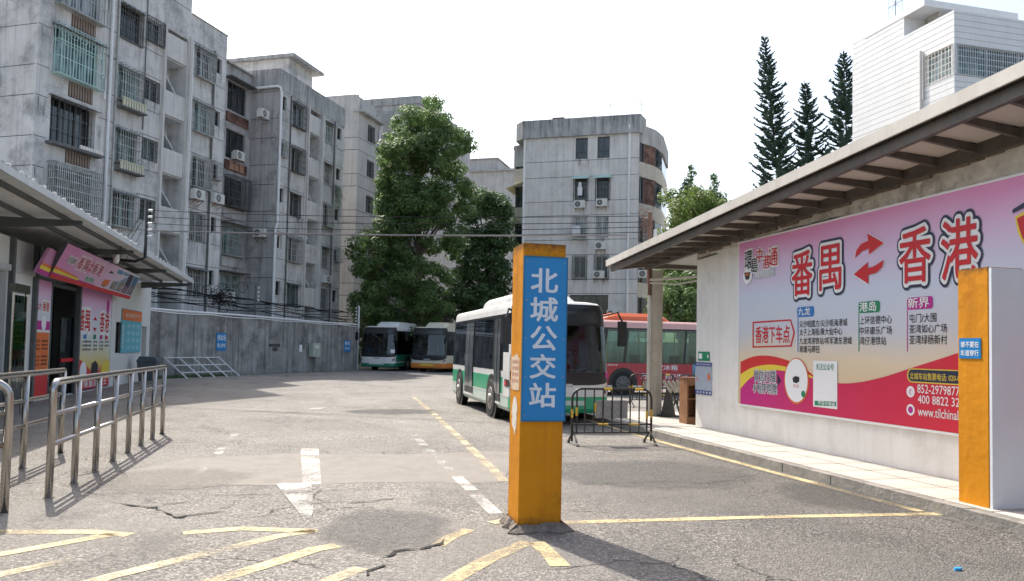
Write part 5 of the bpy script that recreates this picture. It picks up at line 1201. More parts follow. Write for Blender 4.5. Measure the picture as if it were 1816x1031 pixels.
for y in (13.6, 18.4, 23.2, 28.0, 33.2):
    mb = MB(); mb.prism([(WS+.003, y, evz(y)-.36), (WS+.003, y, evz(y)-.105), (EVX-.06, y, evz(y)-.105), (EVX-.06, y, evz(y)-.2)], (0, .09, 0)); mb.build('bracket_beam', M_dgrey, s2, so2)
for y in (14.0, 19.85, 21.4, 25.05): mb = MB(); mb.box(WS-.02, WS+.1, y-.07, y+.07, 0, 3.9); mb.build('post', M_dgrey, s2, so2)
mb = MB(); mb.box(WS+.003, WS+.06, 14.0, 21.33, 3.12, 3.26); mb.build('head_rail', M_alu, s2, so2)
# glazed office beyond the rails
for y0, y1 in ((14.1, 17.0), (17.05, 19.75), (19.95, 21.3)):
    mb = MB(); mb.box(WS-.24, WS-.22, y0, y1, .55, 3.08); mb.build('office_glass', M_panet, s2, so2)
mb = MB(); mb.box(WS-.1, WS+.02, 14.05, 21.3, 0, .5); mb.build('office_plinth', M_dgrey, s2, so2)
# fluorescent tubes under the canopy
t = thing('tube_light', 'bare twin fluorescent tube fixed under the shop canopy', 'light', (-5.55, 15.5, evz(15.5)-.12))
mb = MB(); mb.box(-.07, .07, -1.6, 1.6, .03, .12); mb.build('housing', M_acw, t)
for x in (-.04, .04): mb = MB(); mb.tube([(x, -1.55, .01), (x, 1.55, .01)], .016, 6); mb.build('tube', M_white, t)
# ticket shop front : posters, doorway, window film
def fp(px, py): p = gx(px, py, WS); return p.y, p.z
KP = grad_mat('poster_print', [(0.0, (.45, .02, .08)), (.16, (.5, .05, .12)), (.24, (.7, .55, .16)), (.45, (.64, .66, .58)), (.7, (.66, .68, .76)), (.85, (.74, .5, .68)), (1, (.68, .28, .5))], 2, 0.05, 3.1)
def shop_poster(y0, y1, z0, z1, name='window_poster'):
    mb = MB(); mb.box(WS-.05, WS-.03, y0, y1, z0, z1); return mb.build(name, KP, s2, so2)
PWs = lambda u, n, z: (WS-.029+n, u, z)
# narrow poster by the post (south of the door)
shop_poster(21.5, 22.85, .06, 3.1)
def ptext(s, u0, u1, z0, z1, m, vertical=False, bold=.015, outl=None, n=.004):
    """vertical lettering on the shop glass reads down; u runs north so characters are set per glyph"""
    L = list(s)
    for i, ch in enumerate(L):
        if vertical: a, b, c, d = u0, u1, z1-(i+1)*(z1-z0)/len(L)*1.0+.01, z1-i*(z1-z0)/len(L)-.01
        else: a, b, c, d = u0+i*(u1-u0)/len(L), u0+(i+.92)*(u1-u0)/len(L), z0, z1
        if outl:
            mb = MB(); put_text(mb, PWs, ch, a-.03, b+.03, c-.03, d+.03, n, outline=.1); mb.build('lettering_outline', outl, s2, so2)
        mb = MB(); put_text(mb, PWs, ch, a, b, c, d, n+.008, bold=bold); mb.build('lettering', m, s2, so2)
def prect(y0, y1, z0, z1, m, n=.003, name='print_block'): mb = MB(); mb.box(WS-.029, WS-.029+n, y0, y1, z0, z1); mb.build(name, m, s2, so2)
ptext('香港', 22.2, 22.7, 2.3, 2.55, K_red, outl=K_white); ptext('⇄', 21.8, 22.1, 2.3, 2.5, K_red)
prect(21.55, 22.8, .75, 1.75, K_ora); prect(21.55, 22.8, .08, .72, K_swr); prect(21.5, 22.85, 1.78, 1.80, K_white); prect(21.52, 22.82, 1.82, 2.05, K_mag)
for z in (1.5, 1.4, 1.3, 1.1, 1.0, .9): ptext('香港九龙', 21.65, 22.1, z, z+.06, K_black); ptext('粤港快线', 22.25, 22.7, z, z+.06, K_black)
mb = MB(); mb.poly([PWs(22.35+.18*math.cos(a*.4), .006, 2.0+.2*math.sin(a*.4)) for a in range(16)]); mb.build('code_disc', K_white, s2, so2)
# large poster north of the door
y0p, y1p = 25.2, 29.2
shop_poster(y0p, y1p, .06, 3.22)
ptext('番禺', 25.35, 26.55, 1.85, 2.5, K_red, outl=K_white); ptext('香港', 27.6, 28.8, 1.85, 2.5, K_red, outl=K_white)
for z, s in ((2.22, 1), (1.98, -1)):
    mb = MB(); mb.poly([PWs(26.85 if s > 0 else 27.3, .006, z), PWs(27.08, .006, z+.12*s), PWs(27.3 if s > 0 else 26.85, .006, z)][::1]); mb.build('arrow', K_red, s2, so2)
for u, m_ in ((25.9, K_blue), (26.95, K_green), (27.7, K_mag), (28.35, K_red)): prect(u, u+.3, 1.62, 1.76, m_, .004, 'district_label')
for j, z in enumerate((1.5, 1.38, 1.26)):
    ptext('尖沙咀圆方海港', 25.75, 26.7, z, z+.07, K_black); ptext('上环信德', 26.9, 27.4, z, z+.07, K_black); ptext('屯门大围', 27.65, 28.1, z, z+.07, K_black)
    if j < 2: ptext('深圳机场', 28.3, 28.8, z, z+.07, K_black)
ptext('下车点', 25.25, 25.6, 1.3, 1.5, K_red)
mb = MB(); mb.poly([PWs(*q) for q in [(25.2, .002, .1), (25.2, .002, .95), (25.6, .002, 1.0), (26.2, .002, .85), (27.2, .002, .45), (28.3, .002, .7), (28.9, .002, .9), (29.2, .002, .8), (29.2, .002, .1)]]); mb.build('red_swoosh', K_swr, s2, so2)
mb = MB(); mb.poly([PWs(*q) for q in [(27.9, .004, .55), (28.3, .004, .85), (28.8, .004, .95), (29.15, .004, .75), (28.9, .004, .5)]]); mb.build('yellow_swoosh', K_yel, s2, so2)
mb = MB(); mb.poly([PWs(26.0+.36*math.cos(a*.4), .006, .62+.3*math.sin(a*.4)) for a in range(16)]); mb.build('code_disc', K_white, s2, so2)
mb = MB(); mb.poly([PWs(*q) for q in [(26.8, .008, .5), (26.9, .008, .85), (27.3, .008, .93), (27.6, .008, .8), (27.55, .008, .45)]]); mb.build('coach_picture', K_black, s2, so2)
prect(26.75, 27.6, .38, .5, K_red, .01, 'coach_picture'); ptext('粤港直通巴士', 25.5, 28.8, .12, .32, K_white)
mb = MB()
for a in range(14): t_ = a/14*6.283; mb.disc
mb.poly([PWs(28.55+.16*math.cos(a*.45), .006, 2.72+.26*math.sin(a*.45)) for a in range(14)]); mb.build('emblem_disc', K_mag, s2, so2)
# doorway frame and doors in shadow
for y in (22.9, 25.12): mb = MB(); mb.box(WS-.1, WS-.02, y-.05, y+.05, 0, 3.1); mb.build('door_frame', M_dgrey, s2, so2)
mb = MB(); mb.box(WS-.1, WS-.02, 22.95, 25.07, 3.0, 3.1); mb.build('door_frame', M_dgrey, s2, so2)
gl_door = glass_mat('door_glass', (.5, .55, .55), .6)
mb = MB(); mb.box(WS-.09, WS-.07, 23.9, 25.05, .05, 2.2); d_ = mb.build('door', gl_door, s2, so2); mb = MB(); mb.box(WS-.06, WS-.03, 23.9, 25.0, .95, 1.05); mb.build('push_bar', K_red, d_, so2)
mb = MB(); mb.box(WS-1.5, WS-1.4, 23.0, 24.6, 0, 1.1); mb.build('counter', M_facb, s2, so2)
# tiled-sheet price board
py0, py1 = fp(216, 545)[0], fp(250, 600)[0]
t = thing('price_board', 'orange and teal notice board on the white end wall of the ticket shop', 'notice board', (WS+.03, 30.25, 1.15))
mb = MB(); mb.box(-.02, .01, 0, 3.15, 0, 1.62); mb.build('board_panel', K_teal, t); mb = MB(); mb.box(.011, .014, 0.02, 3.13, 1.2, 1.6); mb.build('orange_heading', K_ora, t)
TP = lambda u, n, z: (.0145+n, u, z)
mb = MB(); put_text(mb, TP, '番禺粤港汽车', .5, 2.8, 1.3, 1.48, .001, bold=.01); mb.build('heading_lettering', mat('faded_ink', (.6, .5, .42), .8), t)
mb = MB(); put_text(mb, TP, '直通车服务', .08, .36, .15, 1.1, .001); mb.build('side_lettering', K_white, t)
for i in range(3):
    for j in range(4): mb = MB(); mb.box(.011, .013, .8+i*.75, 1.3+i*.75, .12+j*.27, .27+j*.27); mb.build('price_panel', flat('pale_teal', (.25, .52, .6)), t)
t = thing('litter_bin', 'grey lidded wheeled litter bin behind the far end of the steel rail', 'bin', (-6.25, 31.9, 0))
mb = MB(); mb.prism([(-.26, -.3, .08), (.26, -.3, .08), (.34, -.38, .82), (-.34, -.38, .82)], (0, .66, 0)); mb.build('bin_body', mat('bin_grey', (.07, .09, .11), .5, var=.1), t)
mb = MB(); mb.prism([(-.36, -.42, .82), (.38, -.42, .82), (.3, -.42, 1.0), (-.25, -.42, 1.02)], (0, .74, 0)); mb.build('bin_lid', MATS['bin_grey'], t)
# tilted banner box below the canopy
bn = thing('banner', 'long pink banner tilted outwards over the ticket shop doorway', 'banner', (-6.5, 21.1, 3.05))
tb = [gx(121, 432, -5.95), gx(249, 490.6, -5.95), gx(229, 531.4, -6.5), gx(87, 492, -6.5)]
LB = Vector((-6.5, 21.1, 3.05)); TBv = [p-LB for p in tb]
O_ = TBv[3]; U_ = TBv[2]-TBv[3]; V_ = TBv[0]-TBv[3]; V2 = TBv[1]-TBv[2]; N_ = U_.cross(V_).normalized()
if N_.x < 0: N_ = -N_
UL = U_.length; VL = 1.0
def BN(u, n, z):
    """u 0..1 along, z 0..1 up the banner face"""
    p = O_+U_*u+(V_*(1-u)+V2*u)*z+N_*n; return (p.x, p.y, p.z)
mb = MB(); mb.quad(BN(0, 0, 0), BN(1, 0, 0), BN(1, 0, 1), BN(0, 0, 1), 0); mb.quad(BN(0, -.12, 0), BN(0, -.12, 1), BN(1, -.12, 1), BN(1, -.12, 0), 1); mb.quad(BN(0, 0, 0), BN(0, 0, 1), BN(0, -.12, 1), BN(0, -.12, 0), 1); mb.quad(BN(1, 0, 0), BN(1, -.12, 0), BN(1, -.12, 1), BN(1, 0, 1), 1); mb.quad(BN(0, 0, 1), BN(1, 0, 1), BN(1, -.12, 1), BN(0, -.12, 1), 1)
mb.build('banner_face', [grad_mat('banner_print', [(0, (.62, .24, .46)), (.45, (.70, .45, .62)), (.75, (.66, .66, .72)), (1, (.6, .63, .7))], 1, .3, 8.5), M_dgrey], bn)
def brect(name, u0, u1, z0, z1, m, n=.004, z0b=None, z1b=None): mb = MB(); mb.quad(BN(u0, n, z0), BN(u1, n, z0 if z0b is None else z0b), BN(u1, n, z1 if z1b is None else z1b), BN(u0, n, z1)); mb.build(name, m, bn)
brect('red_band', 0, 1, 0, .12, K_swr, .004, 0, .15); brect('magenta_band', 0, .45, .12, .2, K_mag, .005, .13, .15)
brect('orange_band', 0, .24, .27, .34, K_ora, .006, .2, .24); brect('yellow_band', 0, .26, .17, .27, K_yel, .007, .14, .2)
for k, (u, m_, m2) in enumerate(((.64, (.10, .25, .42), (.28, .25, .22)), (.73, (.16, .30, .45), (.30, .27, .24)), (.82, (.03, .03, .06), (.25, .16, .2)), (.91, (.06, .16, .30), (.22, .2, .2)))):
    brect('picture', u, u+.082, .18, .92, flat('picture_sky%d' % k, m_), .005); brect('picture_skyline', u+.003, u+.079, .19, .5, mat('picture_city%d' % k, m2, .6, var=.8, scale=9), .008, .19, .62 if k % 2 else .42)
for ch, u in (('番', .17), ('禺', .235), ('香', .34), ('港', .405)):
    mb = MB(); put_text(mb, BN, ch, u-.004, u+.056, .44, .86, .006, outline=.1); mb.build('title_outline', flat('pale_pink', (.72, .55, .62)), bn); mb = MB(); put_text(mb, BN, ch, u, u+.052, .47, .83, .016, bold=.01); mb.build('title_lettering', flat('faded_red', (.5, .10, .16)), bn)
mb = MB(); put_text(mb, BN, '⇄', .297, .335, .45, .8, .01, bold=.02); mb.build('title_arrow', K_red, bn)
mb = MB(); put_text(mb, BN, '环岛中港通', .07, .145, .52, .74, .008, outline=.08); mb.build('company_outline', K_white, bn); mb = MB(); put_text(mb, BN, '环岛中港通', .073, .142, .54, .72, .014); mb.build('company_lettering', K_black, bn)
mb = MB(); put_text(mb, BN, '售票处', .31, .42, .19, .36, .008, outline=.08); mb.build('office_outline', flat('pale_mint', (.55, .65, .6)), bn); mb = MB(); put_text(mb, BN, '售票处', .312, .418, .2, .35, .014); mb.build('office_lettering', K_green, bn)
mb = MB(); mb.poly([BN(*q) for q in [(.52, .006, .22), (.53, .006, .62), (.555, .006, .78), (.6, .006, .74), (.605, .006, .3), (.57, .006, .18)]]); mb.build('coach_picture', K_black, bn)
mb = MB(); mb.poly([BN(*q) for q in [(.522, .009, .24), (.528, .009, .44), (.603, .009, .48), (.604, .009, .3), (.57, .009, .2)]]); mb.build('coach_picture', K_ora, bn)
# folded return of the banner
q = [gx(90, 440, -6.25), gx(112, 452, -6.25), gx(88, 492, -6.52), gx(65, 482.5, -6.52)]
t = thing('banner', 'short pink return panel tucked behind the end of the long banner', 'banner', q[3]); L_ = [p-q[3] for p in q]
def RN(u, n, z): p = L_[3]*(1-u)*(1-z)+L_[2]*u*(1-z)+L_[0]*(1-u)*z+L_[1]*u*z+Vector((n, -n*.3, 0)); return tuple(p)
mb = MB(); mb.prism([RN(0, 0, 0), RN(1, 0, 0), RN(1, 0, 1), RN(0, 0, 1)], (-.08, 0, 0)); mb.build('banner_face', flat('return_pink', (.52, .22, .40)), t)
for a, b, m_ in ((0, .16, K_mag), (.16, .3, K_yel), (.3, .4, K_ora)): mb = MB(); mb.quad(RN(0, .01, a), RN(1, .01, a), RN(1, .01, b), RN(0, .01, b)); mb.build('colour_band', m_, t)
# route board stand
M_ss = mat('stainless_steel', (.42, .395, .365), .24, var=.05, metal=1.0, scale=6)
t = thing('route_board', 'tall stainless steel route board with a green timetable beside the shop glass', 'route board', (-5.95, 17.35, 0), R(0))
for y in (0, .72): mb = MB(); mb.tube([(0, y, 0), (0, y, 2.62)], .03, 8); mb.build('post', M_ss, t)
mb = MB(); mb.box(-.06, .06, -.03, .75, 2.5, 2.68); mb.build('header', M_ss, t)
mb = MB(); mb.box(-.03, .03, .04, .68, .55, 2.45); mb.build('case', glass_mat('case_glass', (.5, .55, .5), .5), t)
mb = MB(); mb.box(-.01, .01, .08, .64, 1.35, 2.05); tt = mb.build('timetable', flat('timetable_green', (.07, .24, .06)), t)
mb = MB(); mb.box(-.01, .01, .1, .62, 2.08, 2.3); mb.build('map_sheet', K_grey, t); mb = MB(); mb.box(-.01, .01, .08, .64, 1.15, 1.33); mb.build('notice_strip', flat('dull_red', (.3, .12, .1)), t)
for z in (1.5, 1.62, 1.74, 1.86): mb = MB(); mb.box(.011, .013, .12, .6, z, z+.012); mb.build('timetable_line', K_yel, t)
t = thing('camera_dome', 'small white round camera under the shop canopy', 'camera', (-5.5, 23.3, evz(23.3)-.36)); mb = MB(); mb.tube([(0, 0, -.12), (0, 0, -.02), (0, 0, .16)], .07, 10, radii=[.05, .085, .07]); mb.build('housing', M_white, t)

# ================================================================== STAINLESS RAILS
def arc(c, r_, a0, a1, n, f): return [f(c[0]+r_*math.cos(a0+(a1-a0)*k/n), c[1]+r_*math.sin(a0+(a1-a0)*k/n)) for k in range(n+1)]
def rail(label, x, y0, y1, n, loops=True):
    t = thing('steel_rail', label, 'railing', (x, y0, 0), 0, 'stainless steel queue rails by the ticket shop')
    L = y1-y0; r_ = .036; c = .09
    pts = [(0, 0, 0), (0, 0, 1.14-c)]+[(0, c-c*math.cos(k*math.pi/10), 1.14-c+c*math.sin(k*math.pi/10)) for k in range(1, 5)]+[(0, c, 1.14), (0, L-.03, 1.14)]
    mb = MB(); mb.tube(pts, r_, 12); mb.build('top_rail', M_ss, t, smooth=True)
    for k in range(1, n): mb = MB(); mb.tube([(0, L*k/(n-1)-(.03 if k == n-1 else 0), 0), (0, L*k/(n-1)-(.03 if k == n-1 else 0), 1.12)], .036, 12); mb.build('post', M_ss, t, smooth=True)
    for z in (.52, .82): mb = MB(); mb.tube([(0, 0, z), (0, L, z)], .022, 10); mb.build('cross_rail', M_ss, t, smooth=True)
    for k in range(n): mb = MB(); mb.tube([(0, L*k/(n-1), 0), (0, L*k/(n-1), .012)], .05, 12); mb.build('base_collar', M_ss, t)
    return t
rail('nearest full length stainless rail whose eight posts throw a ladder shadow on the concrete', -2.52, 8.5, 14.2, 8)
rail('stainless rail standing behind, between the long rail and the shop', -3.4, 7.6, 11.9, 4)
t = thing('steel_rail', 'stainless rail with a rounded corner post, nearest the camera and cut by the picture edge', 'railing', (-2.68, 7.85, 0), 0, 'stainless steel queue rails by the ticket shop')
pts = [(0, 0, 0), (0, 0, 1.02)]+[(-.15+.15*math.cos(k*math.pi/12), -.15*.3*(1-math.cos(k*math.pi/12)), 1.02+.15*math.sin(k*math.pi/12)) for k in range(1, 7)]+[(-1.6, -.5, 1.17)]
mb = MB(); mb.tube(pts, .037, 12); mb.build('top_rail', M_ss, t, smooth=True)
for z in (.6, .88): mb = MB(); mb.tube([(0, 0, z), (-1.6, -.5, z)], .026, 10); mb.build('cross_rail', M_ss, t, smooth=True)
mb = MB(); mb.tube([(-1.5, -.47, 0), (-1.5, -.47, 1.17)], .037, 12); mb.build('post', M_ss, t, smooth=True)
mb = MB(); mb.tube([(-.75, -.235, 0), (-.75, -.235, 1.17)], .037, 12); mb.build('post', M_ss, t, smooth=True)

# ================================================================== BUSES
G_bus = glass_mat('bus_glass', (.34, .40, .40), .30, .02)
G_wind = glass_mat('windscreen_glass', (.45, .50, .50), .45, .02)
M_tyre = mat('tyre', (.018, .018, .018), .85, var=.2, scale=20)
M_rim = mat('wheel_rim', (.36, .34, .31), .5, var=.2, scale=10, metal=.6, dirt_amt=.5)
M_blk = mat('black_trim', (.016, .016, .018), .35, var=.2)
M_seat = mat('seat_plastic', (.10, .16, .22), .6)
M_inner = mat('bus_interior', (.22, .22, .21), .8)
M_lamp = mat('headlight_lens', (.45, .47, .5), .1, var=.1, metal=.3)
def paint(name, c): return mat('bus_paint_'+name, c, .28, var=.04, scale=1.2, streak=.16, dirt=(.25, .23, .2), dirt_amt=.15)
P_white = paint('white', (.74, .73, .70)); P_green = paint('green', (.015, .36, .17)); P_mint = paint('mint', (.55, .66, .58)); P_cream = paint('cream', (.66, .62, .48)); P_orange = paint('orange', (.62, .20, .03))
P_dgreen = paint('dark_green', (.01, .20, .12)); P_red = paint('crimson', (.42, .03, .045)); P_pink = paint('pink', (.62, .36, .33)); P_orr = paint('orange_red', (.72, .13, .03))
def bus(label, loc, rz, L, W_, H, sch, doors=(), win=(), wheels=(), front=True, hue='white', mask=1.0, seats=True, wl=.98, glass=None):
    glass = glass or G_bus
    t = thing('bus', label, 'bus', loc, rz); D = .42; hw = W_/2
    prof = [(.26, .05), (.34, .0), (1.1, .0), (wl, .0), (1.7, .02), (H-.28, .05), (H-.16, .065), (H-.08, .09), (H-.03, .15), (H, .30)]
    prof.sort()
    def ins(z):
        for (a, b), (c, d) in zip(prof[:-1], prof[1:]):
            if a <= z <= c: return b+(d-b)*((z-a)/max(1e-6, c-a))
        return prof[0][1] if z < prof[0][0] else prof[-1][1]
    def P(s, z, n=0.0):
        i = ins(z); h = hw-i+n; f = i*.9-n+(0.10*max(0, z-1.0) if z > 1 else 0); yb = L-i*.5+n
        if s <= 1: return (-h, (L-.12)+(f+D-(L-.12))*s, z)
        if s <= 2:
            a = (s-1.5)*math.pi; sx = math.copysign(abs(math.sin(a))**.55, math.sin(a)); cy = abs(math.cos(a))**.55
            return (h*sx, f+D*(1-cy), z)
        if s <= 3: return (h, f+D+((L-.12)-(f+D))*(s-2), z)
        a = (s-3); k = 8; x = h*math.cos(a*math.pi); sx = math.copysign(abs(math.cos(a*math.pi))**.3, math.cos(a*math.pi)); return (h*sx, (L-.12)+(yb-(L-.12))*abs(math.sin(a*math.pi))**.3, z)
    def sy(y, right=True): q = (L-.12-y)/(L-.12-D); return q if right else 3-q
    def strip_(name, s0, s1, z0, z1, m, n=0.0, parent=None, smooth=True):
        zf0 = z0 if callable(z0) else (lambda s: z0); zf1 = z1 if callable(z1) else (lambda s: z1)
        S = [s0]
        for b in range(1, 5):
            lo, hi = max(s0, b-1), min(s1, b)
            if hi <= lo: continue
            k = 22 if b in (2,) else (10 if b == 4 else 3); k = max(1, int(math.ceil(k*(hi-lo)))); S += [lo+(hi-lo)*j/k for j in range(1, k+1)]
        za, zb = min(zf0(s) for s in S), max(zf1(s) for s in S); Zs = sorted({z for z, _ in prof if za+.02 < z < zb-.02})
        mb = MB()
        for a, b in zip(S[:-1], S[1:]):
            Z = [None]+Zs+[None]
            for j in range(len(Z)-1):
                def zz(q, s): v = (zf0(s) if q == 0 else zf1(s)) if Z[q] is None else Z[q]; return min(max(v, zf0(s)), zf1(s))
                mb.quad(P(a, zz(j, a) if Z[j] is not None or j == 0 else 0, n), P(b, zz(j, b), n), P(b, (zf1(b) if j+1 == len(Z)-1 else zz(j+1, b)), n), P(a, (zf1(a) if j+1 == len(Z)-1 else zz(j+1, a)), n))
        return mb.build(name, m, parent or t)
    w0, w1 = wl+.12, H-.28
    for z0, z1, m in sch: strip_('body_band', 0, 4, z0, z1, m)
    # roof shell
    strip_('roof', 0, 4, w1, H-.001, P_white if hue in ('white', 'mint') else (P_cream if hue == 'cream' else P_pink))
    rp = [P(s/10, H, 0) for s in range(0, 40)]; mb = MB(); mb.poly([(x, y, H) for x, y, z in rp][::-1]); mb.build('roof_top', P_white if hue in ('white', 'mint') else (P_cream if hue == 'cream' else P_pink), t)
    # window band: panes and black pillars, each side
    def side(right, items):
        ys = sorted(items); last = D+.05
        for a, b in ys:
            if a-last > .015: sa, sb = sorted((sy(last, right), sy(a, right))); strip_('window_pillar', sa, sb, w0, w1, M_blk, .002)
            sa, sb = sorted((sy(a, right), sy(b, right))); strip_('window', sa, sb, w0+.0, w1-.06, glass, .004); strip_('window_top_frame', sa, sb, w1-.06, w1, M_blk, .002)
            last = b
        sa, sb = sorted((sy(last, right), sy(L-.12, right))); strip_('window_pillar', sa, sb, w0, w1, M_blk, .002)
    side(True, win); side(False, win)
    strip_('rear_window', 3.0, 4.0, w0, w1, M_blk, .001)
    # doors
    for a, b, right in doors:
        sa, sb = sorted((sy(a, right), sy(b, right)))
        dd = strip_('door', sa, sb, .42, w1-.02, M_blk, .012); ya, yb = a+.05, b-.05
        mid = (a+b)/2
        for c, d in ((a+.04, mid-.025), (mid+.025, b-.04)):
            sa, sb = sorted((sy(c, right), sy(d, right))); o = strip_('door_glass', sa, sb, .58, w1-.1, mat('door_pane', (.09, .10, .10), .08, var=.4, scale=1.5, spec=.8), .018, parent=dd)
        strip_('door_step', *sorted((sy(a, right), sy(b, right))), .36, .41, P_white, .014, parent=dd)
    # front: windscreen, destination box, lower mask
    def dip(s): q = (s-1.5)/.5; return wl-.02-.34*mask*(1-abs(q)**2.2)
    strip_('windscreen', 1.06, 1.94, wl+.12, H-.52, G_wind, .006)
    strip_('windscreen_mask', 1.04, 1.96, dip, wl+.13, M_blk, .008)
    strip_('destination_box', 1.03, 1.97, H-.53, H-.07, M_blk, .012)
    strip_('destination_display', 1.28, 1.72, H-.46, H-.22, mat('display_dark', (.04, .045, .045), .15), .018)
    for a, b in ((1.0, 1.06), (1.94, 2.0)): strip_('corner_post', a, b, wl+.1, H-.5, M_blk if hue != 'mint' else P_white, .003)
    for s0, s1 in ((1.06, 1.22), (1.78, 1.94)):
        hl = strip_('headlight', s0, s1, lambda s, a=s0, b=s1: .60+.10*abs((s-1.5)/.44), lambda s, a=s0, b=s1: .72+.12*abs((s-1.5)/.44), M_blk, .012)
        c = (s0+s1)/2; strip_('headlight_lens', c-.05, c+.05, .65, .79, M_lamp, .018, parent=hl)
    strip_('number_plate', 1.43, 1.57, .42, .52, K_yel if hue == 'cream' else P_mint, .012)
    strip_('badge', 1.485, 1.515, .80, .87, M_lamp, .014)
    for x0, x1 in ((-.3, -.75), (.2, .75)):
        mb = MB(); mb.bar((x0*hw, .04, wl+.10), (x1*hw, .10, wl+.42), .022); mb.build('wiper', M_blk, t)
    # under-body, interior
    mb = MB(); mb.box(-hw+.08, hw-.08, .45, L-.15, .24, .42); mb.build('chassis', M_blk, t)
    mb = MB(); mb.box(-hw+.1, hw-.1, .5, L-.2, .43, .5); mb.build('cabin_floor', M_inner, t)
    if seats:
        sm = MB(); sm.box(-.19, .19, 0, .4, .3, .37); sm.box(-.19, .19, .36, .42, .3, .95); sme = sm.mesh('seat', M_seat)
        y = 2.2
        while y < L-.9:
            for x in (-hw+.35, -hw+.78, hw-.35): link('seat', sme, t, (x, y, .5))
            y += .85
        for y in (1.1, 2.6, 4.1, 5.6):
            for x in (-.32, .32):
                if y < L-1: mb = MB(); mb.tube([(x, y, .5), (x, y, H-.15)], .018, 6); mb.build('grab_pole', mat('grab_pole_yellow', (.5, .4, .05), .4), t)
        mb = MB(); mb.box(.2, .7, .55, .75, .9, 1.15); mb.tube([(.45, .95, 1.1), (.45, 1.0, 1.16)], .22, 14); mb.build('dashboard', M_blk, t)
    # wheels
    for y in wheels:
        for sgn in (-1, 1):
            x = sgn*hw
            mb = MB(); mb.poly([(x+sgn*.006, y+.56*math.cos(a*math.pi/14), .44+.56*math.sin(a*math.pi/14)) for a in range(-5, 20)]); mb.build('wheel_arch', M_blk, t)
            w = MB(); w.tube([(x-sgn*.20, y, .44), (x-sgn*.16, y, .44), (x-sgn*.0, y, .44), (x+sgn*.03, y, .44)], .44, 28, radii=[.40, .44, .44, .40]); o = w.build('wheel', M_tyre, t)
            w = MB(); w.tube([(x+sgn*.0, y, .44), (x+sgn*.036, y, .44)], .27, 24, radii=[.27, .26]); w.tube([(x+sgn*.02, y, .44), (x+sgn*.075, y, .44)], .1, 14, radii=[.12, .085]); w.build('rim', M_rim if hue != 'pink' else mat('dull_rim', (.12, .12, .115), .6, var=.3), o)
            w = MB()
            for k in range(8): a = k*math.pi/4; w.disc((x+sgn*.038, y+math.cos(a)*.18, .44+math.sin(a)*.18), (sgn, 0, 0), .028, 8)
            w.build('rim_hole', M_blk, o)
    # mirrors
    for sgn in (-1, 1):
        mb = MB(); mb.tube([(sgn*(hw-.1), .25, H-.3), (sgn*(hw+.12), .02, H-.22), (sgn*(hw+.2), -.06, H-.42)], .022, 6); m_ = mb.build('mirror_arm', M_blk, t)
        mb = MB(); mb.prism([(sgn*(hw+.10), -.05, H-.95), (sgn*(hw+.28), -.02, H-.95), (sgn*(hw+.28), -.02, H-.42), (sgn*(hw+.10), -.05, H-.42)], (0, -.1, 0)); mb.build('mirror', M_blk, m_)
    return t, P, strip_, sy
def pod(t, y0, y1, x, H, h, m):
    mb = MB(); Y = [y0, y0+.35, y0+.6, y1-.5, y1-.25, y1]; K = [0, .75, 1, 1, .7, 0]
    prev = None
    for y, k in zip(Y, K):
        w = x*(.86+.14*k); c = [(-w, H-.02), (-w*.97, H+h*k*.55), (-w*.8, H+h*k), (0, H+h*k*1.05), (w*.8, H+h*k), (w*.97, H+h*k*.55), (w, H-.02)]
        cur = [(a, y, b) for a, b in c]
        if prev:
            for q in range(6): mb.quad(prev[q], prev[q+1], cur[q+1], cur[q])
        prev = cur
    return mb.build('roof_pod', m, t)
# big white and green bus nearest the camera
SCH = [(.26, .60, P_mint), (.60, .96, P_green), (.96, 1.11, P_white)]
tb1, PB, STR, SYF = bus('white and green city bus standing behind the yellow gate pillar', (4.97, 15.3, 0), 0, 7.4, 2.14, 2.62, SCH,
    doors=((1.15, 1.8, True), (4.22, 5.35, True)), win=((.55, 1.1), (2.0, 3.05), (3.1, 4.15), (5.4, 6.2), (6.25, 7.15)), wheels=(2.02, 6.1), hue='mint', mask=.35)
pod(tb1, 1.1, 5.2, .72, 2.62, .24, P_white)
STR('front_bumper', 1.0, 2.0, .26, .60, P_green, .010)
STR('front_panel', 1.0, 2.0, .60, .98, P_white, .004)
STR('corner_panel', .93, 1.03, .56, 1.5, P_white, .010); STR('corner_panel', 1.97, 2.05, .56, 1.35, P_white, .010)
STR('corner_lamp', .955, 1.02, .78, .93, M_blk, .02); STR('corner_lamp', .96, .985, .80, .90, K_red, .026)
STR('waist_pinstripe', 0, .93, .575, .605, P_white, .006)
# lower front stickers
STR('front_sticker', 1.80, 1.9, 1.0, 1.12, K_mag, .014)
# two buses parked far back
SC2 = [(.26, .62, P_dgreen), (.62, 1.0, P_dgreen), (1.0, 1.11, P_dgreen)]
t2, P2, ST2, _ = bus('dark green and white bus parked at the back next to the yard wall', (3.75, 51.3, 0), R(-30), 8.4, 2.45, 2.95, SC2, doors=((1.2, 2.0, True),), win=((.6, 1.25), (1.3, 2.5), (2.6, 3.9), (4.0, 5.3), (5.4, 6.7), (6.8, 8.1)), wheels=(2.3, 6.6), hue='white', mask=.15)
pod(t2, 1.3, 5.2, .82, 2.95, .34, P_white)
ST2('front_panel', 1.0, 2.0, .50, 1.02, P_white, .006); ST2('front_bumper', 1.0, 2.0, .26, .50, P_dgreen, .008); ST2('side_pinstripe', 2.0, 3.0, .56, .62, P_white, .008)
ST2('windscreen_paper', 1.72, 1.9, 1.2, 1.42, K_white, .02)
SC3 = [(.26, .60, P_orange), (.60, .98, P_cream), (.98, 1.11, P_cream)]
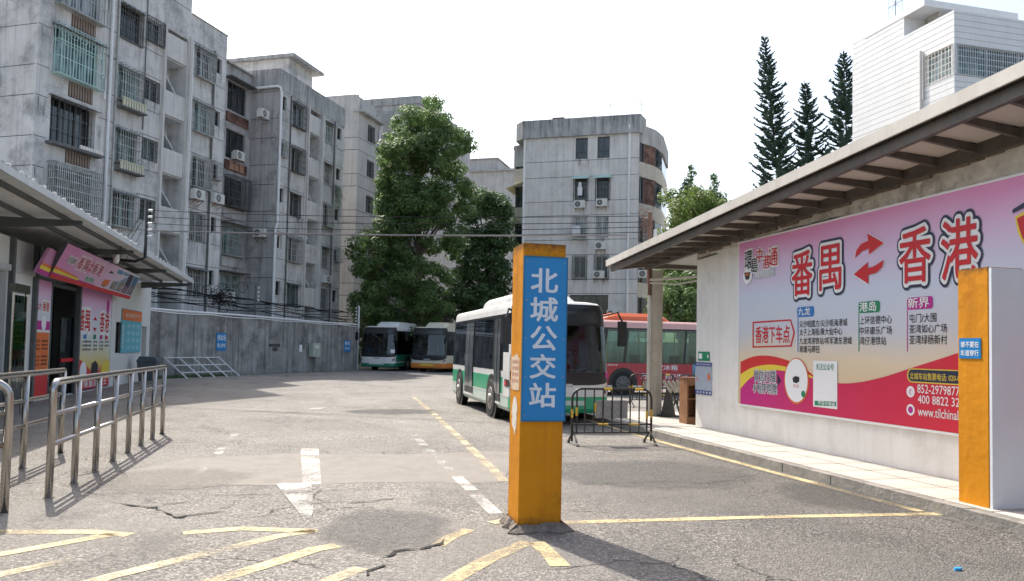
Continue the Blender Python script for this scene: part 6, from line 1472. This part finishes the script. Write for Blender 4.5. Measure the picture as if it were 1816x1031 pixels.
t3, P3, ST3, _ = bus('orange and cream bus parked beside the dark green one', (6.85, 49.6, 0), R(-30), 8.4, 2.45, 2.95, SC3, doors=((1.2, 2.0, True),), win=((.6, 1.25), (1.3, 2.5), (2.6, 3.9), (4.0, 5.3), (5.4, 6.7), (6.8, 8.1)), wheels=(2.3, 6.6), hue='cream', mask=.6)
pod(t3, 1.3, 5.2, .82, 2.95, .34, P_cream)
ST3('front_bumper', 1.0, 2.0, .26, .58, P_orange, .012); ST3('front_panel', 1.0, 2.0, .58, 1.02, P_cream, .006)
# red bus, side on behind the column
SC4 = [(.26, .55, P_red), (.55, .98, P_red), (.98, 1.16, P_red)]
t4, P4, ST4, SY4 = bus('crimson advertising bus seen side on behind the shed column, with an orange roof unit', (9.35, 27.2, 0), R(-90), 9.0, 2.4, 2.72, SC4, doors=(), win=((.6, 1.35), (1.42, 2.3), (2.45, 3.7), (3.8, 4.9), (5.0, 6.1), (6.2, 7.4), (7.5, 8.7)), wheels=(1.35, 6.4), hue='pink', wl=1.05, glass=glass_mat('green_tinted_glass', (.48, .70, .60), .52))
pod(t4, .55, 3.4, .85, 2.72, .28, P_orr)
for s, y0, y1, z0, z1 in (('万宝冰箱', 2.35, 3.5, .93, 1.12), ('万生活', 2.05, 2.8, .60, .82), ('美好生活', 3.0, 3.9, .6, .8), ('城市公交', .75, 1.15, 1.06, 1.13)):
    mb = MB(); put_text(mb, lambda u, n, z: (1.2+.004+n, u, z), s, y0, y1, z0, z1, .004, bold=.01); mb.build('lettering', K_white, t4)
mb = MB(); mb.box(1.19, 1.205, 4.1, 8.6, .5, 1.16); mb.build('blue_picture', mat('blue_advert', (.10, .28, .42), .35, var=.6, scale=1.5), t4)
mb = MB(); mb.box(1.19, 1.21, .4, 8.7, .3, .36); mb.build('white_sill', P_white, t4)
for k in range(6): mb = MB(); mb.box(-.3, .3, .9+k*.4, 1.15+k*.4, 3.0, 3.012); mb.build('vent_slot', M_blk, t4)

# ================================================================== STREET FURNITURE
M_bblack = mat('barrier_black', (.025, .023, .022), .45, var=.3, scale=10, dirt=(.12, .06, .03), dirt_amt=.3)
M_byel = mat('barrier_yellow', (.60, .38, .04), .5, var=.1)
def make_barrier():
    t = thing('crowd_barrier', 'black tubular crowd barrier with yellow bands and a grey plate, nearest on the road', 'barrier', (4.13, 12.2, 0), R(-2), 'black crowd barriers')
    w, h, r_ = 1.40, .93, .02; c = .17
    def hoop(x0, x1, y, top): return [(x0, y, .06)]+[(x0, y, top-c)]+[(x0+c-c*math.cos(k*math.pi/12), y, top-c+c*math.sin(k*math.pi/12)) for k in range(1, 6)]+[(x0+c, y, top), (x1-c, y, top)]+[(x1-c+c*math.sin(k*math.pi/12), y, top-c+c*math.cos(k*math.pi/12)) for k in range(1, 6)]+[(x1, y, top-c), (x1, y, .06)]
    mb = MB(); mb.tube(hoop(0, w, 0, h), r_, 10); mb.build('outer_hoop', M_bblack, t, smooth=True)
    for xp in (.08, w-.08): mb = MB(); mb.tube([(xp, 0, .18), (xp, 0, .88)], r_*.8, 8); mb.build('inner_post', M_bblack, t)
    for z in (.20, .34): mb = MB(); mb.tube([(0, 0, z), (w, 0, z)], .014, 8); mb.build('cross_bar', M_bblack, t)
    for k in range(7):
        x = .22+k*(w-.44)/6; mb = MB(); mb.tube([(x, 0, .2), (x, 0, h)], .012, 6); mb.build('upright', M_bblack, t)
    for x, z in ((0, .52), (w, .52), (.40, .62), (.08, .55), (w-.08, .5)): mb = MB(); mb.tube([(x, 0, z-.07), (x, 0, z+.07)], r_*1.12, 8); mb.build('yellow_band', M_byel, t)
    for x in (.55, 1.1): mb = MB(); mb.tube([(x, 0, h), (x+.14, 0, h)], r_*1.1, 8); mb.tube([(x-.1, 0, .34), (x+.08, 0, .34)], .0165, 8); mb.build('yellow_band', M_byel, t)
    for x in (0.02, w-.02):
        mb = MB(); mb.tube([(x, -.26, 0.015), (x, -.2, .08), (x, 0, .22), (x, .2, .08), (x, .26, .015)], .018, 8); mb.build('foot', M_bblack, t)
        for yf in (-.26, .26): mb = MB(); mb.tube([(x-.02, yf, .03), (x+.02, yf, .03)], .03, 10); mb.build('rubber_foot', M_rim, t)
    mb = MB(); mb.box(.42, .98, .016, .026, .44, .74); mb.build('plate', mat('barrier_plate', (.30, .30, .28), .6, var=.25, scale=30, metal=.3), t)
    return note(t)
br = make_barrier()
dup(br, (8.7, 20.6, 0), R(0), 'black crowd barrier standing beside the red bus, west of its twin')
dup(br, (10.25, 20.7, 0), R(3), 'black crowd barrier half hidden by the corner of the white shed')
# folded signs / dark cone by the column
t = thing('traffic_cone', 'dark grey worn traffic cone on a square base beside the shed column', 'cone', (7.74, 16.1, .12))
mb = MB(); mb.box(-.22, .22, -.22, .22, 0, .035); mb.build('base', M_blk, t); mb = MB(); mb.tube([(0, 0, .03), (0, 0, .75)], .16, 16, radii=[.165, .03]); mb.build('cone_body', mat('cone_dark', (.07, .065, .06), .7, var=.3, dirt_amt=.4), t)
t = thing('folded_boards', 'striped grey folded boards leaning on the cone beside the column', 'boards', (7.66, 15.92, .12))
for k in range(4): mb = MB(); mb.bar((-.18+k*.11, -.1, .82), (.05+k*.11, -.02, .56), .07, .02, up=(0, 1, 0)); mb.build('board', mat('grey_slat', (.33, .32, .29), .7, var=.2), t)
mb = MB(); mb.bar((.3, 0, .0), (.1, 0, .6), .03); mb.build('leg', M_blk, t)
t = thing('wooden_cabinet', 'small open brown wooden cabinet standing against the shed corner', 'cabinet', (7.31, 14.35, .12))
M_wood = mat('brown_wood', (.26, .12, .055), .6, var=.3, scale=6, streak=.3)
for x0, x1, y0, y1, z0, z1, nm in ((0, .03, 0, .34, 0, .92, 'side_panel'), (.30, .33, 0, .34, 0, .92, 'side_panel'), (.031, .299, 0, .02, 0, .12, 'plinth'), (.031, .299, .31, .33, .0, .92, 'back_panel'), (.031, .299, 0.01, .30, .12, .14, 'shelf'), (.031, .299, 0.01, .30, .5, .52, 'shelf'), (-.01, .34, -.01, .35, .921, .945, 'top'), (.031, .299, 0, .02, .78, .92, 'drawer_front')):
    mb = MB(); mb.box(x0, x1, y0, y1, z0, z1); mb.build(nm, M_wood, t)
t = thing('plastic_scrap', 'tiny bright blue plastic scrap lying on the asphalt apron', 'litter', tuple(gz(1698, 1012)))
mb = MB(); mb.prism([(-.03, -.01, 0.002), (.0, -.02, 0.002), (.04, .0, 0.002), (.02, .02, 0.002), (-.02, .015, 0.002)], (0.004, 0, .018)); mb.build('scrap', flat('litter_blue', (.02, .28, .55)), t)

# overhead wires and the posts that carry them
t = thing('wire_post', 'black bent steel post with insulators rising from the ticket shop canopy edge', 'post', (-4.93, 24.1, 0))
mb = MB(); mb.tube([(-1.1, 0, 3.92), (-.25, 0, 3.88), (0, 0, 4.0), (0, 0, 5.55)], .045, 8); mb.build('post', M_blk, t)
for k in range(5): mb = MB(); mb.tube([(.03, 0, 4.62+k*.19), (.15, 0, 4.62+k*.19)], .035, 8); mb.build('insulator', M_acw, t)
t = thing('wire_post', 'rusty post wrapped in wire coils standing above the ticket hall eaves', 'post', (7.45, 16.62, 3.4))
mb = MB(); mb.tube([(0, 0, -.2), (0.02, 0, 1.45)], .05, 8); mb.build('post', M_rust, t); mb = MB(); mb.tube([(.12, -.02, 0), (.14, -.02, 1.05)], .045, 8); mb.build('pale_pipe', M_pvc, t)
mb = MB()
for k in range(18):
    c = Vector((random.gauss(-.06, .06), random.uniform(-.06, .06), random.uniform(.85, 1.5))); r_ = random.uniform(.05, .13)
    mb.tube([c+Vector((math.cos(q*.9)*r_, random.uniform(-.03, .03), math.sin(q*.9)*r_)) for q in range(8)], .006, 4)
mb.build('wire_coils', M_rust, t)
a0 = Vector((-4.8, 24.1, 0)); b0 = Vector((7.4, 16.62, 0))
LBL = ['uppermost thin wire', 'second thin wire from the top', 'third thin wire from the top', 'lowest thin wire just above the pale cable']
for k, (za, zb, s) in enumerate(((5.38, 4.76, .10), (5.19, 4.62, .12), (5.0, 4.5, .13), (4.81, 4.38, .12))):
    mb = MB(); mb.tube(sag(a0+Vector((0, 0, za)), b0+Vector((0, 0, zb)), s, 20), .008, 4); tag(mb.build('overhead_wire', M_wire), LBL[k]+' spanning the yard between the two posts', 'wire', 'overhead wires across the yard')
mb = MB(); za = gx(262, 405, -4.8).z; zb = 4.40
mb.tube(sag(a0+Vector((0, 0, za)), b0+Vector((-.5, 0, zb-.12)), .06, 20), .022, 6); tag(mb.build('overhead_cable', mat('grey_cable', (.20, .18, .175), .7)), 'thick pale cable spanning the whole yard below the thin wires', 'cable')
for k, (p, q) in enumerate((((248, 385), (195, 470)), ((250, 395), (205, 470)), ((252, 410), (215, 475)))):
    mb = MB(); mb.tube([gx(*p, -5.0), gx(*q, -5.6)], .008, 4); tag(mb.build('stay_wire', M_wire), 'thin slack stay wire running down from the black bent post to the canopy', 'wire', 'stay wires of the bent post')

# ================================================================== YARD BACK WALL AND TREES
mb = MB(); mb.box(28.6, 28.9, -30, -3.0, 0, 2.3)
yw = mb.build('back_wall', M_ret); yw.matrix_world = Matrix.Translation(A0) @ Matrix.Rotation(RZ, 4, 'Z'); tag(yw, 'low dark wall closing the back of the yard below the trees', 'wall')
def leaf_mat(name, c1, c2, tr=0.35):
    m = bpy.data.materials.new(name); m.use_nodes = True; n, l = nt(m); p = n['Principled BSDF']; p.inputs['Roughness'].default_value = .5; p.inputs['Specular IOR Level'].default_value = .35
    tc = n.new('ShaderNodeTexCoord'); x = n.new('ShaderNodeTexNoise'); x.inputs['Scale'].default_value = 1.3; x.inputs['Detail'].default_value = 8; x.inputs['Roughness'].default_value = .8
    l.new(tc.outputs['Object'], x.inputs['Vector']); r = n.new('ShaderNodeValToRGB'); r.color_ramp.elements[0].position = .38; r.color_ramp.elements[1].position = .62; r.color_ramp.elements[0].color = (*c1, 1); r.color_ramp.elements[1].color = (*c2, 1)
    l.new(x.outputs['Fac'], r.inputs['Fac']); l.new(r.outputs[0], p.inputs['Base Color'])
    t_ = n.new('ShaderNodeBsdfTranslucent'); l.new(r.outputs[0], t_.inputs[0]); mx = n.new('ShaderNodeMixShader'); mx.inputs[0].default_value = tr
    l.new(p.outputs[0], mx.inputs[1]); l.new(t_.outputs[0], mx.inputs[2]); l.new(mx.outputs[0], n['Material Output'].inputs[0]); return m
L_dark = leaf_mat('leaf_dark', (.05, .10, .05), (.13, .21, .08), .45); L_mid = leaf_mat('leaf_mid', (.07, .135, .055), (.21, .30, .10), .5); L_lite = leaf_mat('leaf_light', (.09, .15, .03), (.22, .28, .07)); L_pine = leaf_mat('pine_needles', (.04, .075, .06), (.07, .115, .08), .3)
M_bark = mat('bark', (.13, .11, .09), .95, var=.3, scale=8, bump=.8, bscale=15)
def inside(p, poly):
    c = False; x, y = p
    for i in range(len(poly)):
        x1, y1 = poly[i]; x2, y2 = poly[i-1]
        if (y1 > y) != (y2 > y) and x < (x2-x1)*(y-y1)/(y2-y1)+x1: c = not c
    return c
def crown_mesh(clumps, per, size, rs=1.0):
    mb = MB(); rnd = random.random
    for c, r_ in clumps:
        for _ in range(int(per*r_*r_)):
            z = rnd()*2-1; a = rnd()*6.283; q = math.sqrt(1-z*z); d = Vector((q*math.cos(a), q*math.sin(a), z)); rr = r_*(0.45+.6*rnd()**.6)
            p = c+Vector((d.x*rr, d.y*rr, d.z*rr*.72)); nrm = (d+Vector((rnd()-.5, rnd()-.5, rnd()*.9))*1.1).normalized()
            u = nrm.cross(Vector((rnd()-.5, rnd()-.5, rnd()-.5))).normalized(); v = nrm.cross(u); s = size*(.6+.8*rnd())
            mb.quad(p-u*s*.5, p+v*s*.28-nrm*s*.1, p+u*s*.5-Vector((0, 0, s*.15)), p-v*s*.28-nrm*s*.1)
    return mb
def fill(poly, n, dep, jit, r0, r1, minz=None):
    xs = [p[0] for p in poly]; ys = [p[1] for p in poly]; out = []; g_ = 0
    while len(out) < n and g_ < 9000:
        g_ += 1; p = (random.uniform(min(xs), max(xs)), random.uniform(min(ys), max(ys)))
        if not inside(p, poly): continue
        q = gd(*p, dep+random.uniform(-jit, jit)); out.append((q, random.uniform(r0, r1)))
    return out
def tree(name, label, base, clumps, leafm, per, size, trunk_r=.2, group=None, cat='tree', limbs=14):
    t = thing(name, label, cat, (base[0], base[1], 0), 0, group); o = Vector((base[0], base[1], 0))
    top = max(c[0].z for c in clumps); H = top*.8; mb = MB()
    tp = [Vector((math.sin(k*.8)*.15, math.cos(k*1.1)*.12, H*k/6)) for k in range(7)]; mb.tube(tp, trunk_r, 8, radii=[trunk_r*(1.25-.17*k) for k in range(7)])
    for c, r_ in random.sample(clumps, min(limbs, len(clumps))):
        e = c-o; s = tp[max(1, min(5, int(e.z/H*5)))]*1.0; s = Vector((s.x, s.y, min(s.z, max(1.0, e.z-1.2)))); mb.tube([s, s.lerp(e, .5)+Vector((0, 0, .3)), e], .06, 5, radii=[.1, .06, .03])
    mb.build('trunk', M_bark, t)
    cm = crown_mesh([(c-o, r_) for c, r_ in clumps], per, size); cm.build('crown', leafm, t); return t
bigpoly = [(757, 172), (772, 180), (778, 205), (800, 215), (826, 236), (832, 262), (818, 300), (832, 350), (834, 380), (812, 410), (806, 440), (800, 480), (798, 540), (800, 600), (660, 600), (645, 560), (626, 545), (640, 500), (628, 440), (640, 412), (672, 405), (676, 360), (676, 320), (684, 260), (700, 215), (724, 190), (745, 195)]
big = fill(bigpoly, 230, 55.5, 2.2, .5, 1.0)
big += fill([(757, 190), (800, 218), (830, 250), (815, 300), (832, 350), (834, 390), (676, 400), (674, 330), (684, 262), (705, 215)], 75, 56.5, 1.6, .5, .85)
big += [(gd(757, 178, 55), .35), (gd(768, 190, 55), .4), (gd(828, 248, 55), .4), (gd(705, 212, 55), .5), (gd(632, 530, 54), .5), (gd(640, 548, 54), .45)]
tree('broadleaf_tree', 'tallest leafy green tree rising in front of the grey blocks behind the parked buses', gd(735, 640, 56), big, L_mid, 330, .25, .28, limbs=30)
p2_ = [(868, 330), (890, 345), (905, 380), (900, 420), (905, 470), (900, 540), (850, 560), (815, 560), (812, 480), (818, 420), (825, 380), (840, 345)]
tree('broadleaf_tree', 'dense dark round topped tree beside the middle block', gd(860, 640, 59), fill(p2_, 95, 59, 1.8, .55, 1.0), L_dark, 330, .26, .25)
p3_ = [(640, 520), (700, 500), (800, 520), (905, 540), (905, 635), (640, 635)]
tree('broadleaf_tree', 'low dark spreading tree filling the gap behind the parked buses', gd(790, 640, 60), fill(p3_, 90, 61, 1.5, .8, 1.3), L_dark, 260, .30, .25)
p4_ = [(1186, 350), (1215, 335), (1250, 340), (1290, 365), (1300, 420), (1290, 500), (1260, 575), (1165, 575), (1160, 520), (1178, 430)]
tree('broadleaf_tree', 'bright yellowish green tree behind the red bus and the shed roof', gd(1225, 640, 44), fill(p4_, 130, 44, 1.8, .45, .85), L_lite, 420, .2, .2)
p5_ = [(1160, 500), (1232, 480), (1232, 590), (1160, 590)]
tree('broadleaf_tree', 'mid green bush like tree directly behind the red bus roof', gd(1200, 640, 38), fill(p5_, 34, 38, 1.0, .4, .75), L_mid, 420, .2, .14)
for lab, cx, y0, y1, wd in (('taller pointed dark green tree nearest the brick bays of the middle block', 1222, 296, 400, 30), ('pointed dark green tree whose top just clears the shed roof', 1268, 312, 400, 26)):
    cl_ = []
    for k in range(16):
        f = k/15; w_ = wd*(.12+.88*f)
        for _ in range(1+int(3*f)): cl_.append((gd(cx+random.uniform(-w_, w_), y0+(y1-y0)*f, 54+random.uniform(-1, 1)), .3+.35*f))
    tree('conifer_tree', lab, gd(cx, 640, 54), cl_, L_dark, 420, .2, .14)
def pine(label, topx, topy, botx, boty, halfw, dep):
    T = gd(topx, topy, dep); B = gd(botx, boty, dep); ax = (T-B).normalized(); base = B-ax*(B.z/ax.z)
    t = thing('norfolk_pine', label, 'pine tree', base, 0, 'tall thin pines on the skyline'); Ht = (T-base).length; L_ = T-base
    mb = MB(); mb.tube([L_*(k/8) for k in range(9)], .2, 7, radii=[.24*(1-k/8)+.02 for k in range(9)]); mb.build('trunk', M_bark, t)
    vis = (T-B).length; mw = 1.3*halfw/FPX*dep
    m2 = MB(); mbk = MB(); h = .25
    while h < vis+2.0:
        f = min(1.15, h/vis); r_ = mw*(.07+1.0*f**.8)*random.uniform(.8, 1.15); c = L_-ax*h; nb = 5 if f < .3 else 6; ph = random.random()*6.28
        for b in range(nb):
            a = ph+b*6.283/nb+random.uniform(-.25, .25); rr = r_*random.uniform(.6, 1.15); dr = Vector((math.cos(a), math.sin(a), 0)); dz = random.uniform(-.06, .06)
            def at_(s): return c+dr*rr*s+Vector((0, 0, rr*((-.22+dz)*s+.55*s*s)+(.10*s*s)))
            mbk.tube([at_(s) for s in (0, .35, .7, 1.0)], .025, 3, radii=[.035, .028, .018, .01], caps=False)
            nt_ = max(5, int(rr*13))
            for q in range(nt_):
                s = .30+.74*q/nt_; p = at_(s); sd = Vector((-dr.y, dr.x, 0))
                for sg in (-1, 1):
                    w_ = random.uniform(.16, .34)*min(1, .25+f*2.2); e = p+sd*sg*w_+dr*random.uniform(.0, .16)+Vector((0, 0, random.uniform(.02, .16))); u = Vector((0, 0, .06))
                    m2.quad(p-u, e-u*.2, e+u*.8, p+u)
                    m2.quad(p-dr*.06, e-dr*.02, e+dr*.06, p+dr*.06)
        h += random.uniform(.38, .56)*(1 if f > .25 else .62)
    m2.quad(L_+Vector((-.05, 0, -.4)), L_+Vector((.05, 0, -.4)), L_+Vector((.02, 0, .35)), L_+Vector((-.02, 0, .35)))
    mbk.build('branches', M_bark, t); m2.build('needles', L_pine, t)
pine('tallest thin pine, leaning a little, west of the other two', 1355, 66, 1380, 322, 33, 70)
pine('shortest thin pine, standing between the other two', 1427, 148, 1440, 290, 29, 70)
pine('thin pine partly hidden by the white tiled block', 1496, 94, 1502, 270, 36, 70)
mb = MB()
ct = mb  # dark weed tuft on the middle block's wall
for k in range(260):
    x = 25.2+random.gauss(0, .25); z = 13.4-abs(random.gauss(0, .9)); y = -.05-abs(random.gauss(0, .2)); dx = random.uniform(-.15, .15); mb.quad((x, y, z), (x+.03, y, z), (x+dx+.03, y-.1, z-.25), (x+dx, y-.1, z-.25))
o = mb.build('hanging_plant', L_dark); o.matrix_world = Matrix.Translation(A0) @ Matrix.Rotation(RZ, 4, 'Z'); tag(o, 'dark hanging plant rooted high on the middle grey block', 'plant')
